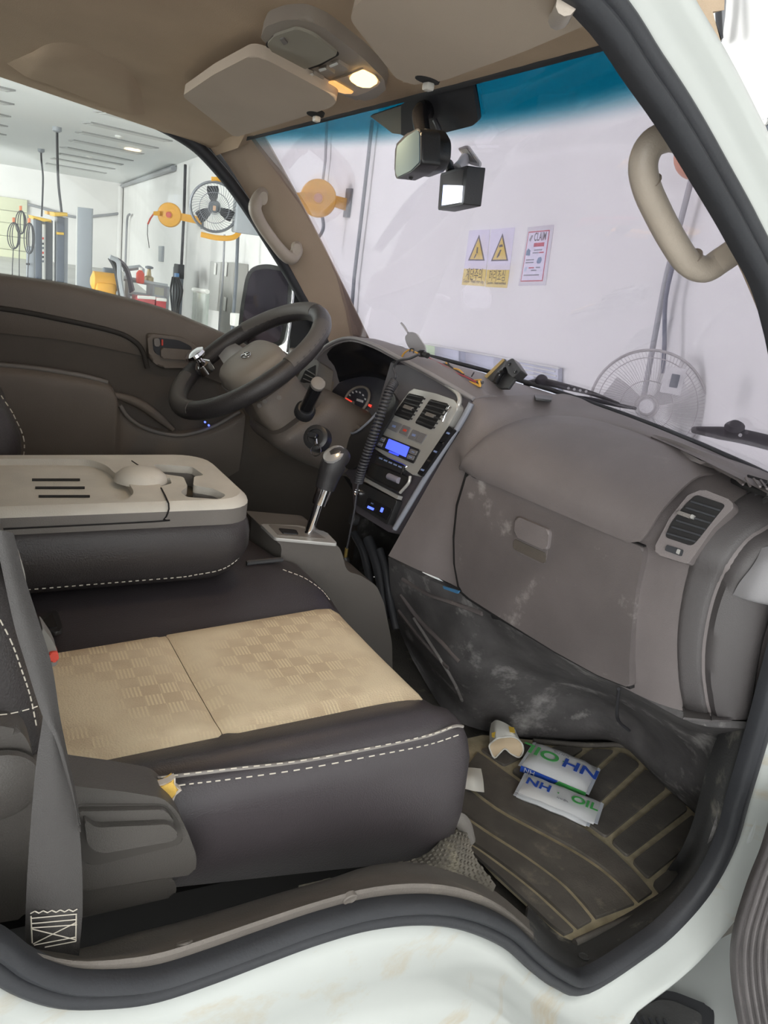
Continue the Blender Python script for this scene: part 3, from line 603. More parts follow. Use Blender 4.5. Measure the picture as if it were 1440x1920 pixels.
GLASSW = glassmat('windscreen_glass', (0.94, 0.92, 0.975, 1), (1.166, 1.200, (0.05, 0.36, 0.48, 1), 0.02), 0.05)
GLASSD = glassmat('door_glass', (0.97, 0.99, 0.97, 1), None, 0.02)
ys = [-0.70+1.40*i/14 for i in range(15)]
def wsp(y, s): # point on the windscreen, s 0 at the dash to 1 at the roof
    yy = y*(1-0.10*s)
    x = XB(y)*(1-s)+XT(yy)*s+0.035*math.sin(math.pi*s); z = ZB*(1-s)+ZT(yy)*s+0.02*math.sin(math.pi*s)
    return V((x, yy, z))
o = grid('window_1', [[wsp(y, s/6.0) for y in ys] for s in range(7)], GLASSW, None, 1, 1, thick=0.005); struct(o, 'curved truck windscreen with a blue shade band along the top', 'window')
# ceramic border at the top behind the mirror
WPL = plane3(wsp(0.0, 0.86)-V((0.012, 0, 0.01)), wsp(0.1, 0.86)-V((0.012, 0, 0.01)), wsp(0.0, 1.0)-V((0.012, 0, 0.01)))
prism('mirror_patch', rnd(on(WPL, [(752, 196), (800, 168), (884, 150), (893, 200), (896, 226), (886, 236), (830, 250), (775, 262), (750, 252)]), 0.006), V((0.006, 0, 0.005)), BLACK, o)
prism('patch_strip', on(WPL, [(694, 218), (752, 198), (752, 252), (736, 250)]), V((0.006, 0, 0.005)), mat('grey_patch', rgb(92, 92, 84), 0.7), o)
# black frit edge round the glass
P = [wsp(y, 1.0)-V((0.006, 0, 0.003)) for y in ys]; tube('glass_edge', P, 0.012, BLACK, o, n=6)
P = [wsp(0.70, s/8.0)-V((0.006, 0.004, 0)) for s in range(9)]; tube('glass_edge', P, 0.007, BLACK, o, n=6)
P = [wsp(-0.70, s/8.0)-V((0.006, -0.004, 0)) for s in range(9)]; tube('glass_edge', P, 0.007, BLACK, o, n=6)
# headliner
hx = [-0.95, -0.7, -0.45, -0.2, 0.0, 0.12]
hy = [-0.715, -0.69, -0.6, -0.4, -0.2, 0.0, 0.2, 0.4, 0.6, 0.66, 0.70]
rows = [[V((x, y, zh(x, y)+(0.0 if abs(y) < 0.65 else -0.01))) for y in hy] for x in hx]
rows.append([V((XT(y)-0.012, y, zh(XT(y)-0.012, y))) for y in hy]); rows.append([V((XT(y)+0.012, y, zh(XT(y), y)+0.012)) for y in hy])
o = grid('ceiling_headliner', rows, HEAD, None, 3, 3, thick=0.02); struct(o, 'brown cloth headliner of the truck cab', 'headliner')
from mathutils.bvhtree import BVHTree
def caster(ob):
    bv = BVHTree.FromPolygons([v.co+ob.location for v in ob.data.vertices], [tuple(p.vertices) for p in ob.data.polygons])
    def f(px, py, off=0.0):
        d = ray(px, py).normalized(); h = bv.ray_cast(CAM, d)
        if h[0] is None: return at(px, py, Y=0.6)
        n_ = h[1] if h[1].dot(d) < 0 else -h[1]
        return h[0]+n_*off
    f.normal = lambda px, py: (lambda h: h[1] if h[1].dot(ray(px, py)) < 0 else -h[1])(bv.ray_cast(CAM, ray(px, py).normalized()))
    return f
onh = caster(o)
B3 = cr([V((x, y, 0)) for x, y in ((10, 118), (60, 136), (120, 158), (180, 180), (240, 202), (272, 214))], 4); T3 = cr([V((x, y, 0)) for x, y in ((60, 98), (95, 80), (140, 80), (190, 98), (240, 128), (266, 172))], 4); rows = []
for j in range(9):
    v = j/8; rows.append([onh(p.lerp(q, v).x, p.lerp(q, v).y, -0.001+0.014*min(1.0, 3*(1-v), 6*i/20, 6*(20-i)/20)) for i, (p, q) in enumerate(zip(B3, T3))])
grid('door_bulge', rows, HEAD, o, 1, 1, thick=0.004)
# shallow dark recess over the driver's door
# cab back panel, cab floor
o = box('wall_back', (-0.97, 0, 0.62), (0.03, 1.5, 1.3), DOORP, None, None, 0.005); struct(o, 'dark back panel of the truck cab', 'cab wall')
o = prism('floor_cab', [V((-0.95, -0.70, -0.02)), V((0.2, -0.70, -0.02)), V((0.22, -0.745, -0.02)), V((0.9, -0.735, -0.02)), V((0.9, 0.70, -0.02)), V((-0.95, 0.70, -0.02))], V((0, 0, -0.03)), CARPET); struct(o, 'dusty rubber floor of the truck cab', 'cab floor')
# left A pillar trim
def pr(f, m_, r): return [f, m_, r]
rows = []
for pf, pm, prr in (((480, 232), (440, 240), (392, 258)), ((503, 270), (474, 288), (440, 328)), ((560, 372), (534, 400), (500, 428)), ((628, 505), (590, 516), (556, 530)), ((694, 640), (655, 655), (618, 660)), ((720, 700), (680, 720), (640, 730))):
    i = len(rows); yf = [0.565, 0.58, 0.60, 0.625, 0.655, 0.665][i]
    rows.append([at(*pf, Y=yf), at(*pm, Y=yf+0.03)+V((-0.0, 0, 0)), at(*prr, Y=0.695)])
o = grid('trim_3', rows, PILLAR, None, 3, 4, thick=0.012); struct(o, 'beige plastic trim of the left windscreen pillar', 'pillar trim')
# left door opening: black seal, outer frame and glass
seal = [(-120, 88), (0, 127), (100, 159), (200, 193), (280, 223), (330, 248), (370, 275), (405, 311), (437, 350), (467, 392), (502, 447), (537, 504), (577, 574), (612, 648)]
P = [at(x, y, Y=0.705) for x, y in seal]
o = tube('trim_4', P, 0.016, RUBBER, None, 8, 4); struct(o, 'black rubber seal round the driver door opening', 'door seal')
P2 = [p+V((0.01, 0.03, 0.012)) for p in P]
o = tube('trim_5', P2, 0.02, BLACK, None, 8, 4); struct(o, 'black driver window frame outside the seal', 'window frame')
belt = [(-260, 470), (0, 512), (120, 530), (215, 552), (300, 575), (370, 603), (440, 634), (520, 680)]
PB = [at(x, y, Y=0.70) for x, y in belt]
Q = [p+V((0, 0.015, 0)) for p in cr(P[1:], 3)]; QB = [p+V((0, 0.015, -0.02)) for p in PB]
rl = zh(-0.9, 0.7)
poly = [V((-0.9, 0.72, PB[0].z)), ]+QB[1:-1]+[QB[-1]]+Q[::-1]+[V((-0.9, 0.72, rl))]
o = prism('window_2', poly, V((0, 0.004, 0)), GLASSD, smooth=False); struct(o, 'clear driver door window', 'window')
# ---- driver's door
YD = 0.70
t = thing('door_1', 'dark brown driver door trim with armrest and pull handle', 'door', (0.0, YD, 0.1)); struct(t)
prof = []
sill = cr(PB, 4)
top = [V((-0.93, YD, PB[0].z+0.02))]+sill+[V((0.62, YD, 0.62))]
# upper rail: rounded shoulder under the glass
rowsd = []
for dy, dz in ((0.0, 0.0), (-0.022, -0.006), (-0.03, -0.03), (-0.026, -0.09), (-0.012, -0.13)): rowsd.append([p+V((0, dy, dz)) for p in top])
grid('shoulder', rowsd, DOORP, t, 1, 3, thick=0.01)
low = [V((-0.93, YD-0.005, 0.05)), V((0.62, YD-0.005, 0.05))]
prism('panel', [p+V((0, -0.006, -0.115)) for p in top]+low[::-1], V((0, 0.03, 0)), DOORF, t, 0.0)
# embossed step line of the upper panel
stp = [(-200, 560), (0, 578), (120, 600), (215, 622), (252, 640), (268, 660), (276, 690)]
tube('panel_step', [at(x, y, Y=YD-0.03) for x, y in stp], 0.006, mat('door_groove', rgb(40, 37, 34), 0.8), t, 8, 4)
# handle bezel
hb = on((V((0, YD-0.046, 0)), V((0, -1, 0))), [(276, 625), (340, 632), (368, 645), (376, 668), (366, 690), (300, 690), (280, 672)])
prism('handle_bezel', rnd(hb, 0.012), V((0, 0.05, 0)), DOORP, t, 0.006, 3)
hb2 = on((V((0, YD-0.048, 0)), V((0, -1, 0))), [(286, 632), (336, 638), (360, 650), (364, 670), (300, 668), (288, 660)])
o = prism('handle_cup', rnd(hb2, 0.01), V((0, 0.02, 0)), BLACK, t, 0.002)
hb3 = on((V((0, YD-0.056, 0)), V((0, -1, 0))), [(302, 652), (362, 657), (364, 670), (358, 676), (302, 672)])
prism('door_handle', rnd(hb3, 0.006), V((0, 0.012, 0)), DOORP, t, 0.004, 3)
prism('lock_lever', rnd(on((V((0, YD-0.058, 0)), V((0, -1, 0))), [(289, 634), (299, 634), (301, 650), (290, 650)]), 0.004), V((0, 0.014, 0)), GREYP, t, 0.002)
prism('lock_mark', on((V((0, YD-0.055, 0)), V((0, -1, 0))), [(303, 637), (306, 637), (306, 648), (303, 648)]), V((0, 0.005, 0)), REDP, t)
# armrest ledge and pocket
arm = [(-250, 660), (-60, 690), (60, 702), (150, 716), (196, 728), (210, 745), (222, 775), (250, 800), (300, 815), (350, 818), (400, 805), (450, 778)]
A0 = [at(x, y, Y=YD-0.01) for x, y in arm]
ra = []
for dy, dz in ((0.0, 0.022), (-0.03, 0.020), (-0.05, 0.010), (-0.055, -0.012), (-0.05, -0.10), (-0.035, -0.20)): ra.append([p+V((0, dy*(1.0 if i < 6 else 0.75), dz*(1.0 if i < 7 else 0.75))) for i, p in enumerate(A0)])
grid('armrest', ra, DOORP, t, 4, 3, thick=0.008)
tube('armrest_trim', [p+V((0, -0.035, 0.021)) for p in A0[:5]], 0.006, GREYP, t, 8, 4)
pull = [(205, 738), (240, 748), (270, 762), (300, 785), (325, 806)]
tube('pull_handle', [at(x, y, Y=YD-0.045) for x, y in pull], [0.006, 0.011, 0.012, 0.011, 0.006], DOORP, t, 8, 5)
tube('pocket_lip', [at(x, y, Y=YD-0.062) for x, y in ((225, 760), (240, 782), (270, 802), (310, 814), (350, 815), (400, 800), (450, 772))], 0.005, GREYP, t, 8, 4)
sw = on((V((0, YD-0.062, 0)), V((0, -1, 0.9)).normalized().normalized() and (V((0, YD-0.06, 0)), V((0, -0.75, 0.66)))[1]), [(352, 803), (392, 785), (445, 768), (440, 778), (400, 800), (362, 812)])
prism('switch_plate', sw, V((0, 0.006, -0.005)), GLOSSB, t, 0.001)
for (x, y) in ((384, 792), (391, 798)):
    p = at(x, y, Y=YD-0.068); lathe('switch_lamp', [(0.002, 0), (0.003, 0.002)], p, (0, -1, 0.8), mat('blue_led', rgb(60, 80, 220), 0.3, emit=(0.08, 0.12, 1, 1), estr=1.5), t, n=8)
# ---- passenger door aperture on the near side
ap_px = [(1112, 0), (1212, 137), (1275, 230), (1334, 330), (1396, 440), (1452, 560)]
YA = -0.755
A = [at(x, y, Y=YA) for x, y in ap_px]
mid = [V((0.345, YA, 0.86)), V((0.42, YA, 0.75)), V((0.458, YA, 0.62))]
lowp = [(1440, 1310), (1412, 1410), (1385, 1500), (1362, 1580), (1320, 1660), (1260, 1730), (1200, 1778), (1100, 1840), (1050, 1828), (1005, 1795), (955, 1750), (880, 1716), (800, 1704), (700, 1712), (600, 1738), (500, 1773), (400, 1810), (300, 1842), (220, 1852), (130, 1850), (50, 1822), (-30, 1770)]
B = [at(x, y, Y=YA) for x, y in lowp]
tail = [V((-0.56, YA, 0.47)), V((-0.60, YA, 0.62)), V((-0.62, YA, 0.85)), V((-0.62, YA, 1.05)), V((-0.58, YA, 1.17)), V((-0.45, YA, 1.215)), V((-0.22, YA, 1.205))]
ring = cr(A+mid+B+tail, 5, closed=True)
k = len(ring); cen = V((0, YA, 0.65))
def outn(i):
    tdir = (ring[(i+1) % k]-ring[i-1]); n = V((tdir.z, 0, -tdir.x)).normalized(); return n
sgn = 1.0 if outn(3).dot(V((0.7, 0, 0.7))) > 0 else -1.0
NR = [outn(i)*sgn for i in range(k)]
def sweep(name, prof, m, cls=True, angle=60):
    """profile of (outward, y) offsets swept round the door aperture"""
    rings = []
    for i in range(k):
        rings.append([ring[i]+NR[i]*a+V((0, b, 0)) for a, b in prof(i)])
    bm = bmesh.new(); vr = [[bm.verts.new(p) for p in r] for r in rings]; n = len(vr[0])
    for i in range(k):
        a_, b_ = vr[i], vr[(i+1) % k]
        for j in range(n-1): bm.faces.new((a_[j], a_[j+1], b_[j+1], b_[j]))
    return finish(name, bm, m, None, angle=angle)
def tone(i): return ring[i]
# rubber seal: two rolls
def pseal(i):
    s = 1.0
    return [(-0.010, 0.015), (-0.012, 0.0), (-0.009, -0.008), (-0.003, -0.011), (0.002, -0.007), (0.0035, -0.004), (0.006, -0.008), (0.012, -0.010), (0.017, -0.006), (0.018, 0.01)]
o = sweep('trim_6', pseal, RUBBER); struct(o, 'double-roll black rubber seal round the open passenger doorway', 'door seal')
# white painted flange and outer body
def pbody(i):
    p = ring[i]; up = max(0.0, min(1.0, (p.z-0.5)/0.3)); dn = 1-up
    w1 = 0.030; 
    a = [(0.013, 0.012), (0.016, -0.004), (0.020, -0.006), (0.028, -0.008), (0.034, -0.012), (0.040, -0.019), (0.047, -0.022), (0.056, -0.018), (0.063, -0.006), (0.068, 0.03), (0.070, 0.08)]
    b = [(0.013, 0.012), (0.016, -0.004), (0.030, -0.010), (0.045, -0.018), (0.056, -0.035), (0.066, -0.052), (0.080, -0.062), (0.110, -0.066), (0.150, -0.066), (0.20, -0.058), (0.25, -0.040)]
    c = [(0.013, 0.012), (0.016, -0.004), (0.022, -0.010), (0.032, -0.018), (0.040, -0.030), (0.046, -0.038), (0.052, -0.042), (0.060, -0.040), (0.066, -0.02), (0.068, -0.005), (0.068, 0.01)]
    f = max(0.0, min(1.0, (p.x-0.22)/0.10)); b = [(x0*(1-f)+x1*f, y0*(1-f)+y1*f) for (x0, y0), (x1, y1) in zip(b, c)]
    return [(x0*up+x1*dn, y0*up+y1*dn) for (x0, y0), (x1, y1) in zip(a, b)]
o = sweep('wall_right', pbody, SILLP); struct(o, 'white painted door frame and sill of the truck with brown dirt', 'cab body')

for nm, yy, lab in (('wall_cowl_left', 0.705, 'dark kick panel at the left of the driver footwell'), ('wall_cowl_right', -0.725, 'dark kick panel at the right of the passenger footwell')):
    o = prism(nm, [V((0.50, yy, -0.02)), V((0.97, yy, -0.02)), V((0.97, yy, 0.56)), V((0.60, yy, 0.735)), V((0.50, yy, 0.72))], V((0, 0.012 if yy > 0 else -0.012, 0)), DIRTY, None); struct(o, lab, 'cab wall')

for nm, s_, lab in (('wall_quarter_right', -1, 'white front quarter panel ahead of the passenger doorway'), ('wall_quarter_left', 1, 'white front quarter panel ahead of the driver door')):
    o = prism(nm, [V((0.52, s_*0.775, 0.20)), V((0.97, s_*0.765, 0.20)), V((0.98, s_*0.765, 0.52)), V((0.72, s_*0.765, 0.72)), V((0.56, s_*0.77, 0.735)), V((0.52, s_*0.775, 0.70))], V((0, -s_*0.03, 0)), PAINT, None, 0.012); struct(o, lab, 'cab body')
# ================================================================== dashboard
def holed(name, outer, holes, vec, m, parent=None, bev=0.0):
    """flat polygon with holes, extruded by vec"""
    bm = bmesh.new(); edges = []
    for loop in [outer]+holes:
        vs_ = [bm.verts.new(V(p)) for p in loop]; edges += [bm.edges.new((vs_[i], vs_[(i+1) % len(vs_)])) for i in range(len(vs_))]
    bmesh.ops.triangle_fill(bm, use_beauty=True, use_dissolve=False, edges=edges)
    r = bmesh.ops.extrude_face_region(bm, geom=bm.faces[:])
    bmesh.ops.translate(bm, verts=[g for g in r['geom'] if isinstance(g, bmesh.types.BMVert)], vec=V(vec))
    return finish(name, bm, m, parent, angle=35)
DB = thing('dashboard', 'dark grey-brown truck dashboard with glovebox and centre stack', 'dashboard', (0.45, -0.1, 0.38))
# ---- passenger side body: stations across, profile from the lower edge over the pad to the windscreen
ST = [(-0.005, 0.300), (-0.05, 0.318), (-0.10, 0.338), (-0.16, 0.350), (-0.26, 0.363), (-0.37, 0.377), (-0.48, 0.391), (-0.57, 0.403), (-0.63, 0.415), (-0.675, 0.436), (-0.705, 0.470), (-0.725, 0.52)]
PRF = [(0.375, 0.006), (0.45, 0.0), (0.53, -0.003), (0.60, 0.0), (0.622, -0.006), (0.650, 0.004), (0.685, 0.035), (0.712, 0.085), (0.73, 0.15)]
SPa = plane3((0.30, 0.0, 0.44), (0.30, 0.2, 0.44), (0.37, 0.0, 0.72)); SPb = (SPa[0]-SPa[1]*0.012, SPa[1])
def edgept(z):
    s_ = (z-0.375)/(0.70-0.375); s_ = max(0.0, min(1.0, s_)); return at(728+(892-728)*s_, 1042+(752-1042)*s_, pl=SPb)
ST = ST[3:]
rows = []
for z, dx in PRF+[(0.738, 0.22), (0.74, 0.26), (0.72, 0.30)]:
    row = []; last = z > 0.7345
    for y, xf in ST:
        e = max(0.0, min(1.0, (-y-0.60)/0.12)); d = dx*(1-0.25*e)
        if dx == 0.22: row.append(V((min(XB(y)-0.08, xf+0.22), y, 0.741)))
        elif dx == 0.26: row.append(V((XB(y)-0.02, y, 0.743)))
        elif dx == 0.30: row.append(V((XB(y)+0.01, y, 0.722)))
        else: row.append(V((xf+d, y, z+(0.02*e if z < 0.5 else 0.0))))
    if z <= 0.69: e0 = edgept(z)
    elif dx == 0.085: e0 = at(890, 749, X=0.387)
    elif dx == 0.15: e0 = V((0.43, -0.085, 0.736))
    else: e0 = V((row[0].x, -0.085, row[0].z+0.004))
    e1 = e0.lerp(row[0], 0.5)+V((-0.004 if z < 0.69 else 0, 0, 0.002 if z > 0.69 else 0))
    rows.append([e0, e1]+row)
BODY = grid('body', rows, DASH, DB, 3, 3, thick=0.01)
BV = BVHTree.FromPolygons([v.co+BODY.location for v in BODY.data.vertices], [tuple(p.vertices) for p in BODY.data.polygons])
def onb(px, py, off=0.0):
    d = ray(px, py).normalized(); h = BV.ray_cast(CAM, d)
    if h[0] is None: return at(px, py, Y=-0.72)
    n_ = h[1] if h[1].dot(d) < 0 else -h[1]
    return h[0]+n_*off
bot = [(864, 880), (920, 896), (1000, 929), (1080, 962), (1160, 995), (1212, 1010), (1250, 962), (1298, 914), (1346, 886)]
topc = [(860, 884), (878, 850), (925, 805), (1000, 778), (1090, 778), (1180, 802), (1250, 828), (1300, 852), (1348, 882)]
B3 = cr([V((x, y, 0)) for x, y in bot], 4); T3 = cr([V((x, y, 0)) for x, y in topc], 4); rows = []
for j in range(13):
    v = j/12; row = []
    for i, (p, q) in enumerate(zip(B3, T3)):
        u = i/(len(B3)-1); e = min(1.0, 5.5*(1-v), 9*u, 7*(1-u)); e = e*(2-e)
        c_ = p.lerp(q, v); row.append(onb(c_.x, c_.y, -0.003+0.018*e))
    rows.append(row)
grid('padded_crown', rows, DASH, DB, 1, 1, thick=0.004)
# raised hem line that arches over the glovebox pad
hem = [(852, 1010), (858, 940), (880, 880), (920, 825), (975, 790), (1040, 775), (1110, 782), (1190, 805), (1270, 838), (1345, 878)]
# glovebox lid
GP = plane3((0.3425, -0.156, 0.6), (0.3975, -0.58, 0.6), (0.3425, -0.156, 0.38))
gn = GP[1]
gpx = [(876, 889), (960, 924), (1060, 966), (1150, 1003), (1206, 1027), (1204, 1050), (1192, 1110), (1184, 1180), (1180, 1240), (1180, 1290), (1120, 1266), (1040, 1222), (940, 1160), (880, 1122), (862, 1106), (853, 1060), (852, 1010), (858, 950)]
GB = prism('glovebox_gap', [p+gn*0.002 for p in on(GP, [(x+(2.5 if x > 1000 else -2), y+(2 if y > 1080 else -4)) for x, y in gpx])], -gn*0.012, DARK, DB)
LID = prism('glovebox_lid', rnd(on((GP[0]+gn*0.007, gn), gpx), 0.006), -gn*0.016, DASHLOW, DB, 0.003, 3)
hp = (GP[0]+gn*0.009, gn)
prism('latch_recess', rnd(on(hp, [(965, 966), (1030, 995), (1022, 1062), (960, 1030)]), 0.012), -gn*0.004, DASHLOW, LID, 0.002)
prism('latch', rnd(on((GP[0]+gn*0.015, gn), [(967, 967), (1030, 994), (1025, 1034), (963, 1005)]), 0.009), -gn*0.008, DASH, LID, 0.003, 3)
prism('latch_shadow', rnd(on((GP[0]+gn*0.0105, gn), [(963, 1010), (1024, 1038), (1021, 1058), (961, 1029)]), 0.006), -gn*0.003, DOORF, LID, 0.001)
# side air vent
VP = plane3((0.399, -0.585, 0.66), (0.424, -0.665, 0.66), (0.378, -0.585, 0.60))
vn = VP[1]
def vpp(name, px, h, d, m, parent, r=0.006, bev=0.002): return prism(name, rnd(on((VP[0]+vn*h, vn), px), r), -vn*d, m, parent, bev)
VT = vpp('side_vent', [(1318, 917), (1372, 938), (1376, 952), (1338, 990), (1303, 1040), (1290, 1058), (1232, 1040), (1226, 1028), (1256, 970), (1290, 928)], 0.012, 0.03, DASH, DB, 0.004, 0.0015)
vpp('vent_opening', [(1305, 927), (1361, 946), (1340, 972), (1310, 1010), (1297, 1024), (1246, 1007), (1258, 980), (1285, 945)], 0.0135, 0.003, DARK, VT, 0.006, 0)
for k in range(6):
    s = (k+0.5)/6.0; a = V((1300-54*s, 932+72*s)); b = V((1356-56*s, 950+70*s)); d = V((-3.2, 4.2))
    vpp('vane', [(a.x, a.y), (b.x, b.y), (b.x+d.x*0.7, b.y+d.y*0.7), (a.x+d.x*0.7, a.y+d.y*0.7)], 0.017, 0.004, BLACK, VT, 0.001, 0.0)
vpp('vane_tab', [(1272, 957), (1296, 965), (1292, 972), (1268, 963)], 0.021, 0.008, GREYP, VT, 0.001, 0.001); vpp('vane_tab', [(1296, 964), (1302, 966), (1298, 973), (1293, 971)], 0.022, 0.008, SILVER, VT, 0.001, 0.001)
vpp('thumbwheel', [(1250, 1021), (1281, 1031), (1277, 1043), (1246, 1032)], 0.015, 0.006, BLACK, VT, 0.002, 0.001); vpp('thumbwheel_mark', [(1270, 1029), (1276, 1031), (1273, 1040), (1267, 1037)], 0.0165, 0.004, SILVER, VT, 0.001, 0.0005)
# defroster slot on the dash top
dp = (V((0, 0, 0.7285)), V((-0.25, 0, 0.97)).normalized())
DS = [onb(x, y, 0.0025) for x, y in ((1370, 900), (1403, 893), (1436, 903), (1462, 914), (1466, 930), (1432, 922), (1400, 911))]
SL = prism('demister_slot', DS, V((0, 0, -0.006)), DARK, DB)
for k in range(5):
    a, b = onb(1384+14*k, 897+3*k, 0.004), onb(1398+14*k, 910+4*k, 0.004); tube('demister_vane', [a, b], 0.0018, DASH, SL, n=5)
# ---- right end of the dash: flat hoop and side pocket with a bulge
def hoop(name, A_, B_, off, m, n=9, bump=0.0):
    A3 = cr([V((x, y, 0)) for x, y in A_], 4); B3 = cr([V((x, y, 0)) for x, y in B_], 4); rows = []
    for j in range(n):
        v = j/(n-1); e = min(1.0, 6*v, 6*(1-v)); e = e*(2-e)
        rows.append([onb(p.lerp(q, v).x, p.lerp(q, v).y, -0.002+off*e) for p, q in zip(A3, B3)])
    return grid(name, rows, m, DB, 1, 1, thick=0.003)
EDM = mat('end_plastic_shaded', rgb(60, 57, 57), 0.5, bump=0.3, bscale=700, var=0.05, vscale=8)  # same plastic as the dash, its shade put into a darker colour
hoop('end_hoop', [(1440, 900), (1385, 930), (1335, 975), (1300, 1035), (1278, 1110), (1268, 1190), (1270, 1270), (1282, 1345)], [(1446, 985), (1400, 1015), (1366, 1060), (1342, 1110), (1326, 1170), (1318, 1230), (1322, 1295), (1334, 1350)], 0.006, EDM)
hoop('side_pocket', [(1447, 983), (1401, 1013), (1367, 1058), (1343, 1108), (1327, 1168), (1319, 1230), (1323, 1295), (1335, 1350)], [(1490, 1100), (1470, 1120), (1450, 1150), (1440, 1180), (1432, 1210), (1424, 1250), (1416, 1300), (1404, 1350)], 0.012, EDM)
c = onb(1432, 1095, 0.006)
rows = [[onb(x, y, o_) for x, y, o_ in r] for r in ([(1372, 1112, 0.010), (1392, 1116, 0.012), (1415, 1120, 0.012), (1440, 1124, 0.012), (1465, 1128, 0.012)], [(1374, 1108, 0.012), (1394, 1112, 0.026), (1416, 1115, 0.032), (1440, 1118, 0.034), (1465, 1120, 0.034)], [(1386, 1084, 0.014), (1402, 1084, 0.026), (1420, 1084, 0.032), (1442, 1084, 0.034), (1465, 1084, 0.034)], [(1408, 1054, 0.014), (1418, 1052, 0.020), (1430, 1050, 0.025), (1446, 1048, 0.028), (1465, 1046, 0.028)], [(1424, 1028, 0.010), (1430, 1026, 0.012), (1438, 1024, 0.013), (1450, 1022, 0.013), (1465, 1020, 0.012)])]
grid('pocket_bulge', rows, mat('bulge_highlight_plastic', rgb(112, 110, 112), 0.45, bump=0.2, bscale=700), DB, 4, 4, thick=0.004)  # lighter grey puts the highlight on the bulge into its colour
# ---- lower trim and toe board of the passenger footwell
rows = [
 [at(728, 1045, X=0.335), at(800, 1085, X=0.35), at(866, 1112, X=0.368), at(950, 1172, X=0.385), at(1070, 1240, X=0.405), at(1180, 1294, X=0.42), at(1300, 1356, X=0.44), at(1400, 1366, X=0.50)],
 [at(733, 1110, X=0.37), at(790, 1140, X=0.375), at(866, 1165, X=0.385), at(960, 1210, X=0.43), at(1070, 1265, X=0.50), at(1180, 1312, X=0.56), at(1290, 1370, X=0.58), at(1392, 1385, X=0.55)],
 [at(745, 1170, X=0.40), at(800, 1225, X=0.40), at(868, 1260, X=0.41), at(965, 1275, X=0.50), at(1070, 1300, X=0.62), at(1170, 1340, X=0.70), at(1270, 1410, X=0.68), at(1375, 1430, X=0.58)],
 [at(768, 1225, Z=0.06), at(830, 1290, Z=0.05), at(880, 1330, Z=0.05), at(965, 1350, Z=0.05), at(1070, 1365, Z=0.06), at(1160, 1385, Z=0.07), at(1250, 1460, Z=0.08), at(1350, 1510, Z=0.12)],
 [at(775, 1240, Z=0.0), at(830, 1330, Z=0.0), at(880, 1362, Z=0.0), at(965, 1380, Z=0.0), at(1070, 1390, Z=0.0), at(1160, 1395, Z=0.0), at(1240, 1470, Z=0.0), at(1338, 1560, Z=0.0)]]
o = grid('toe_board', rows, DIRTY, DB, 4, 4, thick=0.01)
# moulded grooves and loose cable on the lower trim
ont = caster(o)
for P in ([(752, 1116), (790, 1165), (830, 1205), (862, 1240)], [(748, 1145), (785, 1192), (815, 1225), (842, 1252)], [(756, 1085), (800, 1112), (850, 1130), (905, 1150)]):
    tube('groove_bead', [ont(x, y, 0.001) for x, y in P], 0.005, DASHLOW, o, 6, 3)
tube('scuffed_hose', [ont(x, y, 0.003) for x, y in ((778, 1158), (800, 1192), (822, 1226), (842, 1258), (856, 1284), (868, 1312))], 0.0035, mat('scuffed_grey_hose', rgb(96, 92, 90), 0.6, stain=rgb(160, 156, 150), samt=0.6, sscale=40), o, 6, 3)
tube('black_cable', [at(x, y, X=xx) for x, y, xx in ((1160, 1292, 0.43), (1157, 1330, 0.50), (1160, 1352, 0.56), (1180, 1370, 0.60))], 0.003, CABLE, o, 6, 3)
prism('access_hole', rnd(on((V((0.372, 0, 0)), V((-1, 0, 0))), [(918, 1144), (946, 1156), (944, 1164), (922, 1160)]), 0.005), V((0.004, 0, 0)), DARK, DB)
prism('blue_tab', on((V((0.338, 0, 0)), V((-1, 0, 0))), [(830, 1099), (860, 1108), (857, 1113), (832, 1104)]), V((0.004, 0, 0)), mat('blue_tape', rgb(52, 104, 160), 0.5), DB)
# ---- centre stack
SP = plane3((0.30, 0.0, 0.44), (0.30, 0.2, 0.44), (0.37, 0.0, 0.72)); sn = SP[1]
def sp(name, px, h, d, m, parent, r=0.0, bev=0.0, seg=2):
    P = on((SP[0]+sn*h, sn), px); P = rnd(P, r) if r else P
    return prism(name, P, -sn*d, m, parent, bev, seg)
STK = sp('centre_stack', [(735, 672), (800, 700), (888, 752), (862, 800), (800, 900), (733, 1000), (664, 958), (660, 900), (640, 880), (700, 790)], -0.012, 0.08, mat('stack_grey', rgb(62, 58, 62), 0.5, bump=0.3, bscale=600), DB, 0.01, 0.004)
TRIMB = mat('bluegrey_trim', rgb(116, 120, 132), 0.35, bump=0.1, bscale=700)
tube('stack_edge', on((SP[0]-sn*0.006, sn), [(884, 756), (860, 800), (800, 893), (740, 992)]), 0.006, TRIMB, STK, 8, 3)
tube('stack_edge', on((SP[0]-sn*0.002, sn), [(752, 672), (800, 700), (850, 730), (862, 748), (858, 765)]), 0.005, SILVER, STK, 8, 3)
BZ = sp('silver_bezel', [(772, 728), (818, 738), (852, 750), (859, 762), (845, 792), (800, 862), (778, 893), (698, 838), (709, 812), (750, 757)], 0.004, 0.02, SILVER, STK, 0.008, 0.003, 3)
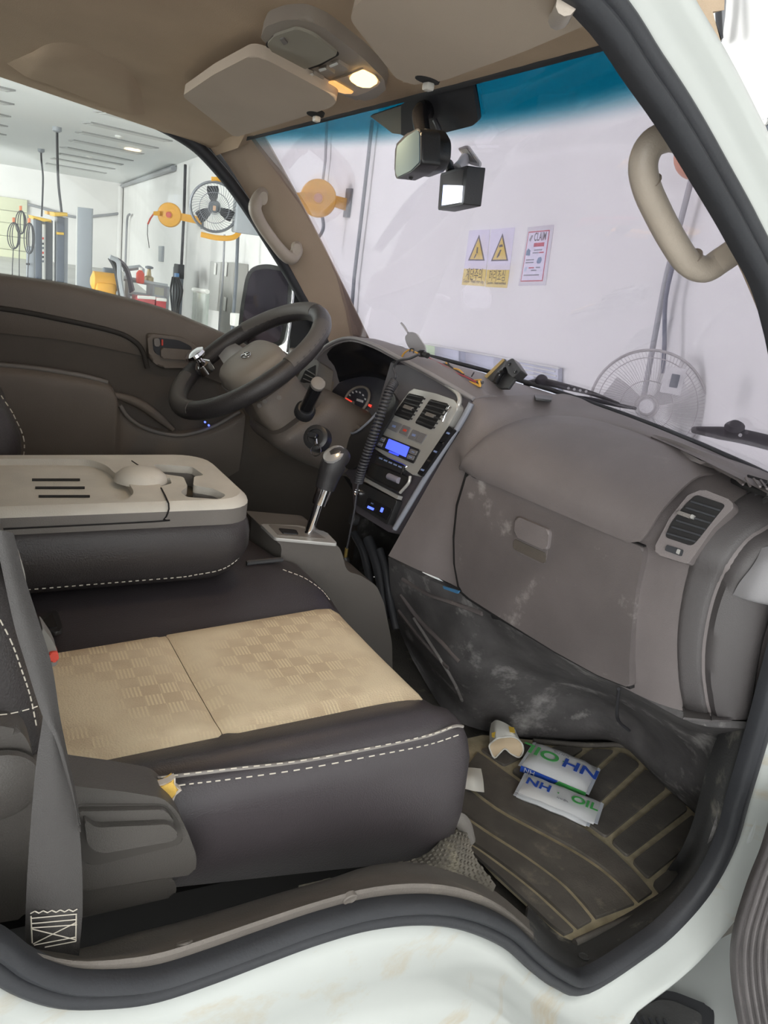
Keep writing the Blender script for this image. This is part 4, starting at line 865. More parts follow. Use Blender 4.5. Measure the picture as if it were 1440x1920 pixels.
def ventbox(c4, parent, n):
    VB = sp('centre_vent', c4, 0.0045, 0.003, DARK, parent, 0.006, 0.0)
    q = [V((x, y, 0)) for x, y in c4]
    for k in range(n):
        s0, s1 = (k+0.25)/n, (k+0.62)/n
        P = [q[0].lerp(q[3], s0), q[1].lerp(q[2], s0), q[1].lerp(q[2], s1), q[0].lerp(q[3], s1)]
        P = [(p.x, p.y) for p in P]
        sp('vane', P, 0.009, 0.005, BLACKP, VB, 0.0, 0.0006)
    m0 = q[0].lerp(q[2], 0.5); sp('vane_tab', [(m0.x-8, m0.y-5), (m0.x+6, m0.y), (m0.x+2, m0.y+6), (m0.x-12, m0.y+1)], 0.012, 0.006, GREYP, VB, 0.001, 0.0006)
ventbox([(766, 737), (796, 744), (767, 789), (738, 778)], BZ, 6)
ventbox([(806.5, 748), (841, 757), (809, 806), (777.5, 793)], BZ, 6)
ICON = mat('blue_icon', rgb(110, 130, 190), 0.4); BTN = mat('button_grey', rgb(92, 90, 92), 0.5)
for nm, c4, im in (('switch', [(733, 787.6), (754, 795.5), (743, 811), (723, 802)], ICON), ('hazard_switch', [(756, 796), (770, 802), (762, 818), (747, 811)], REDP), ('switch', [(773.6, 805), (787, 810), (777, 826), (764, 822)], ICON), ('switch', [(788, 810.5), (800, 815), (789, 831), (778, 827)], None)):
    b = sp(nm, c4, 0.0065, 0.005, BTN, BZ, 0.002, 0.001); cx = sum(p[0] for p in c4)/4; cy = sum(p[1] for p in c4)/4
    if im: sp('icon', [(cx-2, cy-3), (cx+4, cy-1), (cx+2, cy+3), (cx-4, cy+1)], 0.0072, 0.001, im, b)
# heater display
HD = sp('heater_panel', [(711.5, 813), (787, 843), (774, 869), (700, 836)], 0.007, 0.01, BLACKP, BZ, 0.004, 0.0015)
LCD = mat('blue_lcd', rgb(60, 76, 215), 0.3, emit=(0.045, 0.07, 0.75, 1), estr=0.9)
sp('lcd_screen', [(729, 822.5), (767, 838), (760, 857), (722, 840)], 0.0082, 0.002, LCD, HD, 0.001)
LTXT = mat('lcd_dim', rgb(44, 56, 190), 0.3, emit=(0.03, 0.05, 0.55, 1), estr=0.8)
sp('lcd_marks', [(730, 845), (748, 852), (746, 855), (728, 848)], 0.0088, 0.001, LTXT, HD)
for c4 in ([(714, 818), (722, 821), (718, 829), (710, 826)], [(709, 828), (717, 831), (714, 838), (706, 835)], [(770, 841), (782, 845.5), (778, 854), (766, 849)], [(765, 851), (777, 855), (773, 863), (762, 859)]):
    b = sp('key', c4, 0.0095, 0.003, BTN, HD, 0.0015, 0.0008); cx = sum(p[0] for p in c4)/4; cy = sum(p[1] for p in c4)/4
    sp('key_icon', [(cx-2, cy-2), (cx+2.5, cy), (cx+2, cy+2), (cx-2.5, cy)], 0.0101, 0.001, ICON, b)
# lower audio keys
AK = sp('audio_strip', [(708, 851), (757, 872), (752, 888), (703, 865)], 0.010, 0.012, BLACKP, BZ, 0.004, 0.002)
for k in range(5):
    x0 = 711+9*k; y0 = 857+3.9*k; sp('key_icon', [(x0, y0), (x0+6, y0+2.5), (x0+5, y0+5), (x0-1, y0+2.5)], 0.0108, 0.001, ICON, AK)
tube('audio_rim', on((SP[0]+sn*0.011, sn), [(706, 851), (757, 872), (759, 878), (752, 889)]), 0.0018, CHROME, AK, 6, 3)
# card slot cavity
CV = sp('pocket', [(697, 868), (768, 896), (750, 922), (686, 890)], 0.0055, 0.003, DARK, STK, 0.004)
tube('pocket_rim', on((SP[0]+sn*0.009, sn), [(769, 893), (766, 906), (750, 924)]), 0.0035, SILVER, CV, 6, 3)
tube('pocket_rim', on((SP[0]+sn*0.008, sn), [(750, 924), (715, 908), (684, 891)]), 0.003, BLACKP, CV, 6, 3)
tag_roll = tube('paper_roll', on((SP[0]+sn*0.008, sn), [(729, 893), (748, 901)]), 0.007, mat('roll_grey', rgb(120, 116, 130), 0.6), CV, 10)
sp('silver_strip', [(680, 893), (747, 929), (744, 936), (677, 899)], 0.006, 0.012, SILVER, STK, 0.001, 0.0015)
LPN = sp('socket_panel', [(673, 902), (744, 938), (726, 984), (664, 944)], 0.006, 0.015, BLACKP, STK, 0.004, 0.002)
c = at(672, 924, pl=(SP[0]+sn*0.006, sn)); lathe('lighter_socket', [(0.011, 0), (0.011, 0.004), (0.008, 0.005), (0.008, 0.001), (0.001, 0.001)], c, sn, CHROME, LPN, n=18)
sp('usb_panel', [(690, 932), (735, 955), (724, 975), (684, 950)], 0.0075, 0.003, GLOSSB, LPN, 0.003, 0.001)
UB = mat('blue_lamp', rgb(70, 90, 235), 0.3, emit=(0.06, 0.1, 1, 1), estr=1.2)
sp('usb_port', [(690, 948), (701, 953), (699, 957), (688, 952)], 0.0085, 0.002, UB, LPN); sp('usb_lamp', [(715, 951), (719, 953), (716, 961), (712, 959)], 0.0085, 0.002, UB, LPN, 0.001)
for k in range(2): sp('usb_mark', [(696+1*k, 942+k), (700, 944), (699, 946), (695, 944)], 0.0083, 0.001, ICON, LPN)
c = at(668, 975, pl=(SP[0]-sn*0.01, sn)); lathe('knob', [(0.013, 0), (0.013, 0.012), (0.010, 0.015), (0.001, 0.015)], c, sn, BLACKP, STK, n=18)
# rocker strip down the right of the bezel
RS = sp('side_rail', [(842, 798), (850, 805), (790, 893), (782, 888)], 0.006, 0.018, GLOSSB, STK, 0.002, 0.002)
for k in range(5):
    s = (k+0.5)/5; cx, cy = 846-60*s, 803+86*s; sp('rail_mark', [(cx-2, cy-2), (cx+3, cy), (cx+1, cy+3), (cx-4, cy+1)], 0.0075, 0.002, CHROME if k % 2 else ICON, RS)
tube('vent_rim', on((SP[0]+sn*0.012, sn), [(845, 762), (836, 776), (830, 790)]), 0.003, CHROME, BZ, 6, 3)
# ---- instrument hood and left side
lip = [(560, 790, 0.305), (566, 745, 0.31), (580, 700, 0.315), (600, 660, 0.32), (628, 640, 0.33), (660, 634, 0.337), (700, 646, 0.342), (742, 668, 0.35), (790, 692, 0.362), (840, 720, 0.372), (888, 748, 0.385)]
LP_ = [at(x, y, X=xx) for x, y, xx in lip]
bk = []
for p in LP_:
    yb = p.y; zt = 0.765 if p.y < 0.45 else 0.76-(p.y-0.45)*0.2
    bk.append(V((0.47, p.y*1.0, min(p.z+0.004, zt) if p.z > 0.70 else p.z)))
end = [V((XB(min(p.y, 0.68))-0.01, p.y, ZB if p.z > 0.7 else p.z)) for p in bk]
midr = [(p*0.55+q*0.45)+V((0, 0, 0.008 if p.z > 0.70 else 0)) for p, q in zip(LP_, bk)]
grid('instrument_hood', [LP_, midr, bk, end], mat('hood_grey', rgb(98, 92, 92), 0.5, bump=0.3, bscale=700), DB, 3, 3, thick=-0.008)
tube('hood_lip', LP_[1:], 0.0045, mat('hood_lip_grey', rgb(120, 116, 118), 0.4), DB, 8, 4)
# shroud inside the hood
GC = at(668, 760, X=0.385); GPL = (GC, V((-0.86, 0, 0.5)).normalized()); gnn = GPL[1]
inner = [p+V((0.004, 0, -0.004)) for p in LP_[:8]]
face_px = [(600, 790), (604, 768), (612, 742), (628, 722), (650, 712), (680, 706), (706, 708), (728, 716)]
face = on(GPL, face_px)
grid('shroud', [inner, [(a*0.5+b*0.5)+V((0.01, 0, 0.006)) for a, b in zip(inner, face)], face], GLOSSB, DB, 2, 3, thick=0.004)
CL = prism('instrument_cluster', on(GPL, face_px+[(725, 745), (705, 775), (680, 800), (650, 812), (610, 800)]), -gnn*0.01, mat('cluster_face', rgb(40, 40, 46), 0.4), DB)
def gp(name, px, h, d, m, parent, r=0.0): 
    P = on((GPL[0]+gnn*h, gnn), px); P = rnd(P, r) if r else P
    return prism(name, P, -gnn*d, m, parent, 0.0)
ringp = [(640, 768), (645, 752), (654, 736), (668, 727), (682, 726), (691, 733), (692, 746), (686, 760), (672, 777)]
sd = gp('speedometer', cr([V((x, y, 0)) for x, y in ringp], 1) and ringp, 0.002, 0.004, mat('dial_face', rgb(34, 36, 44), 0.4), CL, 0.004)
tube('dial_ring', on((GPL[0]+gnn*0.004, gnn), ringp), 0.0035, GREYP, sd, 8, 4)
DIALW = mat('dial_white', rgb(190, 192, 200), 0.5)
for k in range(9):
    a = math.radians(200-22*k); cx, cy = 664, 758; p = (cx+20*math.cos(a)*0.9+4, cy-24*math.sin(a)); gp('tick', [(p[0]-1.4, p[1]-2), (p[0]+1.4, p[1]-1), (p[0]+1.4, p[1]+2), (p[0]-1.4, p[1]+1)], 0.003, 0.001, DIALW, sd)
nee = mat('needle_red', rgb(225, 60, 50), 0.4, emit=(0.7, 0.05, 0.03, 1), estr=0.4)
gp('needle', [(648, 745), (662, 753), (661, 756), (647, 748)], 0.006, 0.0015, nee, sd)
c = at(662, 757, pl=(GPL[0]+gnn*0.003, gnn)); lathe('needle_hub', [(0.006, 0), (0.006, 0.003), (0.003, 0.005)], c, gnn, GREYP, sd, n=14)
gp('odometer', [(669, 747), (681, 751), (680, 755), (668, 751)], 0.003, 0.001, DIALW, sd)
sg = gp('fuel_gauge', [(676, 774), (684, 769), (691, 773), (689, 784), (681, 788), (675, 783)], 0.003, 0.004, mat('dial_face_small', rgb(34, 36, 44), 0.4), CL, 0.003)
tube('dial_ring', on((GPL[0]+gnn*0.004, gnn), [(676, 774), (684, 769), (691, 773), (689, 784)]), 0.002, GREYP, sg, 6, 3); gp('needle', [(678, 776), (684, 780), (683, 782), (677, 778)], 0.005, 0.001, nee, sg)
gp('warning_lamp', [(691, 757), (697, 759), (695, 764), (690, 761)], 0.003, 0.001, nee, CL)
# lower cowl under the cluster and dark panel beside the stack
grid('cluster_cowl', [[at(604, 772, X=0.345), at(640, 792, X=0.34), at(672, 800, X=0.335), at(705, 778, X=0.34), at(735, 735, X=0.355)], [at(606, 800, X=0.32), at(636, 815, X=0.315), at(664, 820, X=0.312), at(700, 800, X=0.32), at(742, 750, X=0.34)], [at(610, 850, X=0.315), at(640, 870, X=0.31), at(660, 880, X=0.305), at(690, 850, X=0.31), at(735, 780, X=0.335)]], BLACKP, DB, 4, 4, thick=0.008)
tube('cowl_edge', [at(x, y, X=xx) for x, y, xx in ((612, 772, 0.335), (632, 784, 0.328), (640, 800, 0.322), (662, 812, 0.315), (690, 792, 0.322), (712, 768, 0.335))], 0.003, TRIMB, DB, 6, 4)
# driver knee panel and left air vent
prism('knee_panel', [V((0.36, -0.02, 0.44)), V((0.33, 0.69, 0.46)), V((0.33, 0.69, 0.70)), V((0.345, 0.52, 0.68)), V((0.33, 0.5, 0.62)), V((0.325, 0.18, 0.58)), V((0.36, -0.02, 0.62))], V((0.05, 0, 0)), DOORP, DB, 0.006)
lv = at(576, 707, X=0.29)
LVP = (lv, V((-0.9, -0.1, 0.42)).normalized())
LVN = LVP[1]
o = prism('left_vent', rnd(on(LVP, [(553, 716), (566, 692), (590, 672), (598, 678), (594, 705), (590, 738), (562, 730)]), 0.006), -LVN*0.05, GREYP, DB, 0.004, 3)
prism('vent_opening', rnd(on((lv+LVN*0.001, LVN), [(562, 716), (572, 695), (592, 684), (590, 710), (586, 728)]), 0.003), -LVN*0.003, DARK, o)
for k in range(4): tube('vane', on((lv+LVN*0.003, LVN), [(566+3*k, 718-8*k), (590, 727-8*k)]), 0.0016, GREYP, o, 5)
# driver footwell shroud
o = prism('wall_firewall', [V((0.93, -0.70, -0.02)), V((0.93, 0.70, -0.02)), V((0.93, 0.70, 0.60)), V((0.70, 0.0, 0.72)), V((0.93, -0.70, 0.60))], V((0.03, 0, 0)), DARK, smooth=False); struct(o, 'dark firewall of the truck cab', 'cab wall')
o = grid('wall_nose', [[V((XB(y)+0.02, y, ZB-0.03)) for y in (-0.74, -0.4, 0, 0.4, 0.74)], [V((0.95, y, 0.55)) for y in (-0.74, -0.4, 0, 0.4, 0.74)], [V((0.98, y, -0.1)) for y in (-0.74, -0.4, 0, 0.4, 0.74)]], PAINT, None, 3, 3, thick=0.02); struct(o, 'white nose panel of the truck below the windscreen', 'cab body')
# ================================================================== steering wheel and column
SWC = V((0.100, 0.37, 0.711)); TH = math.radians(38.1)
SU = V((0, 1, 0)); SV = V((math.cos(TH), 0, math.sin(TH))); SN = V((-math.sin(TH), 0, math.cos(TH)))
def sw_(u, v, n=0.0): return SWC+SU*u+SV*v+SN*n
t = thing('steering_wheel', 'black leather steering wheel with a grey hub and chrome spinner knob', 'steering wheel', SWC)
R0 = 0.184
rim = tube('rim', [sw_(R0*math.cos(a), R0*math.sin(a)) for a in [2*math.pi*j/64 for j in range(64)]], 0.0205, mat('rim_leather', rgb(38, 36, 36), 0.4, bump=0.4, bscale=500), t, 14, 0, True)
WORNLIT = mat('worn_lit_leather', rgb(66, 63, 60), 0.6, bump=0.4, bscale=900)  # wear and the light on the rim top, both put into the colour
for a0, a1 in ((20, 95), (125, 172), (250, 318)):
    tube('grip_patch', [sw_((R0)*math.cos(math.radians(a)), (R0)*math.sin(math.radians(a)), 0.002) for a in [a0+(a1-a0)*j/20 for j in range(21)]], 0.0201, WORNLIT, rim, 14)
def pad(nm, pts, h0, h1, m, shrink=0.86):
    rings = []
    for f, h in ((1.0, h0), (1.0, h0+(h1-h0)*0.55), (0.96, h0+(h1-h0)*0.85), (shrink, h1), (shrink*0.6, h1+0.004), (0.05, h1+0.006)):
        rings.append([sw_(u*f, v*f, h) for u, v in pts])
    return loft(nm, rings, m, t)
HUBM = mat('hub_grey', rgb(122, 114, 104), 0.5, bump=0.3, bscale=700)
hubp = [(p.x, p.y) for p in cr([V((0.085, 0.02, 0)), V((0.075, 0.055, 0)), V((0.03, 0.068, 0)), V((-0.03, 0.068, 0)), V((-0.075, 0.055, 0)), V((-0.085, 0.02, 0)), V((-0.078, -0.04, 0)), V((-0.04, -0.075, 0)), V((0.04, -0.075, 0)), V((0.078, -0.04, 0))], 4, True)]
pad('hub_pad', hubp, -0.055, 0.004, HUBM)
ring2 = [sw_(u*1.03, v*1.03, -0.030) for u, v in hubp]; tube('hub_seam', ring2, 0.003, GREYP, t, 6, 0, True)
for sgn_ in (1, -1):
    rows = [[sw_(sgn_*0.07, 0.035, -0.020), sw_(sgn_*0.115, 0.03, -0.020), sw_(sgn_*0.155, 0.025, -0.008), sw_(sgn_*0.182, 0.022, 0.0)], [sw_(sgn_*0.07, 0.0, -0.012), sw_(sgn_*0.115, 0.0, -0.014), sw_(sgn_*0.155, 0.0, -0.004), sw_(sgn_*0.182, 0.0, 0.003)], [sw_(sgn_*0.07, -0.04, -0.022), sw_(sgn_*0.115, -0.035, -0.022), sw_(sgn_*0.155, -0.028, -0.010), sw_(sgn_*0.182, -0.024, 0.0)]]
    grid('spoke', rows, mat('spoke_grey', rgb(140, 138, 136), 0.35, metal=0.2), t, 3, 3, thick=0.012)
# badge: oval ring with a slanted letter form
bo = lambda u, v, n=0.0115: sw_(-u, v-0.002, n)
badge = tube('badge', [bo(0.019*math.cos(a), 0.0105*math.sin(a)) for a in [2*math.pi*j/28 for j in range(28)]], 0.0014, CHROME, t, 6, 0, True)
for A_ in ([(-0.012, -0.007), (-0.003, 0.0085)], [(0.003, -0.0085), (0.012, 0.007)], [(-0.008, 0.0012), (0.008, -0.0012)]):
    tube('badge_bar', [bo(*A_[0]), bo(*A_[1])], 0.0017, CHROME, badge, 6)
# spinner knob
kb = sw_(R0*math.cos(math.radians(164)), R0*math.sin(math.radians(164)))
kb = sw_(0.155, -0.105)
ang = math.radians(-24); kb = sw_(R0*math.cos(ang), R0*math.sin(ang))
kb = at(383, 690, pl=(SWC, SN))
KN = lathe('spinner_base', [(0.02, -0.012), (0.021, 0.010), (0.014, 0.016), (0.009, 0.020), (0.009, 0.028)], kb, SN, CHROME, t, n=20)
lathe('spinner_knob', [(0.010, 0.026), (0.022, 0.030), (0.0255, 0.036), (0.024, 0.043), (0.014, 0.048), (0.002, 0.049)], kb, SN, CHROME, KN, n=24)
# column shroud
t = thing('steering_column', 'dark brown steering column cover with ignition lock and stalk', 'steering column', (0.33, 0.37, 0.42))
CD = -SN
def colring(s, w_, h_, r, dx=0.0, dy=0.0):
    c = SWC+CD*s+SV*dx+SU*dy; return [c+SU*a+SV*b for a, b in rr(w_, h_, r, 5)]
loft('upper_cover', [colring(0.062, 0.10, 0.09, 0.03), colring(0.07, 0.14, 0.12, 0.03), colring(0.12, 0.155, 0.13, 0.03), colring(0.16, 0.16, 0.13, 0.03, 0.01)], DOORP, t)
COLG = mat('column_brown', rgb(74, 67, 61), 0.5, bump=0.35, bscale=600, var=0.05)
loft('lower_cover', [colring(0.145, 0.20, 0.15, 0.04, 0.01, -0.005), colring(0.165, 0.22, 0.19, 0.05, 0.02, -0.01), colring(0.22, 0.22, 0.20, 0.06, 0.045, -0.01), colring(0.30, 0.21, 0.20, 0.06, 0.09, -0.01), colring(0.40, 0.20, 0.16, 0.05, 0.15, -0.02), colring(0.52, 0.14, 0.12, 0.04, 0.2)], COLG, t, sm=3)
loft('pedal_shroud', [colring(0.45, 0.34, 0.3, 0.06, 0.22), colring(0.70, 0.5, 0.42, 0.06, 0.3)], DARK, t)
sp0 = at(572, 770, X=0.165); sp1 = at(596, 720, X=0.145)
sd_ = (sp1-sp0)
lathe('stalk_boot', [(0.022, -0.01), (0.022, 0.006), (0.017, 0.012)], sp0, sd_, BLACKP, t, n=18)
STL = tube('stalk', [sp0, sp0.lerp(sp1, 0.5), sp1], 0.014, GLOSSB, t, 14)
lathe('stalk_cap', [(0.0145, -0.004), (0.0145, 0.004), (0.011, 0.006), (0.001, 0.006)], sp1, sd_, GREYP, STL, n=16)
ig = at(592, 820, X=0.155); igd = V((-0.62, -0.55, 0.35))
IG = lathe('ignition_lock', [(0.028, -0.02), (0.026, 0.002), (0.020, 0.005), (0.017, 0.005), (0.016, 0.001), (0.001, 0.001)], ig, igd, BLACKP, t, n=22)
x, y, z = basis(igd); plate('key_head', ig+z*0.012, x, y, 0.020, 0.012, 0.012, GLOSSB, IG, 0.004)
kr = at(592, 845, X=0.145); tube('key_ring', [kr+x*0.011*math.cos(a)+y*0.011*math.sin(a) for a in [2*math.pi*j/20 for j in range(20)]], 0.0011, CHROME, IG, 6, 0, True)
tube('key_blade', [ig+z*0.014+x*0.006-y*0.004, kr+y*0.012+z*0.006], 0.003, CHROME, IG, 6)
for (px, py) in ((497, 752), (487, 760), (477, 747), (524, 745)):
    p = at(px, py, X=0.10); lathe('screw_cap', [(0.005, 0.0), (0.005, 0.003), (0.001, 0.003)], p, (-0.6, -0.7, -0.2), GREYP, t, n=10)
# ================================================================== gear console and lever
t = thing('gear_console', 'dark grey floor console with a silver gearshift plate', 'console', (0.15, 0.04, 0.0))
Y0 = -0.03
prof = [at(px, py, Y=Y0) for px, py in ((512, 1012), (632, 1020), (641, 1035), (650, 1072), (675, 1078), (706, 1098), (720, 1130), (735, 1205))]
prof = [V((0.045, Y0, prof[0].z-0.01))]+prof+[V((0.36, Y0, 0.0)), V((0.045, Y0, 0.0))]
CONS = prism('console_body', rnd(prof, 0.012, 3), V((0, 0.165, 0)), mat('console_grey', rgb(84, 79, 74), 0.5, bump=0.3, bscale=600, var=0.05), t, 0.008, 3)
zc = prof[1].z
PPL = (V((0, 0, zc+0.004)), V((0, 0, 1)))
PL = prism('shift_plate', rnd(on(PPL, [(488, 982), (515, 1008), (633, 1019), (612, 997), (560, 985)]), 0.006), V((0, 0, -0.006)), SILVER, t, 0.002)
prism('shift_inset', rnd(on((V((0, 0, zc+0.005)), UP), [(503, 983), (522, 1003), (612, 1010), (590, 996), (556, 987)]), 0.004), V((0, 0, -0.002)), GREYP, PL, 0.0005)
prism('shift_display', rnd(on((V((0, 0, zc+0.007)), UP), [(522, 990), (555, 993), (560, 1001), (530, 999)]), 0.003), V((0, 0, -0.004)), GLOSSB, PL, 0.001)
lb = at(578, 1003, Z=zc); lt = at(604, 925, Y=lb.y-0.002)
t2 = thing('gear_lever', 'chrome gear lever with a dark grey grip beside the dashboard', 'gear lever', lb)
tube('shaft', [lb, lb.lerp(lt, 0.45), lt], [0.010, 0.0095, 0.009], CHROME, t2, 14)
c0 = at(598, 945, Y=lb.y-0.002); c1 = at(610, 910, Y=lb.y-0.002); tube('collar', [c0, c1], [0.0145, 0.017], CHROME, t2, 16)
g = [(609, 916, 0.0185), (615, 897, 0.0205), (621, 880, 0.0235), (628, 866, 0.025), (638, 858, 0.022), (648, 862, 0.014)]
GRIPM = mat('grip_grey', rgb(32, 31, 32), 0.45, bump=0.25, bscale=800)
gr = tube('grip', [at(x, y, Y=lb.y-0.002) for x, y, r in g], [r for x, y, r in g], GRIPM, t2, 16, 4)
lathe('grip_cap', [(0.020, 0.0), (0.0195, 0.006), (0.013, 0.010), (0.002, 0.011)], at(626, 862, Y=lb.y-0.004)+V((0.0, 0, 0.008)), (-0.45, -0.25, 0.85), mat('grip_silver', rgb(168, 166, 164), 0.25, metal=0.4), gr, n=20, sy=1.2)
# ================================================================== passenger bench cushion
def fabric():
    m = bpy.data.materials.new('beige_checked_cloth'); m.use_nodes = True; nt = m.node_tree; N = nt.nodes; L = nt.links; p = N['Principled BSDF']; p.inputs['Roughness'].default_value = 0.75; p.inputs['Specular IOR Level'].default_value = 0.3
    tc = N.new('ShaderNodeNewGeometry'); mp = N.new('ShaderNodeMapping'); L.new(tc.outputs['Position'], mp.inputs[0]); mp.inputs['Rotation'].default_value = (0, 0, math.radians(2))
    ck = N.new('ShaderNodeTexChecker'); ck.inputs['Scale'].default_value = 42.0; L.new(mp.outputs[0], ck.inputs[0])
    mpz = N.new('ShaderNodeVectorMath'); mpz.operation = 'MULTIPLY'; mpz.inputs[1].default_value = (1, 1, 0); L.new(mp.outputs[0], mpz.inputs[0])
    ad = N.new('ShaderNodeVectorMath'); ad.operation = 'ADD'; ad.inputs[1].default_value = (0, 0, 0.01); L.new(mpz.outputs[0], ad.inputs[0]); L.new(ad.outputs[0], ck.inputs[0])
    wv = N.new('ShaderNodeTexWave'); wv.wave_type = 'BANDS'; wv.bands_direction = 'X'; wv.inputs['Scale'].default_value = 64; wv.inputs['Distortion'].default_value = 0.4; L.new(ad.outputs[0], wv.inputs[0])
    mul = N.new('ShaderNodeMath'); mul.operation = 'MULTIPLY'; L.new(ck.outputs['Fac'], mul.inputs[0]); L.new(wv.outputs['Fac'], mul.inputs[1])
    nz = N.new('ShaderNodeTexNoise'); nz.inputs['Scale'].default_value = 7; nz.inputs['Detail'].default_value = 5; L.new(tc.outputs['Position'], nz.inputs[0])
    wr = N.new('ShaderNodeMapRange'); wr.inputs['From Min'].default_value = 0.40; wr.inputs['From Max'].default_value = 0.62; L.new(nz.outputs[0], wr.inputs[0])
    inv = N.new('ShaderNodeMath'); inv.operation = 'MULTIPLY_ADD'; inv.inputs[1].default_value = -0.75; inv.inputs[2].default_value = 1.0; L.new(wr.outputs[0], inv.inputs[0])
    m2 = N.new('ShaderNodeMath'); m2.operation = 'MULTIPLY'; L.new(mul.outputs[0], m2.inputs[0]); L.new(inv.outputs[0], m2.inputs[1])
    ca = N.new('ShaderNodeMix'); ca.data_type = 'RGBA'; ca.inputs['A'].default_value = rgb(214, 188, 144); ca.inputs['B'].default_value = rgb(238, 219, 180); L.new(wr.outputs[0], ca.inputs['Factor'])
    cb = N.new('ShaderNodeMix'); cb.data_type = 'RGBA'; L.new(m2.outputs[0], cb.inputs['Factor']); L.new(ca.outputs['Result'], cb.inputs['A']); cb.inputs['B'].default_value = rgb(242, 224, 184)
    L.new(cb.outputs['Result'], p.inputs['Base Color'])
    n2 = N.new('ShaderNodeTexNoise'); n2.inputs['Scale'].default_value = 420; L.new(tc.outputs['Position'], n2.inputs[0]); bp = N.new('ShaderNodeBump'); bp.inputs['Strength'].default_value = 0.5; bp.inputs['Distance'].default_value = 0.002; L.new(n2.outputs[0], bp.inputs['Height']); L.new(bp.outputs[0], p.inputs['Normal'])
    return m
BEIGE = fabric()
t = thing('passenger_seat', 'beige checked and black leather passenger seat with a torn side', 'seat', (-0.2, -0.35, 0.2))
def zbot(x): return 0.198+max(0.0, 0.02-x)*0.22
CS = [(0.13, 0.25), (0.14, 0.37), (0.12, 0.397), (0.03, 0.402), (-0.09, 0.404), (-0.17, 0.402), (-0.215, 0.392), (-0.26, 0.386), (-0.38, 0.384), (-0.50, 0.387), (-0.535, 0.395), (-0.565, 0.408), (-0.59, 0.408), (-0.607, 0.396), (-0.616, 0.36), (-0.622, 0.30), (-0.612, 0.262)]
def cush(x, top, dy=0.0, s=1.0):
    zb = zbot(x); out = []
    for i, (y, z) in enumerate(CS):
        if z < 0.38 and i > 10: z = zb+(z-0.262)*(0.36-zb)/(0.36-0.262)*1.0 if z <= 0.36 else z
        if z > 0.3: z = z-top*(1 if z > 0.37 else 0.4)
        yy = -0.24+(y+0.24)*s+dy
        if x > 0.02: yy = min(yy, -0.04)
        out.append(V((x, yy, z)))
    out += [V((x, -0.56*s, zb-0.005)), V((x, -0.05, zb-0.005))]
    return out
loft('cushion', [cush(-0.56, 0.0), cush(-0.45, 0.0), cush(-0.30, 0.0), cush(-0.12, 0.0), cush(0.0, 0.0), cush(0.045, 0.003, 0, 1.0), cush(0.072, 0.012, 0, 0.993), cush(0.088, 0.032, 0, 0.98), cush(0.092, 0.07, 0, 0.965)], LEATHERD, t, sm=3)
def ztop(y):
    for (y1, z1), (y0, z0) in zip(CS[3:13], CS[4:14]):
        if y0 <= y <= y1: return z0+(z1-z0)*(y-y0)/(y1-y0)
    return 0.39
def puff(name, x0, x1, edges, m, amp, nx=16, ny=14, par=None):
    """padded panel over the cushion between x0 and x1; edges(x) gives y range"""
    rows = []
    for i in range(nx+1):
        u = i/nx; x = x0+(x1-x0)*u; ya, yb = edges(x); r = []
        for j in range(ny+1):
            v = j/ny; y = ya+(yb-ya)*v; e = min(1.0, 12*u+0.25, 12*(1-u)+0.25, 10*v, 10*(1-v)); e = e*(2-e)
            xx = x; fr = max(0.0, (x-0.03)/0.045)
            r.append(V((xx, y, 0.382+(ztop(y)-0.382)*0.6+amp*e-0.012*fr*fr)))
        rows.append(r)
    return grid(name, rows, m, par or t, 1, 1, thick=0.012)
edg = lambda x: (-0.222-0.10*max(0, 0.056-x)*0.9, -0.524-0.03*max(0, 0.05-x))
puff('cloth_panel', -0.2285, 0.066, edg, BEIGE, 0.013)
puff('cloth_panel', -0.50, -0.2295, edg, BEIGE, 0.013)
# piping and stitching along the right bolster
def pipe(y, z): return [V((x, y+(0.012 if x > 0.07 else 0), z-(0.003 if x > 0.06 else 0)-(0.012 if x > 0.08 else 0))) for x in (-0.5, -0.4, -0.3, -0.2, -0.1, 0.0, 0.05, 0.078, 0.086)]
P1 = [at(x, y, Y=-0.606) for x, y in ((190, 1478), (300, 1459), (430, 1443), (560, 1428), (700, 1402), (800, 1380), (850, 1362))]
P2 = [at(x, y, Y=-0.613) for x, y in ((240, 1487), (330, 1470), (430, 1458), (560, 1440), (700, 1414), (800, 1394), (862, 1374))]
pp_ = [at(862, 1374, Y=-0.613), at(868, 1362, Y=-0.606), at(862, 1345, Y=-0.59), at(846, 1325, Y=-0.57)]
tube('piping', P1+[pp_[1]], 0.0022, mat('grey_piping', rgb(120, 114, 108), 0.5), t, 6, 4)
def dashes(name, pts, ln, gap, r, m, parent, lift=V((0, 0, 0))):
    P = cr(pts, 12); bm = bmesh.new(); acc = 0.0; cur = [P[0]+lift]; ondash = True
    for a, b in zip(P, P[1:]):
        acc += (b-a).length; cur.append(b+lift)
        if acc > (ln if ondash else gap):
            if ondash and len(cur) > 1: bm_tube(bm, [cur[0], cur[-1]], r, 4)
            ondash = not ondash; acc = 0.0; cur = [b+lift]
    o_ = finish(name, bm, m, parent); o_['kind'] = 'stuff'; return o_
dashes('stitching', P1, 0.0045, 0.0022, 0.0009, STITCH, t, V((0, -0.004, 0.004))); dashes('stitching', P2, 0.0045, 0.0022, 0.0009, STITCH, t, V((0, -0.003, 0.0)))
dashes('stitching', [at(x, y, Y=-0.3) for x, y in ()] or [V((0.02, -0.1, 0.408)), V((0.05, -0.13, 0.402)), V((0.066, -0.17, 0.395)), V((0.07, -0.2, 0.388))], 0.004, 0.002, 0.0008, STITCH, t)
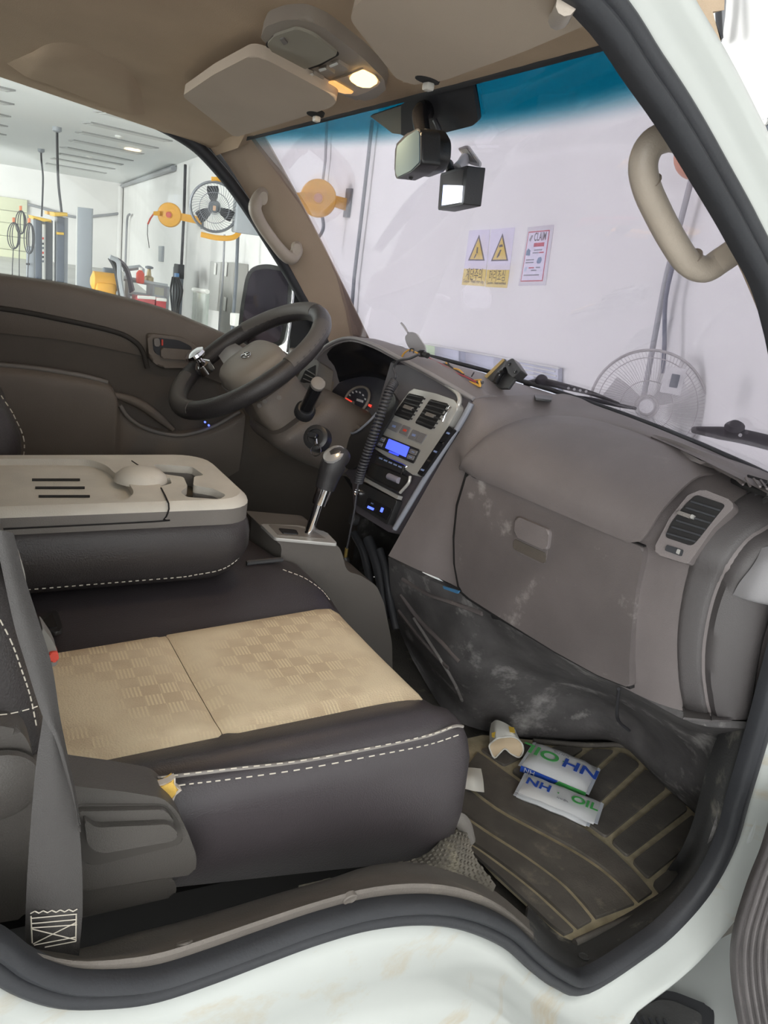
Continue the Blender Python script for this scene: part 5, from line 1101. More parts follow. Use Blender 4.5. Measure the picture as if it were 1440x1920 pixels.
# tear with foam
TP = (V((0, -0.6215, 0)), V((0, -1, 0)))
prism('torn_foam', on((V((0, -0.625, 0)), V((0, -1, 0))), [(286, 1482), (298, 1476), (310, 1474), (322, 1466), (327, 1462), (326, 1476), (336, 1482), (327, 1488), (322, 1502), (312, 1496), (305, 1490), (296, 1488)]), V((0, 0.012, 0)), mat('yellow_foam', rgb(226, 178, 70), 0.9, bump=0.8, bscale=200), t, 0.002)
prism('torn_lining', on((V((0, -0.6235, 0)), V((0, -1, 0))), [(283, 1480), (300, 1472), (318, 1466), (329, 1458), (329, 1474), (341, 1482), (330, 1491), (324, 1506), (308, 1497), (292, 1491)]), V((0, 0.008, 0)), mat('torn_edge', rgb(190, 176, 160), 0.9), t)
# seat slide rail under the cushion
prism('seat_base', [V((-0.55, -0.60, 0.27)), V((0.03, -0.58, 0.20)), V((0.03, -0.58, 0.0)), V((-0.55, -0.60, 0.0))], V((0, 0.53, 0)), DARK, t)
# recliner cover and lever
RP = lambda h: (V((0, -0.648-h, 0)), V((0, -1, 0)))
GBK = mat('bracket_grey', rgb(58, 55, 52), 0.5, bump=0.35, bscale=600, var=0.06)
rc = prism('recliner_cover', rnd(on(RP(0), [(60, 1450), (140, 1474), (230, 1484), (305, 1496), (332, 1520), (352, 1560), (369, 1605), (366, 1640), (300, 1648), (150, 1672), (60, 1680)]), 0.008), V((0, 0.05, 0)), GBK, t, 0.006, 3)
prism('lever_recess', rnd(on(RP(0.001), [(140, 1508), (312, 1508), (338, 1545), (345, 1582), (168, 1626), (140, 1600)]), 0.01), V((0, 0.01, 0)), mat('bracket_dark', rgb(52, 49, 46), 0.55), rc, 0.001)
prism('recliner_lever', rnd(on(RP(0.016), [(158, 1536), (180, 1552), (318, 1546), (334, 1562), (332, 1576), (186, 1602), (164, 1584)]), 0.006), V((0, 0.02, 0)), GBK, rc, 0.006, 3)
prism('lever_top', rnd(on(RP(0.008), [(144, 1522), (310, 1518), (330, 1545), (318, 1550), (180, 1556), (156, 1540)]), 0.006), V((0, 0.012, 0)), GBK, rc, 0.003)
prism('lower_bracket', rnd(on(RP(-0.008), [(60, 1690), (150, 1672), (325, 1645), (332, 1668), (326, 1682), (150, 1722), (60, 1730)]), 0.006), V((0, 0.03, 0)), GBK, t, 0.004)
# backrest
def backring(z, x0, th, w0, w1):
    return [V((x0-th/2, (w0+w1)/2, z))+V((a, b, 0)) for a, b in rr(th, abs(w1-w0), 0.05, 4)]
loft('backrest', [backring(0.40, -0.44, 0.16, -0.61, -0.19), backring(0.46, -0.425, 0.19, -0.625, -0.18), backring(0.60, -0.452, 0.19, -0.63, -0.18), backring(0.80, -0.51, 0.17, -0.62, -0.18), backring(1.0, -0.57, 0.14, -0.58, -0.16), backring(1.05, -0.59, 0.10, -0.54, -0.2)], LEATHER, t, sm=3)
SX = -0.58
dashes('back_stitching', [at(x, y, Y=-0.634) for x, y in ((0, 1162), (22, 1205), (42, 1260), (58, 1310), (70, 1370))], 0.0045, 0.0022, 0.0006, STITCH, t)
dashes('back_stitching', [at(x, y, Y=-0.635) for x, y in ((-20, 1342), (20, 1338), (60, 1328), (76, 1322))], 0.0045, 0.0022, 0.0006, STITCH, t)
rc2 = prism('recliner_housing', rnd(on(RP(0.004), [(-60, 1352), (10, 1362), (40, 1370), (58, 1400), (72, 1470), (72, 1560), (60, 1720), (-60, 1740)]), 0.012), V((0, 0.05, 0)), GBK, t, 0.008, 3)
c = at(-2, 1470, Y=-0.658); lathe('pivot_cap', [(0.034, 0), (0.033, 0.006), (0.028, 0.010), (0.002, 0.011)], c, (0, -1, 0), GBK, rc2, n=28)
# ================================================================== fold-down centre armrest with tray
ZA = 0.558
t = thing('centre_armrest', 'folded middle seatback with grey tray and cup holders on black leather', 'armrest', (-0.35, -0.02, 0.42))
def azp(px, py, z=ZA): return at(px, py, Z=z)
near = -0.136; far = 0.132; xf = -0.067
def aring(z, grow, xfr):
    x0, x1, y0, y1 = -0.80, xfr, near-grow, far+grow
    return [V(((x0+x1)/2+a, (y0+y1)/2+b, z)) for a, b in rr(x1-x0, y1-y0, 0.055, 6)]
loft('padding', [aring(0.408, -0.03, xf-0.05), aring(0.420, 0.0, xf-0.02), aring(0.44, 0.014, xf-0.002), aring(0.475, 0.022, xf+0.012), aring(0.510, 0.017, xf+0.010), aring(0.5195, 0.010, xf+0.006)], LEATHER, t, sm=2)
sx_ = [V((-0.8+0.062*i, near-0.0165, 0.434)) for i in range(11)]+[V((xf-0.09, near-0.0165, 0.436)), V((xf-0.05, near-0.0165, 0.441)), V((xf-0.02, near-0.008, 0.452)), V((xf+0.002, near+0.010, 0.470)), V((xf+0.012, near+0.03, 0.50))]
dashes('stitching', sx_, 0.0045, 0.0022, 0.0009, STITCH, t)
def zpoly(px, z, r=0.01): return rnd([at(x, y, Z=z) for x, y in px], r)
trayo = zpoly([(-150, 866), (0, 860), (168, 861), (200, 872), (216, 888), (238, 900), (253, 924), (236, 938), (150, 941), (0, 935), (-150, 930)], ZA, 0.02)
slot = zpoly([(287, 870), (360, 875), (383, 891), (364, 893), (362, 910), (400, 916), (424, 928), (412, 936), (350, 932), (338, 922), (352, 912), (344, 894), (302, 888)], ZA, 0.008)
slot2 = zpoly([(300, 898), (318, 895), (322, 906), (300, 912)], ZA, 0.004)
dz_ = lambda L_, z: [V((p.x, p.y, z)) for p in L_]
outer = aring(ZA, -0.002, xf-0.002); outs = aring(0.545, 0.011, xf+0.008)
holed('shell', outs, [dz_(slot, 0.545), dz_(slot2, 0.545)], V((0, 0, -0.026)), GREYP, t)
rim_ = holed('top_rim', outer, [trayo, slot, slot2], V((0, 0, -0.0135)), TRAYP, t)
rl_ = [[V((p.x, p.y, z)) for p in aring(z, g_, xf+gx)] for z, g_, gx in ((0.545, 0.011, 0.008), (0.552, 0.008, 0.006), (ZA, -0.002, -0.002))]
bmr = bmesh.new(); vr_ = [[bmr.verts.new(p) for p in r] for r in rl_]
for A_, B_ in zip(vr_, vr_[1:]):
    for j in range(len(A_)): bmr.faces.new((A_[j], A_[(j+1) % len(A_)], B_[(j+1) % len(A_)], B_[j]))
finish('rim_edge', bmr, TRAYP, t)
prism('tray_floor', dz_(trayo, 0.5465), V((0, 0, -0.001)), TRAYP, t)
for y in (897, 912, 928): prism('tray_slot', rnd([at(60+(y-897)*0.4, y, Z=0.5478), at(150+(y-897)*0.6, y, Z=0.5478), at(150+(y-897)*0.6, y+4, Z=0.5478), at(60+(y-897)*0.4, y+4, Z=0.5478)], 0.001), V((0, 0, -0.0008)), DARK, rim_)
CUPD = mat('cup_dark', rgb(70, 66, 58), 0.6)
prism('cup_well', dz_(slot, 0.521), V((0, 0, -0.001)), CUPD, t); prism('cup_well', dz_(slot2, 0.521), V((0, 0, -0.001)), DARK, t)
c = azp(264, 901, ZA-0.004); lathe('cup_dome', [(0.044, 0.0), (0.041, 0.010), (0.032, 0.018), (0.016, 0.023), (0.001, 0.024)], c, UP, TRAYP, t, n=26, sx=0.9, sy=1.0)
tube('hinge_seam', [at(x, y, Z=ZA+0.0005) for x, y in ((247, 864), (262, 874), (275, 884))], 0.0012, DARK, t, 5)
tube('hinge_seam', [at(302, 915, Z=ZA+0.0005), at(316, 944, Z=ZA+0.0005), V((at(318, 948, Z=ZA).x, near-0.0115, 0.543)), V((at(318, 948, Z=ZA).x-0.006, near-0.0118, 0.533)), V((at(318, 948, Z=ZA).x-0.02, near-0.0118, 0.530)), V((-0.5, near-0.0118, 0.529)), V((-0.8, near-0.0118, 0.529))], 0.0014, DARK, t, 5, 2)
# middle seat slot and buckle hole
tag(tube('loose_strap', [at(462, 1056, Z=0.408), at(500, 1052, Z=0.409), at(530, 1049, Z=0.411)], 0.005, BLACKP, None, 6), 'thin black strap lying on the bench in front of the armrest', 'strap')
t = thing('buckle_slot', 'black plastic belt guide let into the bench by the seat belt', 'belt guide', at(95, 1165, Z=0.407))
prism('frame', rnd([at(x, y, Z=0.41) for x, y in ((72, 1162), (96, 1143), (108, 1143), (118, 1180), (104, 1186), (84, 1180))], 0.006), V((0, 0, -0.006)), BLACKP, t, 0.002)
prism('opening', rnd([at(x, y, Z=0.4115) for x, y in ((80, 1163), (98, 1149), (108, 1176), (92, 1176))], 0.004), V((0, 0, -0.002)), DARK, t)
# ================================================================== driver seat behind the armrest
t = thing('driver_seat', 'black leather driver seat edge behind the centre armrest', 'seat', (-0.5, 0.38, 0.1))
def dr(z, x0, x1, y0, y1, r=0.06): return [V(((x0+x1)/2+a, (y0+y1)/2+b, z)) for a, b in rr(x1-x0, y1-y0, r, 5)]
loft('cushion', [dr(0.15, -0.55, -0.02, 0.17, 0.60), dr(0.34, -0.55, 0.02, 0.16, 0.61), dr(0.40, -0.55, 0.02, 0.16, 0.61), dr(0.425, -0.52, 0.0, 0.18, 0.58)], LEATHER, t, sm=2)
bkr = [dr(0.40, -0.62, -0.40, 0.16, 0.60), dr(0.547, -0.64, -0.377, 0.16, 0.61), dr(0.605, -0.66, -0.393, 0.16, 0.61), dr(0.65, -0.67, -0.418, 0.16, 0.61), dr(0.80, -0.72, -0.50, 0.16, 0.60), dr(1.0, -0.76, -0.57, 0.20, 0.56), dr(1.04, -0.74, -0.60, 0.24, 0.52)]
loft('backrest', bkr, LEATHER, t, sm=3)
dashes('stitching', [V((-0.395, 0.215, 0.45)), V((-0.373, 0.215, 0.547)), V((-0.389, 0.215, 0.605)), V((-0.414, 0.215, 0.65)), V((-0.496, 0.215, 0.80))], 0.006, 0.003, 0.001, STITCH, t)
# ================================================================== seat belt
t = thing('seat_belt', 'grey twisted seat belt strap anchored at the door sill', 'seat belt', at(100, 1770, Y=-0.71))
def strap(name, L_, R_, parent): return grid(name, [[at(*l, Y=yl), at((l[0]+r[0])/2, (l[1]+r[1])/2, Y=(yl+yr)/2-0.003), at(*r, Y=yr)] for (l, yl), (r, yr) in zip(L_, R_)], BELT, parent, 4, 5, thick=0.002)
strap('lower_webbing', [((46, 1776), -0.712), ((50, 1660), -0.712), ((58, 1540), -0.709), ((68, 1430), -0.704), ((80, 1345), -0.699), ((78, 1300), -0.696)], [((148, 1792), -0.716), ((155, 1700), -0.716), ((151, 1580), -0.714), ((138, 1480), -0.710), ((118, 1385), -0.702), ((104, 1330), -0.697)], t)
strap('upper_webbing', [((146, 1545), -0.718), ((128, 1470), -0.717), ((104, 1388), -0.712), ((78, 1338), -0.704), ((48, 1244), -0.694), ((26, 1170), -0.686), ((2, 1060), -0.672), ((-14, 990), -0.664)], [((152, 1560), -0.716), ((143, 1490), -0.715), ((124, 1400), -0.708), ((112, 1340), -0.700), ((98, 1250), -0.690), ((76, 1175), -0.682), ((46, 1080), -0.668), ((26, 1000), -0.660)], t)
def zig(name, segs, parent): return tubes(name, [[at(x, y, Y=-0.7175) for x, y in s] for s in segs], 0.0006, STITCH, parent, 4)
zig('webbing_stitching', [[(57+8*k/1.0, 1712-(3 if k % 2 else -1)-1.0*k*0.4), (57+8*(k+1), 1712-(3 if (k+1) % 2 else -1)-0.4*(k+1))] for k in range(11)]+[[(58, 1722), (144, 1714)], [(58, 1732), (144, 1724)], [(58, 1740), (144, 1734)], [(58, 1718), (60, 1768)], [(143, 1716), (142, 1765)], [(62, 1770), (142, 1730)], [(60, 1742), (142, 1762)], [(64, 1772), (142, 1757)], [(84, 1776), (142, 1765)]], t)
t = thing('seat_belt_buckle', 'grey seat belt buckle with a red release button beside the beige cushion', 'buckle', at(100, 1240, Y=-0.55))
BKG = mat('buckle_grey', rgb(98, 94, 88), 0.5)
prism('stalk', rnd(on((V((0, -0.55, 0)), V((0, -1, 0))), [(78, 1172), (100, 1204), (110, 1226), (108, 1248), (94, 1252), (84, 1232)]), 0.006), V((0, 0.025, 0)), BKG, t, 0.004)
prism('release_button', rnd(on((V((0, -0.553, 0)), V((0, -1, 0))), [(92, 1224), (109, 1222), (111, 1240), (94, 1244)]), 0.003), V((0, 0.015, 0)), REDP, t, 0.002)
t = thing('belt_tongue_cover', 'grey belt cover with a red edge at the left of the armrest', 'buckle', at(28, 1080, Y=-0.60))
prism('cover', rnd(on((V((0, -0.60, 0)), V((0, -1, 0))), [(6, 1036), (36, 1038), (46, 1070), (56, 1135), (74, 1170), (60, 1190), (30, 1150), (10, 1080)]), 0.006), V((0, 0.02, 0)), BKG, t, 0.004)
prism('red_edge', on((V((0, -0.602, 0)), V((0, -1, 0))), [(11, 1037), (33, 1034), (34, 1039), (14, 1041)]), V((0, 0.01, 0)), REDP, t)
# ================================================================== sill trim, carpet, mat
def sl(px, py, y): return at(px, py, Y=y)
# scuff plate just inside the seal
so = [(-60, 1772), (40, 1800), (130, 1826), (220, 1830), (300, 1818), (400, 1784), (500, 1748), (600, 1714), (700, 1690), (800, 1682), (880, 1692), (945, 1722), (1000, 1768)]
si = [(-60, 1745), (60, 1772), (150, 1778), (240, 1752), (330, 1730), (420, 1705), (520, 1675), (610, 1650), (700, 1622), (790, 1618), (870, 1640), (930, 1672), (990, 1722)]
rows = [[sl(x, y, -0.742) for x, y in so], [sl(x, y+4, -0.745)+V((0, 0, 0.010)) for x, y in [((a[0]*0.75+b[0]*0.25), (a[1]*0.75+b[1]*0.25)) for a, b in zip(so, si)]], [sl(x, y, -0.70) for x, y in [((a[0]*0.4+b[0]*0.6), (a[1]*0.4+b[1]*0.6)) for a, b in zip(so, si)]], [sl(x, y, -0.655) for x, y in si], [sl(x, y, -0.655)+V((0, 0.01, -0.03)) for x, y in si]]
o = grid('trim_7', rows, SILLT, None, 3, 3, thick=0.006); struct(o, 'dusty brown scuff plate along the door sill', 'sill trim')
cst = caster(o)
for (px, py) in ((345, 1770), (656, 1685)):
    lathe('screw_cap', [(0.008, -0.004), (0.0082, 0.001), (0.007, 0.002), (0.006, 0.0012), (0.001, 0.0012)], cst(px, py), cst.normal(px, py), SILLT, o, n=20)
# ribbed carpet step down to the footwell
rows = [[at(x, y, Y=yy) for x, y, yy in r] for r in (
 [(560, 1660, -0.64), (700, 1628, -0.64), (790, 1606, -0.63), (835, 1568, -0.61), (870, 1548, -0.59)],
 [(560, 1690, -0.66), (700, 1640, -0.66), (800, 1622, -0.655), (850, 1600, -0.64), (880, 1575, -0.62)],
 [(600, 1720, -0.68), (720, 1660, -0.68), (810, 1640, -0.675), (868, 1640, -0.66), (892, 1610, -0.64)],
 [(640, 1760, -0.69), (760, 1690, -0.69), (850, 1680, -0.69), (915, 1680, -0.68), (930, 1660, -0.66)])]
WEAVE = mat('woven_rubber', rgb(98, 92, 82), 0.8, bump=0.4, bscale=300, var=0.25, vscale=30, stain=rgb(150, 138, 112), samt=0.5, sscale=20)
o = grid('floor_step', rows, WEAVE, None, 4, 4, thick=0.008); struct(o, 'woven rubber floor covering on the step below the seat', 'cab floor')
gp_ = gridpts(rows, 7, 6); bm = bmesh.new()
for i in range(1, len(gp_)-1):
    for j in range(1 + (i % 2), len(gp_[0])-1, 2):
        p = gp_[i][j]; q = gp_[i][j+1]; r3_ = gp_[i+1][j] if i+1 < len(gp_) else gp_[i][j]
        a = p.lerp(q, 0.9); nrm = (q-p).cross(r3_-p).normalized(); nrm = nrm if nrm.dot(CAM-p) > 0 else -nrm
        w3 = (r3_-p)*0.38
        f = [p-w3+nrm*0.0005, a-w3+nrm*0.0005, a+w3+nrm*0.0005, p+w3+nrm*0.0005]; tp_ = [(v*0.7+(p+a)*0.15)+nrm*0.0022 for v in f]
        A_ = [bm.verts.new(v) for v in f]; B_ = [bm.verts.new(v) for v in tp_]; bm.faces.new(B_)
        for k_ in range(4): bm.faces.new((A_[k_], A_[(k_+1) % 4], B_[(k_+1) % 4], B_[k_]))
ow = finish('weave_studs', bm, WEAVE, o, smooth=False, recalc=False); ow['kind'] = 'stuff'
# seat foot bracket at the carpet edge
t = thing('seat_anchor', 'grey curved seat anchor bracket below the front of the cushion', 'bracket', at(860, 1560, Y=-0.6))
tube('bracket', [at(838, 1540, Y=-0.6), at(858, 1536, Y=-0.6), at(872, 1550, Y=-0.6), at(880, 1580, Y=-0.6)], 0.006, GREYP, t, 8, 4, sq=1.8)
# footwell side: from the scuff plate down the front of the aperture
o = grid('trim_8', [[at(x, y, Y=-0.742) for x, y in ((985, 1768), (1040, 1815), (1100, 1822), (1190, 1762), (1260, 1710), (1310, 1648), (1345, 1580), (1368, 1500), (1390, 1420), (1410, 1366))],
  [at(x, y, Y=-0.715) for x, y in ((985, 1742), (1045, 1790), (1100, 1790), (1180, 1738), (1240, 1692), (1288, 1636), (1322, 1570), (1344, 1495), (1366, 1420), (1388, 1366))],
  [at(x, y, Z=0.012) for x, y in ((990, 1700), (1055, 1772), (1085, 1765), (1160, 1726), (1215, 1690), (1270, 1640))]+[at(x, y, Y=-0.69) for x, y in ((1310, 1560), (1330, 1490), (1348, 1420), (1370, 1366))],
  [at(x, y, Z=0.005) for x, y in ((985, 1660), (1050, 1740), (1080, 1745), (1150, 1710), (1200, 1680), (1250, 1640))]+[at(x, y, Y=-0.66) for x, y in ((1292, 1560), (1312, 1490), (1330, 1420), (1352, 1366))]], RUBDIRT, None, 3, 3, thick=0.006); struct(o, 'dusty black kick trim along the front of the doorway', 'sill trim')
for (px, py) in ((1236, 1728), (1094, 1795)):
    cst = caster(o); lathe('screw_cap', [(0.0085, -0.004), (0.0088, 0.002), (0.0072, 0.003), (0.006, 0.0012), (0.001, 0.0012)], cst(px, py), cst.normal(px, py), RUBDIRT, o, n=18)
# floor mat
zm = 0.012
mt = thing('floor_mat', 'dusty black ribbed rubber floor mat with tan mud in the grooves', 'floor mat', at(1050, 1600, Z=0))
mpx = [(862, 1388), (905, 1378), (1000, 1388), (1100, 1396), (1172, 1396), (1208, 1424), (1268, 1478), (1322, 1540), (1335, 1560), (1310, 1636), (1262, 1672), (1200, 1712), (1120, 1748), (1078, 1766), (1050, 1752), (985, 1690), (930, 1640), (885, 1590), (850, 1520), (846, 1450)]
prism('base', [at(x, y, Z=zm-0.003) for x, y in mpx], V((0, 0, -0.007)), MUD, mt)
tube('raised_edge', [at(x, y, Z=zm+0.002) for x, y in ((1000, 1390), (1100, 1397), (1172, 1398), (1208, 1426), (1266, 1478), (1300, 1508), (1318, 1532), (1336, 1556))], 0.006, MATR, mt, 8, 3)
tube('raised_edge', [at(x, y, Z=zm+0.002) for x, y in ((1308, 1640), (1262, 1676), (1200, 1716), (1150, 1735), (1078, 1768))], 0.006, MATR, mt, 8, 3)
LA = [(850, 1452), (930, 1513), (1000, 1552), (1070, 1590), (1120, 1622), (1160, 1655), (1203, 1700)]
LB = [(852, 1515), (910, 1555), (980, 1600), (1025, 1632), (1060, 1660), (1090, 1692), (1120, 1728)]
LC = [(868, 1572), (900, 1592), (940, 1620), (975, 1646), (1010, 1675), (1048, 1710), (1088, 1748)]
LE = [(880, 1592), (905, 1618), (935, 1645), (965, 1674), (1000, 1706), (1030, 1735), (1060, 1756)]
LD = [(892, 1400), (960, 1450), (1030, 1500), (1085, 1540), (1140, 1580), (1185, 1622), (1238, 1680)]
def padstrip(a, b, nm='rib'):
    A_ = [V((x, y, 0)) for x, y in a]; B_ = [V((x, y, 0)) for x, y in b]
    A2 = [p+(q-p).normalized()*min(5, (q-p).length*0.2) for p, q in zip(A_, B_)]; B2 = [q+(p-q).normalized()*min(5, (q-p).length*0.2) for p, q in zip(A_, B_)]
    A2[0] = A2[0].lerp(A2[1], 0.1); B2[0] = B2[0].lerp(B2[1], 0.1); A2[-1] = A2[-1].lerp(A2[-2], 0.2); B2[-1] = B2[-1].lerp(B2[-2], 0.2)
    pts = cr(A2, 3)+cr(B2, 3)[::-1]
    return prism(nm, [at(p.x, p.y, Z=zm+0.003) for p in pts], V((0, 0, -0.006)), MATR, mt, 0.0015)
padstrip(LE, LC); padstrip(LC, LB); padstrip(LB, LA); padstrip(LA, LD)
DIA = [((892, 1400), (960, 1392)), ((950, 1443), (1040, 1395)), ((1000, 1480), (1110, 1400)), ((1045, 1512), (1165, 1402)), ((1092, 1545), (1212, 1432)), ((1137, 1578), (1262, 1478)), ((1176, 1614), (1302, 1518)), ((1216, 1656), (1326, 1566)), ((1240, 1682), (1312, 1632))]
for (a0, a1), (b0, b1) in zip(DIA, DIA[1:]):
    A0_, A1_, B0_, B1_ = V((*a0, 0)), V((*a1, 0)), V((*b0, 0)), V((*b1, 0))
    P = [A0_.lerp(B0_, 0.1).lerp(A1_, 0.05), A1_.lerp(B1_, 0.1).lerp(A0_, 0.04), B1_.lerp(A1_, 0.16).lerp(B0_, 0.04), B0_.lerp(A0_, 0.16).lerp(B1_, 0.05)]
    prism('tread_block', rnd([at(p.x, p.y, Z=zm+0.003) for p in P], 0.008), V((0, 0, -0.006)), MATR, mt, 0.0015)
# ================================================================== packs and papers on the floor
PKW = mat('pack_white', rgb(232, 234, 236), 0.3, coat=0.3); PKB = mat('pack_blue', rgb(34, 68, 190), 0.4); PKG = mat('pack_green', rgb(62, 172, 74), 0.4); PKF = mat('pack_film', rgb(206, 212, 222), 0.15)
def pack(px, z, h, lab, flip, side=None):
    q = [at(x, y, Z=z) for x, y in px]; c = sum(q, V((0, 0, 0)))/4
    # true rectangle from the corner estimate
    ex = ((q[1]-q[0])+(q[2]-q[3]))*0.5; ey = ((q[3]-q[0])+(q[2]-q[1]))*0.5; w_ = ex.length; d_ = ey.length; ex.normalize(); ey = (ey-ex*ey.dot(ex)).normalized()
    t = thing('tissue_pack', lab, 'tissue pack', zz(c, z-h), 'promotional tissue packs on the mat')
    def pt(u, v, k): return c+ex*u*w_/2+ey*v*d_/2+UP*(k-0.0)
    rows = []
    n = 10
    for i in range(n+1):
        u = -1+2*i/n; r = []
        for j in range(9):
            v = -1+2*j/8; e = max(0, 1-abs(u)**6)*max(0, 1-abs(v)**6); r.append(pt(u, v, -h+h*(0.45+0.55*e)+0.0008*math.sin(9*u+5*v)))
        rows.append(r)
    top = grid('wrapper', rows, PKW, t, 1, 1, thick=h*0.45, side=c+UP)
    s = -1 if flip else 1
    for nm, tx, m, off in (('brand_letters', 'NH', PKB, -0.30), ('brand_letters', 'OIL', PKG, 0.32)):
        text(nm, tx, c+ex*w_*off*s+UP*0.0022, ex*s*1.15, -ey*s, d_*0.42, m, t, 0.0004, bold=0.022)
    lathe('brand_dot', [(0.0016, 0), (0.0016, 0.0006)], c+ex*w_*(-0.03)*s+UP*0.0015, UP, PKG, t, n=8)
    text('small_print', 'N·H OIL', c+ey*d_*0.22*s+ex*w_*0.05*s+UP*0.0018, ex*s, -ey*s, d_*0.09, PGREY, t, 0.0003)
    for sg in (1, -1): prism('sealed_end', [pt(sg*1.0, -1, -h*0.5), pt(sg*1.09, -0.97, -h*0.55), pt(sg*1.09, 0.97, -h*0.55), pt(sg*1.0, 1, -h*0.5)], V((0, 0, -0.001)), PKF, t)
    if side:
        prism('blue_side', [pt(-1.0, 1.01, -h*0.45), pt(0.15, 1.015, -h*0.45), pt(0.0, 1.015, -h*0.98), pt(-1.0, 1.01, -h*0.98)], ey*-0.001, PKB, t)
        prism('green_side', [pt(0.18, 1.015, -h*0.45), pt(1.0, 1.01, -h*0.45), pt(1.0, 1.01, -h*0.98), pt(0.03, 1.015, -h*0.98)], ey*-0.001, PKG, t)
        text('side_letters', 'NH', pt(-0.72, 1.03, -h*0.7), ex, UP, h*0.6, PKW, t, 0.0003)
    return t
zf = 0.0155
pack([(1012, 1388), (1131, 1428), (1094, 1478), (975, 1420)], zf+0.030, 0.026, 'thick white tissue pack lettered upside down, nearest the toe board', True, True)
pack([(1000, 1449), (1133, 1502), (1110, 1534), (964, 1477)], zf+0.024, 0.012, 'flat white tissue pack with upright readable letters, uppermost in front', False)
pack([(985, 1466), (1118, 1520), (1092, 1540), (966, 1487)], zf+0.010, 0.009, 'white tissue pack half hidden under the flat one', False)
def paper(name, lab, rowspx, m, z0, hts):
    rows = [[at(x, y, Z=z0+h) for (x, y), h in zip(r, hh)] for r, hh in zip(rowspx, hts)]
    return grid(name, rows, m, None, 3, 3, thick=0.0012)
PAPER = mat('white_paper', rgb(236, 234, 226), 0.8)
t = thing('paper_cup', 'crushed white paper cup with yellow print and tan lining', 'paper cup', at(948, 1390, Z=zf))
rows = [[at(x, y, Z=zf+h) for x, y, h in r] for r in (
 [(921, 1356, 0.045), (930, 1350, 0.055), (944, 1354, 0.055), (958, 1362, 0.05), (966, 1368, 0.04)],
 [(918, 1372, 0.04), (930, 1366, 0.06), (946, 1368, 0.055), (962, 1374, 0.055), (973, 1384, 0.035)],
 [(918, 1396, 0.025), (930, 1384, 0.055), (946, 1382, 0.05), (964, 1382, 0.05), (978, 1392, 0.025)])]
cup = grid('shell', rows, PAPER, t, 4, 4, thick=0.0015)
rows = [[at(x, y, Z=zf+h) for x, y, h in r] for r in (
 [(918, 1396, 0.024), (932, 1386, 0.045), (946, 1384, 0.042), (964, 1384, 0.042), (978, 1394, 0.024)],
 [(920, 1406, 0.016), (934, 1398, 0.022), (946, 1396, 0.024), (964, 1398, 0.022), (980, 1406, 0.016)],
 [(927, 1420, 0.006), (938, 1410, 0.010), (947, 1405, 0.014), (958, 1412, 0.010), (974, 1419, 0.006)])]
grid('lining', rows, mat('tan_lining', rgb(222, 198, 156), 0.7), t, 4, 4, thick=0.0012)
tube('rolled_rim', [at(x, y, Z=zf+h) for x, y, h in ((918, 1396, 0.026), (932, 1385, 0.052), (946, 1382, 0.050), (964, 1382, 0.05), (978, 1393, 0.028), (981, 1408, 0.014), (974, 1420, 0.006), (958, 1413, 0.008), (947, 1404, 0.016), (938, 1411, 0.010), (927, 1421, 0.006), (919, 1406, 0.018))], 0.0018, PAPER, cup, 6, 3, True)
YP = mat('yellow_print', rgb(240, 200, 60), 0.6)
for pts in ([(954, 1362), (964, 1364), (966, 1374), (956, 1372)], [(922, 1374), (929, 1372), (927, 1383), (922, 1381)]): prism('printed_motif', [at(x, y, Z=zf+0.058) for x, y in pts], V((0, 0, -0.0008)), YP, cup)
t = thing('paper_scrap', 'torn piece of white paper under the front edge of the seat', 'paper', at(885, 1465, Z=zf))
rows = [[at(x, y, Z=zf+h) for x, y, h in r] for r in ([(862, 1441, 0.006), (880, 1439, 0.014), (902, 1441, 0.010)], [(858, 1460, 0.008), (884, 1458, 0.022), (906, 1462, 0.010)], [(868, 1478, 0.003), (888, 1483, 0.008), (908, 1485, 0.006)])]
grid('sheet', rows, PAPER, t, 4, 4, thick=0.001)
# ================================================================== roof console, visors
t = thing('overhead_console', 'grey-brown overhead console with a lit map lamp between the visors', 'roof console', (0.05, 0.0, 1.24))
OPL = plane3((0.0, 0.0, 1.226), (0.0, 0.1, 1.2255), (0.2, 0.0, 1.202)); on_ = OPL[1]
def op(name, px, h, d, m, parent, r=0.0, bev=0.0, seg=2):
    P = on((OPL[0]+on_*h, on_), px); P = rnd(P, r) if r else P
    return prism(name, P, -on_*d, m, parent, bev, seg)
ocp = [(488, 72), (498, 50), (530, 38), (570, 36), (608, 52), (680, 108), (720, 148), (724, 168), (706, 184), (680, 190), (655, 186), (610, 158), (530, 108)]
OCP = mat('overhead_plastic', rgb(140, 126, 112), 0.5, bump=0.2, bscale=600)
OB = op('body', ocp, 0.0, 0.03, OCP, t, 0.012, 0.006, 3)
gl_ = op('glasses_door', [(500, 84), (515, 68), (556, 54), (588, 66), (634, 102), (600, 120), (560, 134), (545, 130), (515, 104)], 0.004, 0.006, mat('glasses_door_grey', rgb(138, 130, 112), 0.55), OB, 0.01, 0.002)
op('door_gap', [(497, 84), (513, 66), (556, 51), (590, 64), (638, 102), (602, 123), (560, 137), (543, 133), (512, 106)], 0.001, 0.002, DARK, OB, 0.01)
op('door_latch', [(524, 74), (532, 72), (540, 82), (532, 85)], 0.006, 0.003, GREYP, gl_, 0.002, 0.001)
for c4 in ([(575, 142), (588, 138), (608, 150), (594, 154)], [(596, 132), (612, 128), (628, 138), (612, 146)], [(618, 124), (634, 118), (654, 130), (638, 136)]):
    op('lamp_switch', c4, 0.005, 0.006, OCP, OB, 0.003, 0.002)
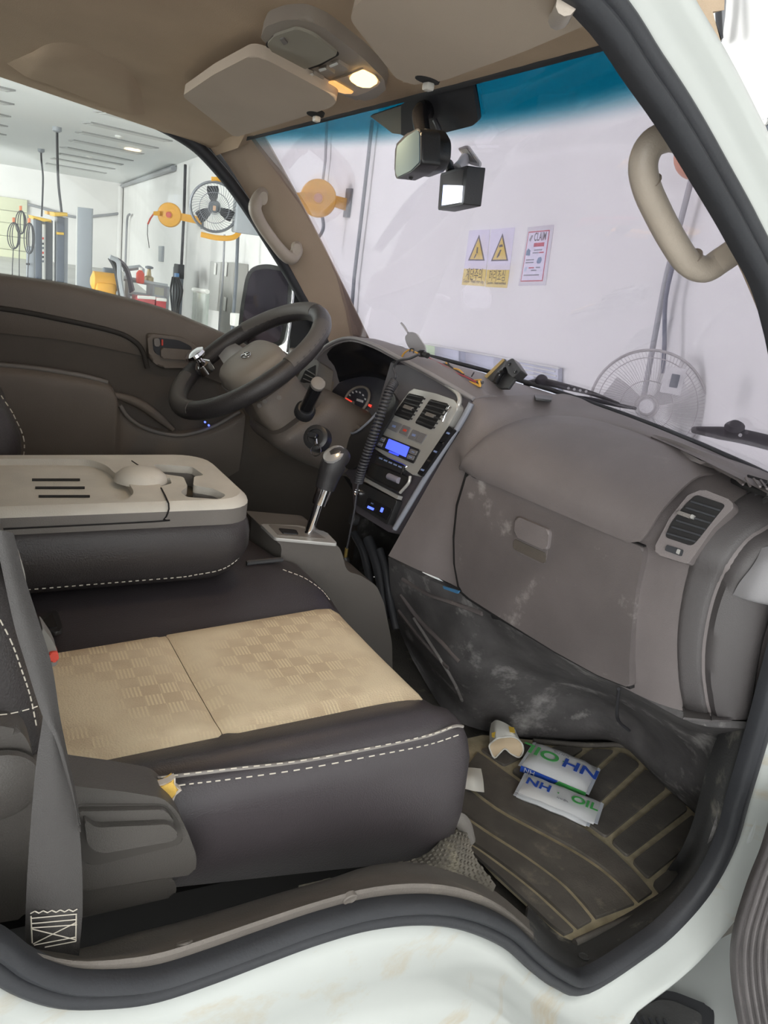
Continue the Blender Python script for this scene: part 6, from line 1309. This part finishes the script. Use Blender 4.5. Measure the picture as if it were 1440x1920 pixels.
for c4 in ([(575, 141), (586, 138), (588, 142), (577, 145)], [(597, 131), (609, 128), (612, 131), (600, 135)], [(617, 124), (631, 118), (634, 121), (620, 127)]): op('switch_mark', c4, 0.0075, 0.001, WHITE, OB, 0.001)
LENSO = mat('lamp_lens_dim', rgb(214, 160, 96), 0.35, emit=(1.0, 0.5, 0.14, 1), estr=0.4); LENSB = mat('lamp_lens_lit', rgb(250, 220, 160), 0.3, emit=(1.0, 0.62, 0.22, 1), estr=1.5)
op('map_lamp_frame', [(598, 158), (620, 152), (652, 142), (680, 130), (704, 142), (713, 154), (708, 162), (690, 172), (668, 180), (640, 178)], 0.003, 0.003, mat('lamp_frame', rgb(176, 150, 118), 0.4), OB, 0.006, 0.001)
op('map_lamp_lens', [(604, 158), (626, 154), (664, 176), (642, 176)], 0.006, 0.003, LENSO, OB, 0.006, 0.002)
op('map_lamp_lens', [(654, 150), (660, 142), (680, 134), (702, 145), (708, 156), (694, 165), (674, 164)], 0.006, 0.003, LENSB, OB, 0.006, 0.002)
li = bpy.data.lights.new('map_lamp_light', 'AREA'); li.shape = 'DISK'; li.size = 0.05; li.energy = 0.35; li.color = (1.0, 0.72, 0.42)
lo = bpy.data.objects.new('map_lamp_light', li); COL.objects.link(lo); lo.location = at(682, 152, pl=OPL)+V((0, 0, -0.014)); lo.parent = t; lo.matrix_parent_inverse = WORLD[t.name].inverted()
def visor(lab, px, clip, s):
    pl = plane3((0.0, 0.10*s, 1.209), (0.0, 0.60*s, 1.179), (0.2, 0.10*s, 1.185)); n = pl[1]
    t = thing('sun_visor', lab, 'sun visor', at(*px[0], pl=pl))
    P = rnd(on((pl[0]+n*0.009, n), px), 0.02, 5)
    prism('panel', P, -n*0.018, VISOR, t, 0.006, 3)
    c = at(*clip, pl=(pl[0]+n*0.004, n))
    h = thing_part = lathe('clip_recess', [(0.016, 0.0), (0.015, 0.006), (0.001, 0.007)], c, n, DARK, t, n=16, sx=1.2)
    box('clip', c+n*0.012+V((0.004, 0, 0)), (0.012, 0.014, 0.010), mat('visor_clip', rgb(190, 184, 172), 0.4), t, None, 0.003)
    return t, n, pl
visor("driver's brownish sun visor folded up left of the roof console", [(341, 180), (400, 140), (470, 104), (500, 112), (634, 184), (624, 200), (560, 222), (440, 258), (428, 248)], (592, 209), 1)
t, n, pl = visor('passenger sun visor folded up right of the roof console', [(655, 36), (668, 8), (760, -60), (1010, -60), (1125, 10), (1120, 38), (980, 98), (830, 152), (768, 160), (745, 150)], (803, 142), -1)
a = at(1046, 36, pl=(pl[0]+n*0.012, n)); b = at(1062, 8, pl=(pl[0]+n*0.02, n)); tube('pivot_arm', [a, a.lerp(b, 0.5)+n*0.004, b], 0.008, HANDLE, t, 10)
# ================================================================== rear view mirror and camera screen
t = thing('rear_view_mirror', 'black rear view mirror hanging from the windscreen top', 'mirror', at(775, 250, X=0.16))
MX = 0.155
def mm(px, py, dx=0.0): return at(px, py, X=MX+dx)
hs = [(742, 268), (760, 250), (784, 241), (800, 243), (812, 268), (811, 300), (800, 318), (775, 332), (742, 335), (738, 320)]
gl0 = [(744, 274), (762, 256), (782, 243), (786, 250), (786, 304), (770, 320), (745, 332), (741, 322)]
FMIR = mat('mirror_glass', rgb(104, 130, 142), 0.2, metal=0.3)
HP = plane3(mm(742, 275), mm(786, 245, -0.028), mm(742, 335)); hn = HP[1]
bdy = prism('housing', rnd(on((HP[0]+hn*0.0, hn), [(741, 272), (760, 252), (784, 240), (790, 246), (790, 306), (772, 322), (744, 336), (739, 325)]), 0.006), -hn*0.03, BLACKP, t, 0.004, 3)
prism('glass', rnd(on((HP[0]+hn*0.0012, hn), gl0), 0.004), -hn*0.002, FMIR, t)
prism('housing_back', rnd(on((HP[0]-hn*0.03, hn), [(760, 250), (800, 240), (812, 262), (811, 296), (800, 318), (770, 330)]), 0.01), -hn*0.03, BLACKP, t, 0.008, 3)
tube('stem', [mm(796, 262, 0.02), mm(790, 235, 0.025), mm(788, 214, 0.03), mm(796, 202, 0.045), mm(806, 208, 0.07)], [0.012, 0.013, 0.014, 0.012, 0.012], GLOSSB, t, 12, 4)
tube('tilt_tab', [mm(775, 328, 0.01), mm(769, 335, 0.008)], 0.0035, BLACKP, t, 8)
wsx = lambda px, py: at(px, py, pl=plane3(wsp(0, 0.8), wsp(0.2, 0.8), wsp(0, 0.95)))
t = thing('dashcam_monitor', 'small black monitor with a bright white screen stuck to the windscreen', 'monitor', at(855, 345, X=0.26))
DX = 0.26
DPL = plane3(at(826, 325, X=DX), at(870, 310, X=DX-0.03), at(822, 395, X=DX)); dn = DPL[1]
bd = prism('case', rnd(on(DPL, [(826, 325), (877, 310), (869, 383), (821, 394)]), 0.003), -dn*0.030, BLACKP, t, 0.002)
MONF = mat('monitor_face', rgb(62, 62, 62), 0.25)
prism('face', rnd(on((DPL[0]+dn*0.001, dn), [(829, 329), (869, 317), (863, 380), (825, 390)]), 0.002), -dn*0.002, MONF, bd)
MON = mat('white_screen', rgb(235, 238, 255), 0.3, emit=(0.86, 0.9, 1.0, 1), estr=1.1); MON2 = mat('pale_blue_screen', rgb(190, 205, 250), 0.3, emit=(0.50, 0.62, 1.0, 1), estr=0.9)
prism('screen', on((DPL[0]+dn*0.002, dn), [(838, 347), (866, 348), (864, 379), (834, 384)]), -dn*0.0015, MON, bd); prism('screen_band', on((DPL[0]+dn*0.002, dn), [(831, 347), (838, 347), (834, 384), (828, 385)]), -dn*0.0015, MON2, bd)
gw = (V((0.32, 0, 0)), V((-0.9, -0.1, 0.3)))
CLR = mat('clear_plastic', rgb(168, 166, 172), 0.15)
mp_ = [at(x, y, X=0.30) for x, y in ((858, 278), (876, 272), (900, 305), (898, 313), (880, 308))]
prism('mount_pad', rnd(mp_, 0.004), V((0.004, 0, 0)), CLR, t, 0.001); prism('mount_tape', [at(x, y, X=0.298) for x, y in ((862, 280), (874, 277), (893, 305), (882, 303))], V((0.002, 0, 0)), mat('mount_dark', rgb(92, 90, 92), 0.5), t)
tube('mount_arm', [at(872, 298, X=0.299), at(866, 308, X=0.285), at(858, 316, X=0.275)], 0.010, CLR, t, 10, 3)
lathe('plug', [(0.008, 0), (0.008, 0.018), (0.006, 0.022)], at(845, 322, X=0.268), at(840, 300, X=0.27)-at(845, 322, X=0.268), BLACKP, t, n=10)
tube('power_cord', [at(842, 306, X=0.27), at(832, 296, X=0.265), at(827, 275, X=0.25), at(826, 255, X=0.235), at(822, 240, X=0.225), at(815, 225, X=0.22)], 0.0045, CABLE, t, 8, 4)
# ================================================================== grab handles
t = thing('grab_handle', 'beige grab handle on the right windscreen pillar', 'grab handle', at(1300, 480, Y=-0.665))
gh = [(1290, 262, -0.70), (1256, 256, -0.675), (1222, 270, -0.668), (1206, 306, -0.665), (1212, 350, -0.665), (1234, 400, -0.665), (1262, 452, -0.665), (1290, 492, -0.665), (1322, 505, -0.668), (1352, 488, -0.675), (1390, 462, -0.70)]
P = [at(x, y, Y=yy) for x, y, yy in gh]
tube('bar', P, [0.0145, 0.0145, 0.0145, 0.0145, 0.0145, 0.0145, 0.0145, 0.0145, 0.0145, 0.0145, 0.0145], HANDLE, t, 18, 5)
for (x0, y0, x1, y1) in ((1195, 352, 1232, 336), (1276, 496, 1308, 472)):
    a, b = at((x0+x1)/2, (y0+y1)/2, Y=-0.665), None; d = (at(1234, 400, Y=-0.665)-at(1212, 350, Y=-0.665)).normalized()
    tube('joint_ring', [a-d*0.0006, a+d*0.0006], 0.0149, mat('joint_line', rgb(112, 100, 88), 0.6), t, 18)
t = thing('grab_handle', 'beige grab handle on the left windscreen pillar', 'grab handle', at(545, 480, Y=0.6))
gh = [(492, 362, 0.625), (484, 372, 0.595), (478, 392, 0.585), (490, 420, 0.585), (512, 452, 0.585), (532, 476, 0.585), (546, 484, 0.590), (556, 472, 0.605), (556, 462, 0.63)]
tube('bar', [at(x, y, Y=yy) for x, y, yy in gh], [0.014, 0.0155, 0.0155, 0.0145, 0.0145, 0.0155, 0.016, 0.0155, 0.014], HANDLE, t, 16, 5)
for (x, y) in ((494, 372), (556, 468)):
    lathe('mount_cap', [(0.010, 0), (0.010, 0.003), (0.001, 0.004)], at(x, y, Y=0.582), (-0.3, -1, 0), HANDLE, t, n=16, sy=1.5)
# beige edge of the right pillar trim inside the seal
P = [at(x, y, Y=-0.735) for x, y in ((1100, -2), (1142, 74), (1184, 137), (1243, 227), (1306, 335), (1366, 443), (1418, 554), (1480, 720))]
o = tube('trim_9', P, 0.004, PILLAR, None, 8, 3); struct(o, 'beige trim edge of the right windscreen pillar', 'pillar trim')
# ================================================================== outside mirror on the driver side
t = thing('side_mirror', 'black-framed outside mirror beyond the driver window', 'mirror', at(500, 600, Y=0.95))
sm_ = [(470, 500), (500, 494), (535, 502), (548, 520), (545, 580), (530, 648), (470, 660), (444, 640), (450, 580), (460, 520)]
SMP = plane3(at(470, 500, Y=1.0), at(545, 505, Y=0.94), at(450, 640, Y=1.0)); smn = SMP[1]
prism('housing', rnd(on(SMP, sm_), 0.02), -smn*0.06, BLACKP, t, 0.008, 3)
DMIR = mat('dim_mirror', rgb(86, 78, 92), 0.06, metal=1.0)
prism('glass', rnd(on((SMP[0]+smn*0.002, smn), [(474, 508), (500, 503), (534, 510), (541, 524), (538, 578), (524, 640), (472, 650), (452, 634), (457, 580), (466, 524)]), 0.012), -smn*0.003, DMIR, t)
arm_ = [at(548, 520, Y=0.93), at(556, 512, Y=0.85), at(562, 520, Y=0.78)]
tube('arm', arm_, 0.012, BLACKP, t, 8, 3)
t = thing('quarter_window', 'narrow black quarter panel with a chrome edge by the driver pillar', 'window panel', at(560, 620, Y=0.72))
prism('panel', [at(x, y, Y=0.722) for x, y in ((556, 515), (572, 545), (625, 650), (640, 700), (540, 700), (546, 600))], V((0, 0.01, 0)), BLACK, t)
tube('chrome_edge', [at(553, 528, Y=0.716), at(548, 580, Y=0.716), at(538, 660, Y=0.716)], 0.004, CHROME, t, 8)
# ================================================================== wipers outside, clutter on the dash
def wpt(y, s, out=0.02): p = wsp(y, s); return p+V((0.75, 0, 0.66))*out
t = thing('windscreen_wiper', 'black wiper parked at the foot of the windscreen, the driver one', 'wiper', wpt(0.0, 0.02))
q = lambda px, py, X: at(px, py, X=X)
tube('blade', [at(x, y, X=0.66) for x, y in ((990, 742), (1040, 744), (1100, 748), (1160, 760), (1192, 766))], [0.007, 0.006, 0.005, 0.004, 0.003], BLACK, t, 6, 4)
tube('arm', [at(x, y, X=0.675) for x, y in ((985, 720), (1015, 716), (1060, 725), (1110, 738), (1160, 757))], [0.007, 0.009, 0.007, 0.005, 0.003], BLACKP, t, 6, 4)
lathe('pivot', [(0.014, 0), (0.014, 0.014), (0.009, 0.02)], at(1016, 720, X=0.67), (-0.5, -0.2, 0.8), BLACK, t, n=14)
for k in range(4): lathe('arm_hole', [(0.003, 0), (0.003, 0.001)], at(1066+11*k, 728+2*k, X=0.668), (-1, -0.5, 0.4), WHITE, t, n=8)
t = thing('windscreen_wiper', 'black wiper at the lower right of the windscreen, the passenger one', 'wiper', at(1380, 810, X=0.62))
tube('arm', [at(x, y, X=0.63) for x, y in ((1300, 806), (1350, 812), (1400, 820), (1480, 840))], [0.006, 0.011, 0.012, 0.012], BLACK, t, 8, 4)
lathe('pivot', [(0.016, 0), (0.016, 0.014), (0.010, 0.02)], at(1376, 812, X=0.63), (-0.5, -0.2, 0.8), BLACK, t, n=14)
for k in range(3): lathe('arm_hole', [(0.003, 0), (0.003, 0.001)], at(1368+10*k, 808+4*k, X=0.618), (-1, -0.5, 0.4), WHITE, t, n=8)
o = tube('trim_10', [V((XB(y)-0.002, y, ZB+0.006)) for y in [-0.7+1.4*i/12 for i in range(13)]], 0.005, RUBBER, None, 8); struct(o, 'black rubber edge along the windscreen foot', 'windscreen trim')
# phone bracket lying on the dash
t = thing('phone_bracket', 'black bracket with a yellow-edged card leaning on the windscreen foot', 'phone bracket', at(930, 720, X=0.50))
BK = plane3(at(905, 720, X=0.50), at(945, 676, X=0.52), at(950, 715, X=0.49)); bkn = BK[1]
prism('back_plate', on(BK, [(903, 718), (945, 672), (972, 700), (952, 728), (920, 728)]), -bkn*0.006, BLACKP, t, 0.001)
prism('yellow_edge', on((BK[0]+bkn*0.001, bkn), [(901, 712), (943, 672), (946, 675), (905, 716)]), -bkn*0.006, mat('amber_edge', rgb(186, 150, 80), 0.5), t)
cl = prism('clamp', rnd(on((BK[0]+bkn*0.016, bkn), [(946, 680), (961, 671), (977, 694), (963, 708), (953, 700)]), 0.003), -bkn*0.018, BLACKP, t, 0.002)
for px, py in ((956, 683), (967, 697)): lathe('clamp_bolt', [(0.004, 0), (0.004, 0.002), (0.002, 0.003)], at(px, py, pl=(BK[0]+bkn*0.016, bkn)), bkn, GLOSSB, cl, n=10)
tube('hinge', on((BK[0]+bkn*0.008, bkn), [(928, 718), (938, 700), (948, 694)]), 0.007, GLOSSB, t, 8, 3)
# loose wires on the dash edge
wire = lambda nm, P, r, m, par, X=0.385: tube(nm, [at(x, y, X=X) for x, y in P], r, m, par, 6, 4)
t = thing('loose_wiring', 'tangle of thin orange and black wires along the dashboard edge', 'wiring', at(850, 690, X=0.40))
OW = mat('orange_wire', rgb(214, 150, 50), 0.5); RW = mat('red_wire', rgb(150, 50, 60), 0.5)
wire('wire', [(752, 672), (758, 662), (768, 656), (778, 660), (786, 664)], 0.0018, OW, t, 0.36); wire('wire', [(768, 660), (770, 654), (776, 655), (775, 662)], 0.0016, CABLE, t, 0.355)
wire('wire', [(795, 664), (812, 676), (830, 684), (852, 698), (872, 706), (892, 716)], 0.0018, RW, t, 0.42)
wire('wire', [(822, 682), (840, 684), (856, 696), (878, 708), (898, 718), (906, 716)], 0.0022, CABLE, t, 0.43); wire('wire', [(836, 680), (846, 690), (862, 694), (880, 712), (902, 712)], 0.0018, OW, t, 0.43); wire('wire', [(852, 697), (870, 708), (884, 716), (905, 718)], 0.0028, CABLE, t, 0.425)
for P in ([(845, 688), (840, 680)], [(884, 706), (889, 698)], [(870, 702), (862, 700)]): tube('cable_tie', [at(x, y, X=0.428) for x, y in P], 0.0015, CABLE, t, 5)
wire('wire', [(880, 716), (892, 720), (900, 724), (898, 714)], 0.0024, OW, t, 0.42)
lathe('connector', [(0.007, 0), (0.008, 0.004), (0.008, 0.014), (0.005, 0.018)], at(786, 662, X=0.37), (0.2, -1, 0.1), GLOSSB, t, n=12); lathe('connector', [(0.006, 0), (0.006, 0.012)], at(795, 664, X=0.37), (0.2, -1, -0.1), BLACKP, t, n=12)
tag(prism('dash_clip', rnd(on((V((0.40, 0, 0)), V((-1, 0, 0.3))), [(896, 722), (916, 726), (914, 731), (902, 731)]), 0.002), V((0.004, 0, -0.002)), GREYP, None, 0.001), 'small grey clip lying at the dashboard seam by the wires', 'clip')
tag(prism('vent_cover', rnd([at(x, y, Z=0.748) for x, y in ((1002, 739), (1036, 742), (1034, 750), (1004, 746))], 0.003), V((0, 0, -0.004)), BLACKP, None, 0.001), 'small dark cover plate on the dashboard top by the wiper', 'cover plate')
t = thing('phone_holder_pad', 'clear oval suction pad stuck low on the windscreen above the wires', 'suction pad', at(785, 640, X=0.5))
prism('pad', rnd(on(plane3(at(770, 660, X=0.50), at(800, 660, X=0.50), at(775, 625, X=0.47)), [(758, 632), (768, 622), (780, 624), (796, 648), (800, 668), (778, 664), (764, 650)]), 0.008), V((0.003, 0, 0)), mat('pad_grey', rgb(190, 188, 192), 0.3), t, 0.001)
tube('pad_tab', [at(765, 624, X=0.495), at(758, 612, X=0.49), at(752, 606, X=0.488)], 0.003, CLR, t, 6)
# coiled handset cord hanging in front of the stack
t = thing('handset_cord', 'black coiled radio handset cord hanging beside the centre stack', 'cord', at(680, 860, X=0.27))
cps = [at(x, y, X=xx) for x, y, xx in ((740, 715, 0.315), (730, 732, 0.30), (716, 770, 0.285), (702, 810, 0.27), (690, 845, 0.262), (678, 880, 0.255), (672, 905, 0.255))]
P = cr(cps, 20); fr = frames(P); hel = []; tot = len(P)
P2_ = cr(cps, 56); fr2 = frames(P2_)
for i, (p, (tt, uu, vv)) in enumerate(zip(P2_, fr2)):
    a = 2*math.pi*i/9.0; rr_ = 0.0085; hel.append(p+uu*rr_*math.cos(a)+vv*rr_*math.sin(a))
tube('coil', hel, 0.0024, CABLE, t, 6)
wire('lead', [(786, 664), (768, 672), (748, 676), (738, 690), (742, 706), (732, 722), (740, 715)], 0.0028, CABLE, t, 0.315)
wire('tail', [(672, 905), (668, 930), (664, 960), (656, 1000), (650, 1030), (646, 1045)], 0.0022, CABLE, t, 0.25)
tube('plug', [at(650, 1028, X=0.25), at(647, 1048, X=0.25)], 0.004, mat('brass_plug', rgb(170, 140, 70), 0.3, metal=0.7), t, 8); tube('plug_body', [at(647, 1046, X=0.25), at(649, 1068, X=0.25)], 0.009, BLACKP, t, 10)
# black hoses and loom in the gap beside the console
t = thing('wiring_loom', 'black hoses and loom in the gap beside the gear console', 'wiring', at(690, 1100, X=0.36))
for P, r in (([(664, 1000), (680, 1030), (690, 1070), (700, 1120)], 0.010), ([(690, 1010), (705, 1050), (716, 1100), (722, 1160)], 0.013), ([(712, 1030), (724, 1070), (730, 1120), (742, 1180)], 0.009)):
    tube('hose', [at(x, y, X=0.37) for x, y in P], r, BLACK, t, 8, 4)
# ================================================================== outside at the lower right: step and ribbed flap
t = thing('step_pad', 'black ribbed step pad on the white bumper below the doorway', 'step', at(1250, 1890, Y=-0.82))
q = [at(x, y, Z=-0.16) for x, y in ((1140, 1920), (1170, 1886), (1230, 1856), (1262, 1858), (1334, 1886), (1340, 1900), (1336, 1990), (1120, 1990))]
prism('pad', rnd(q, 0.012), V((0, 0, -0.03)), BLACK, t, 0.006, 3)
q2 = [at(x, y, Z=-0.157) for x, y in ((1175, 1920), (1200, 1890), (1236, 1874), (1262, 1876), (1316, 1900), (1318, 1985), (1150, 1985))]
prism('tread', rnd(q2, 0.008), V((0, 0, -0.004)), RUBDIRT, t, 0.001)
for k in range(5): tube('tread_bar', [at(1190+14*k, 1905+2*k, Z=-0.155), at(1225+14*k, 1972+2*k, Z=-0.155)], 0.003, BLACK, t, 5)
o = prism('wall_bumper', [at(x, y, Z=-0.175) for x, y in ((1000, 1990), (1130, 1890), (1230, 1835), (1330, 1800), (1420, 1700), (1560, 1500), (1700, 1990))], V((0, 0, -0.3)), PAINT, None, 0.02); struct(o, 'white bumper corner below the doorway', 'cab body')
t = thing('ribbed_flap', 'black ribbed plastic flap at the lower right corner of the photo', 'flap', at(1420, 1800, Y=-0.90))
RBX = [(1440, 1540), (1425, 1590), (1405, 1640), (1388, 1690), (1374, 1740), (1368, 1790), (1372, 1850), (1384, 1920), (1400, 1990)]
rows = [[at(x+dx, y+dy, Y=-0.85-yy) for x, y in RBX] for dx, dy, yy in ((0, 0, 0.0), (10, 2, 0.012), (40, 8, 0.03), (90, 15, 0.04), (160, 20, 0.04))]
FLP = mat('flap_black', rgb(70, 66, 66), 0.6, bump=0.3, bscale=300, var=0.2, vscale=14)
grid('panel', rows, FLP, t, 4, 3, thick=0.01)
for k in range(9):
    o_ = 14+13*k; tube('rib', [at(x+o_, y+4, Y=-0.855-0.012-min(0.03, 0.0024*o_*0.5)) for x, y in RBX], 0.0028, FLP, t, 6, 4)
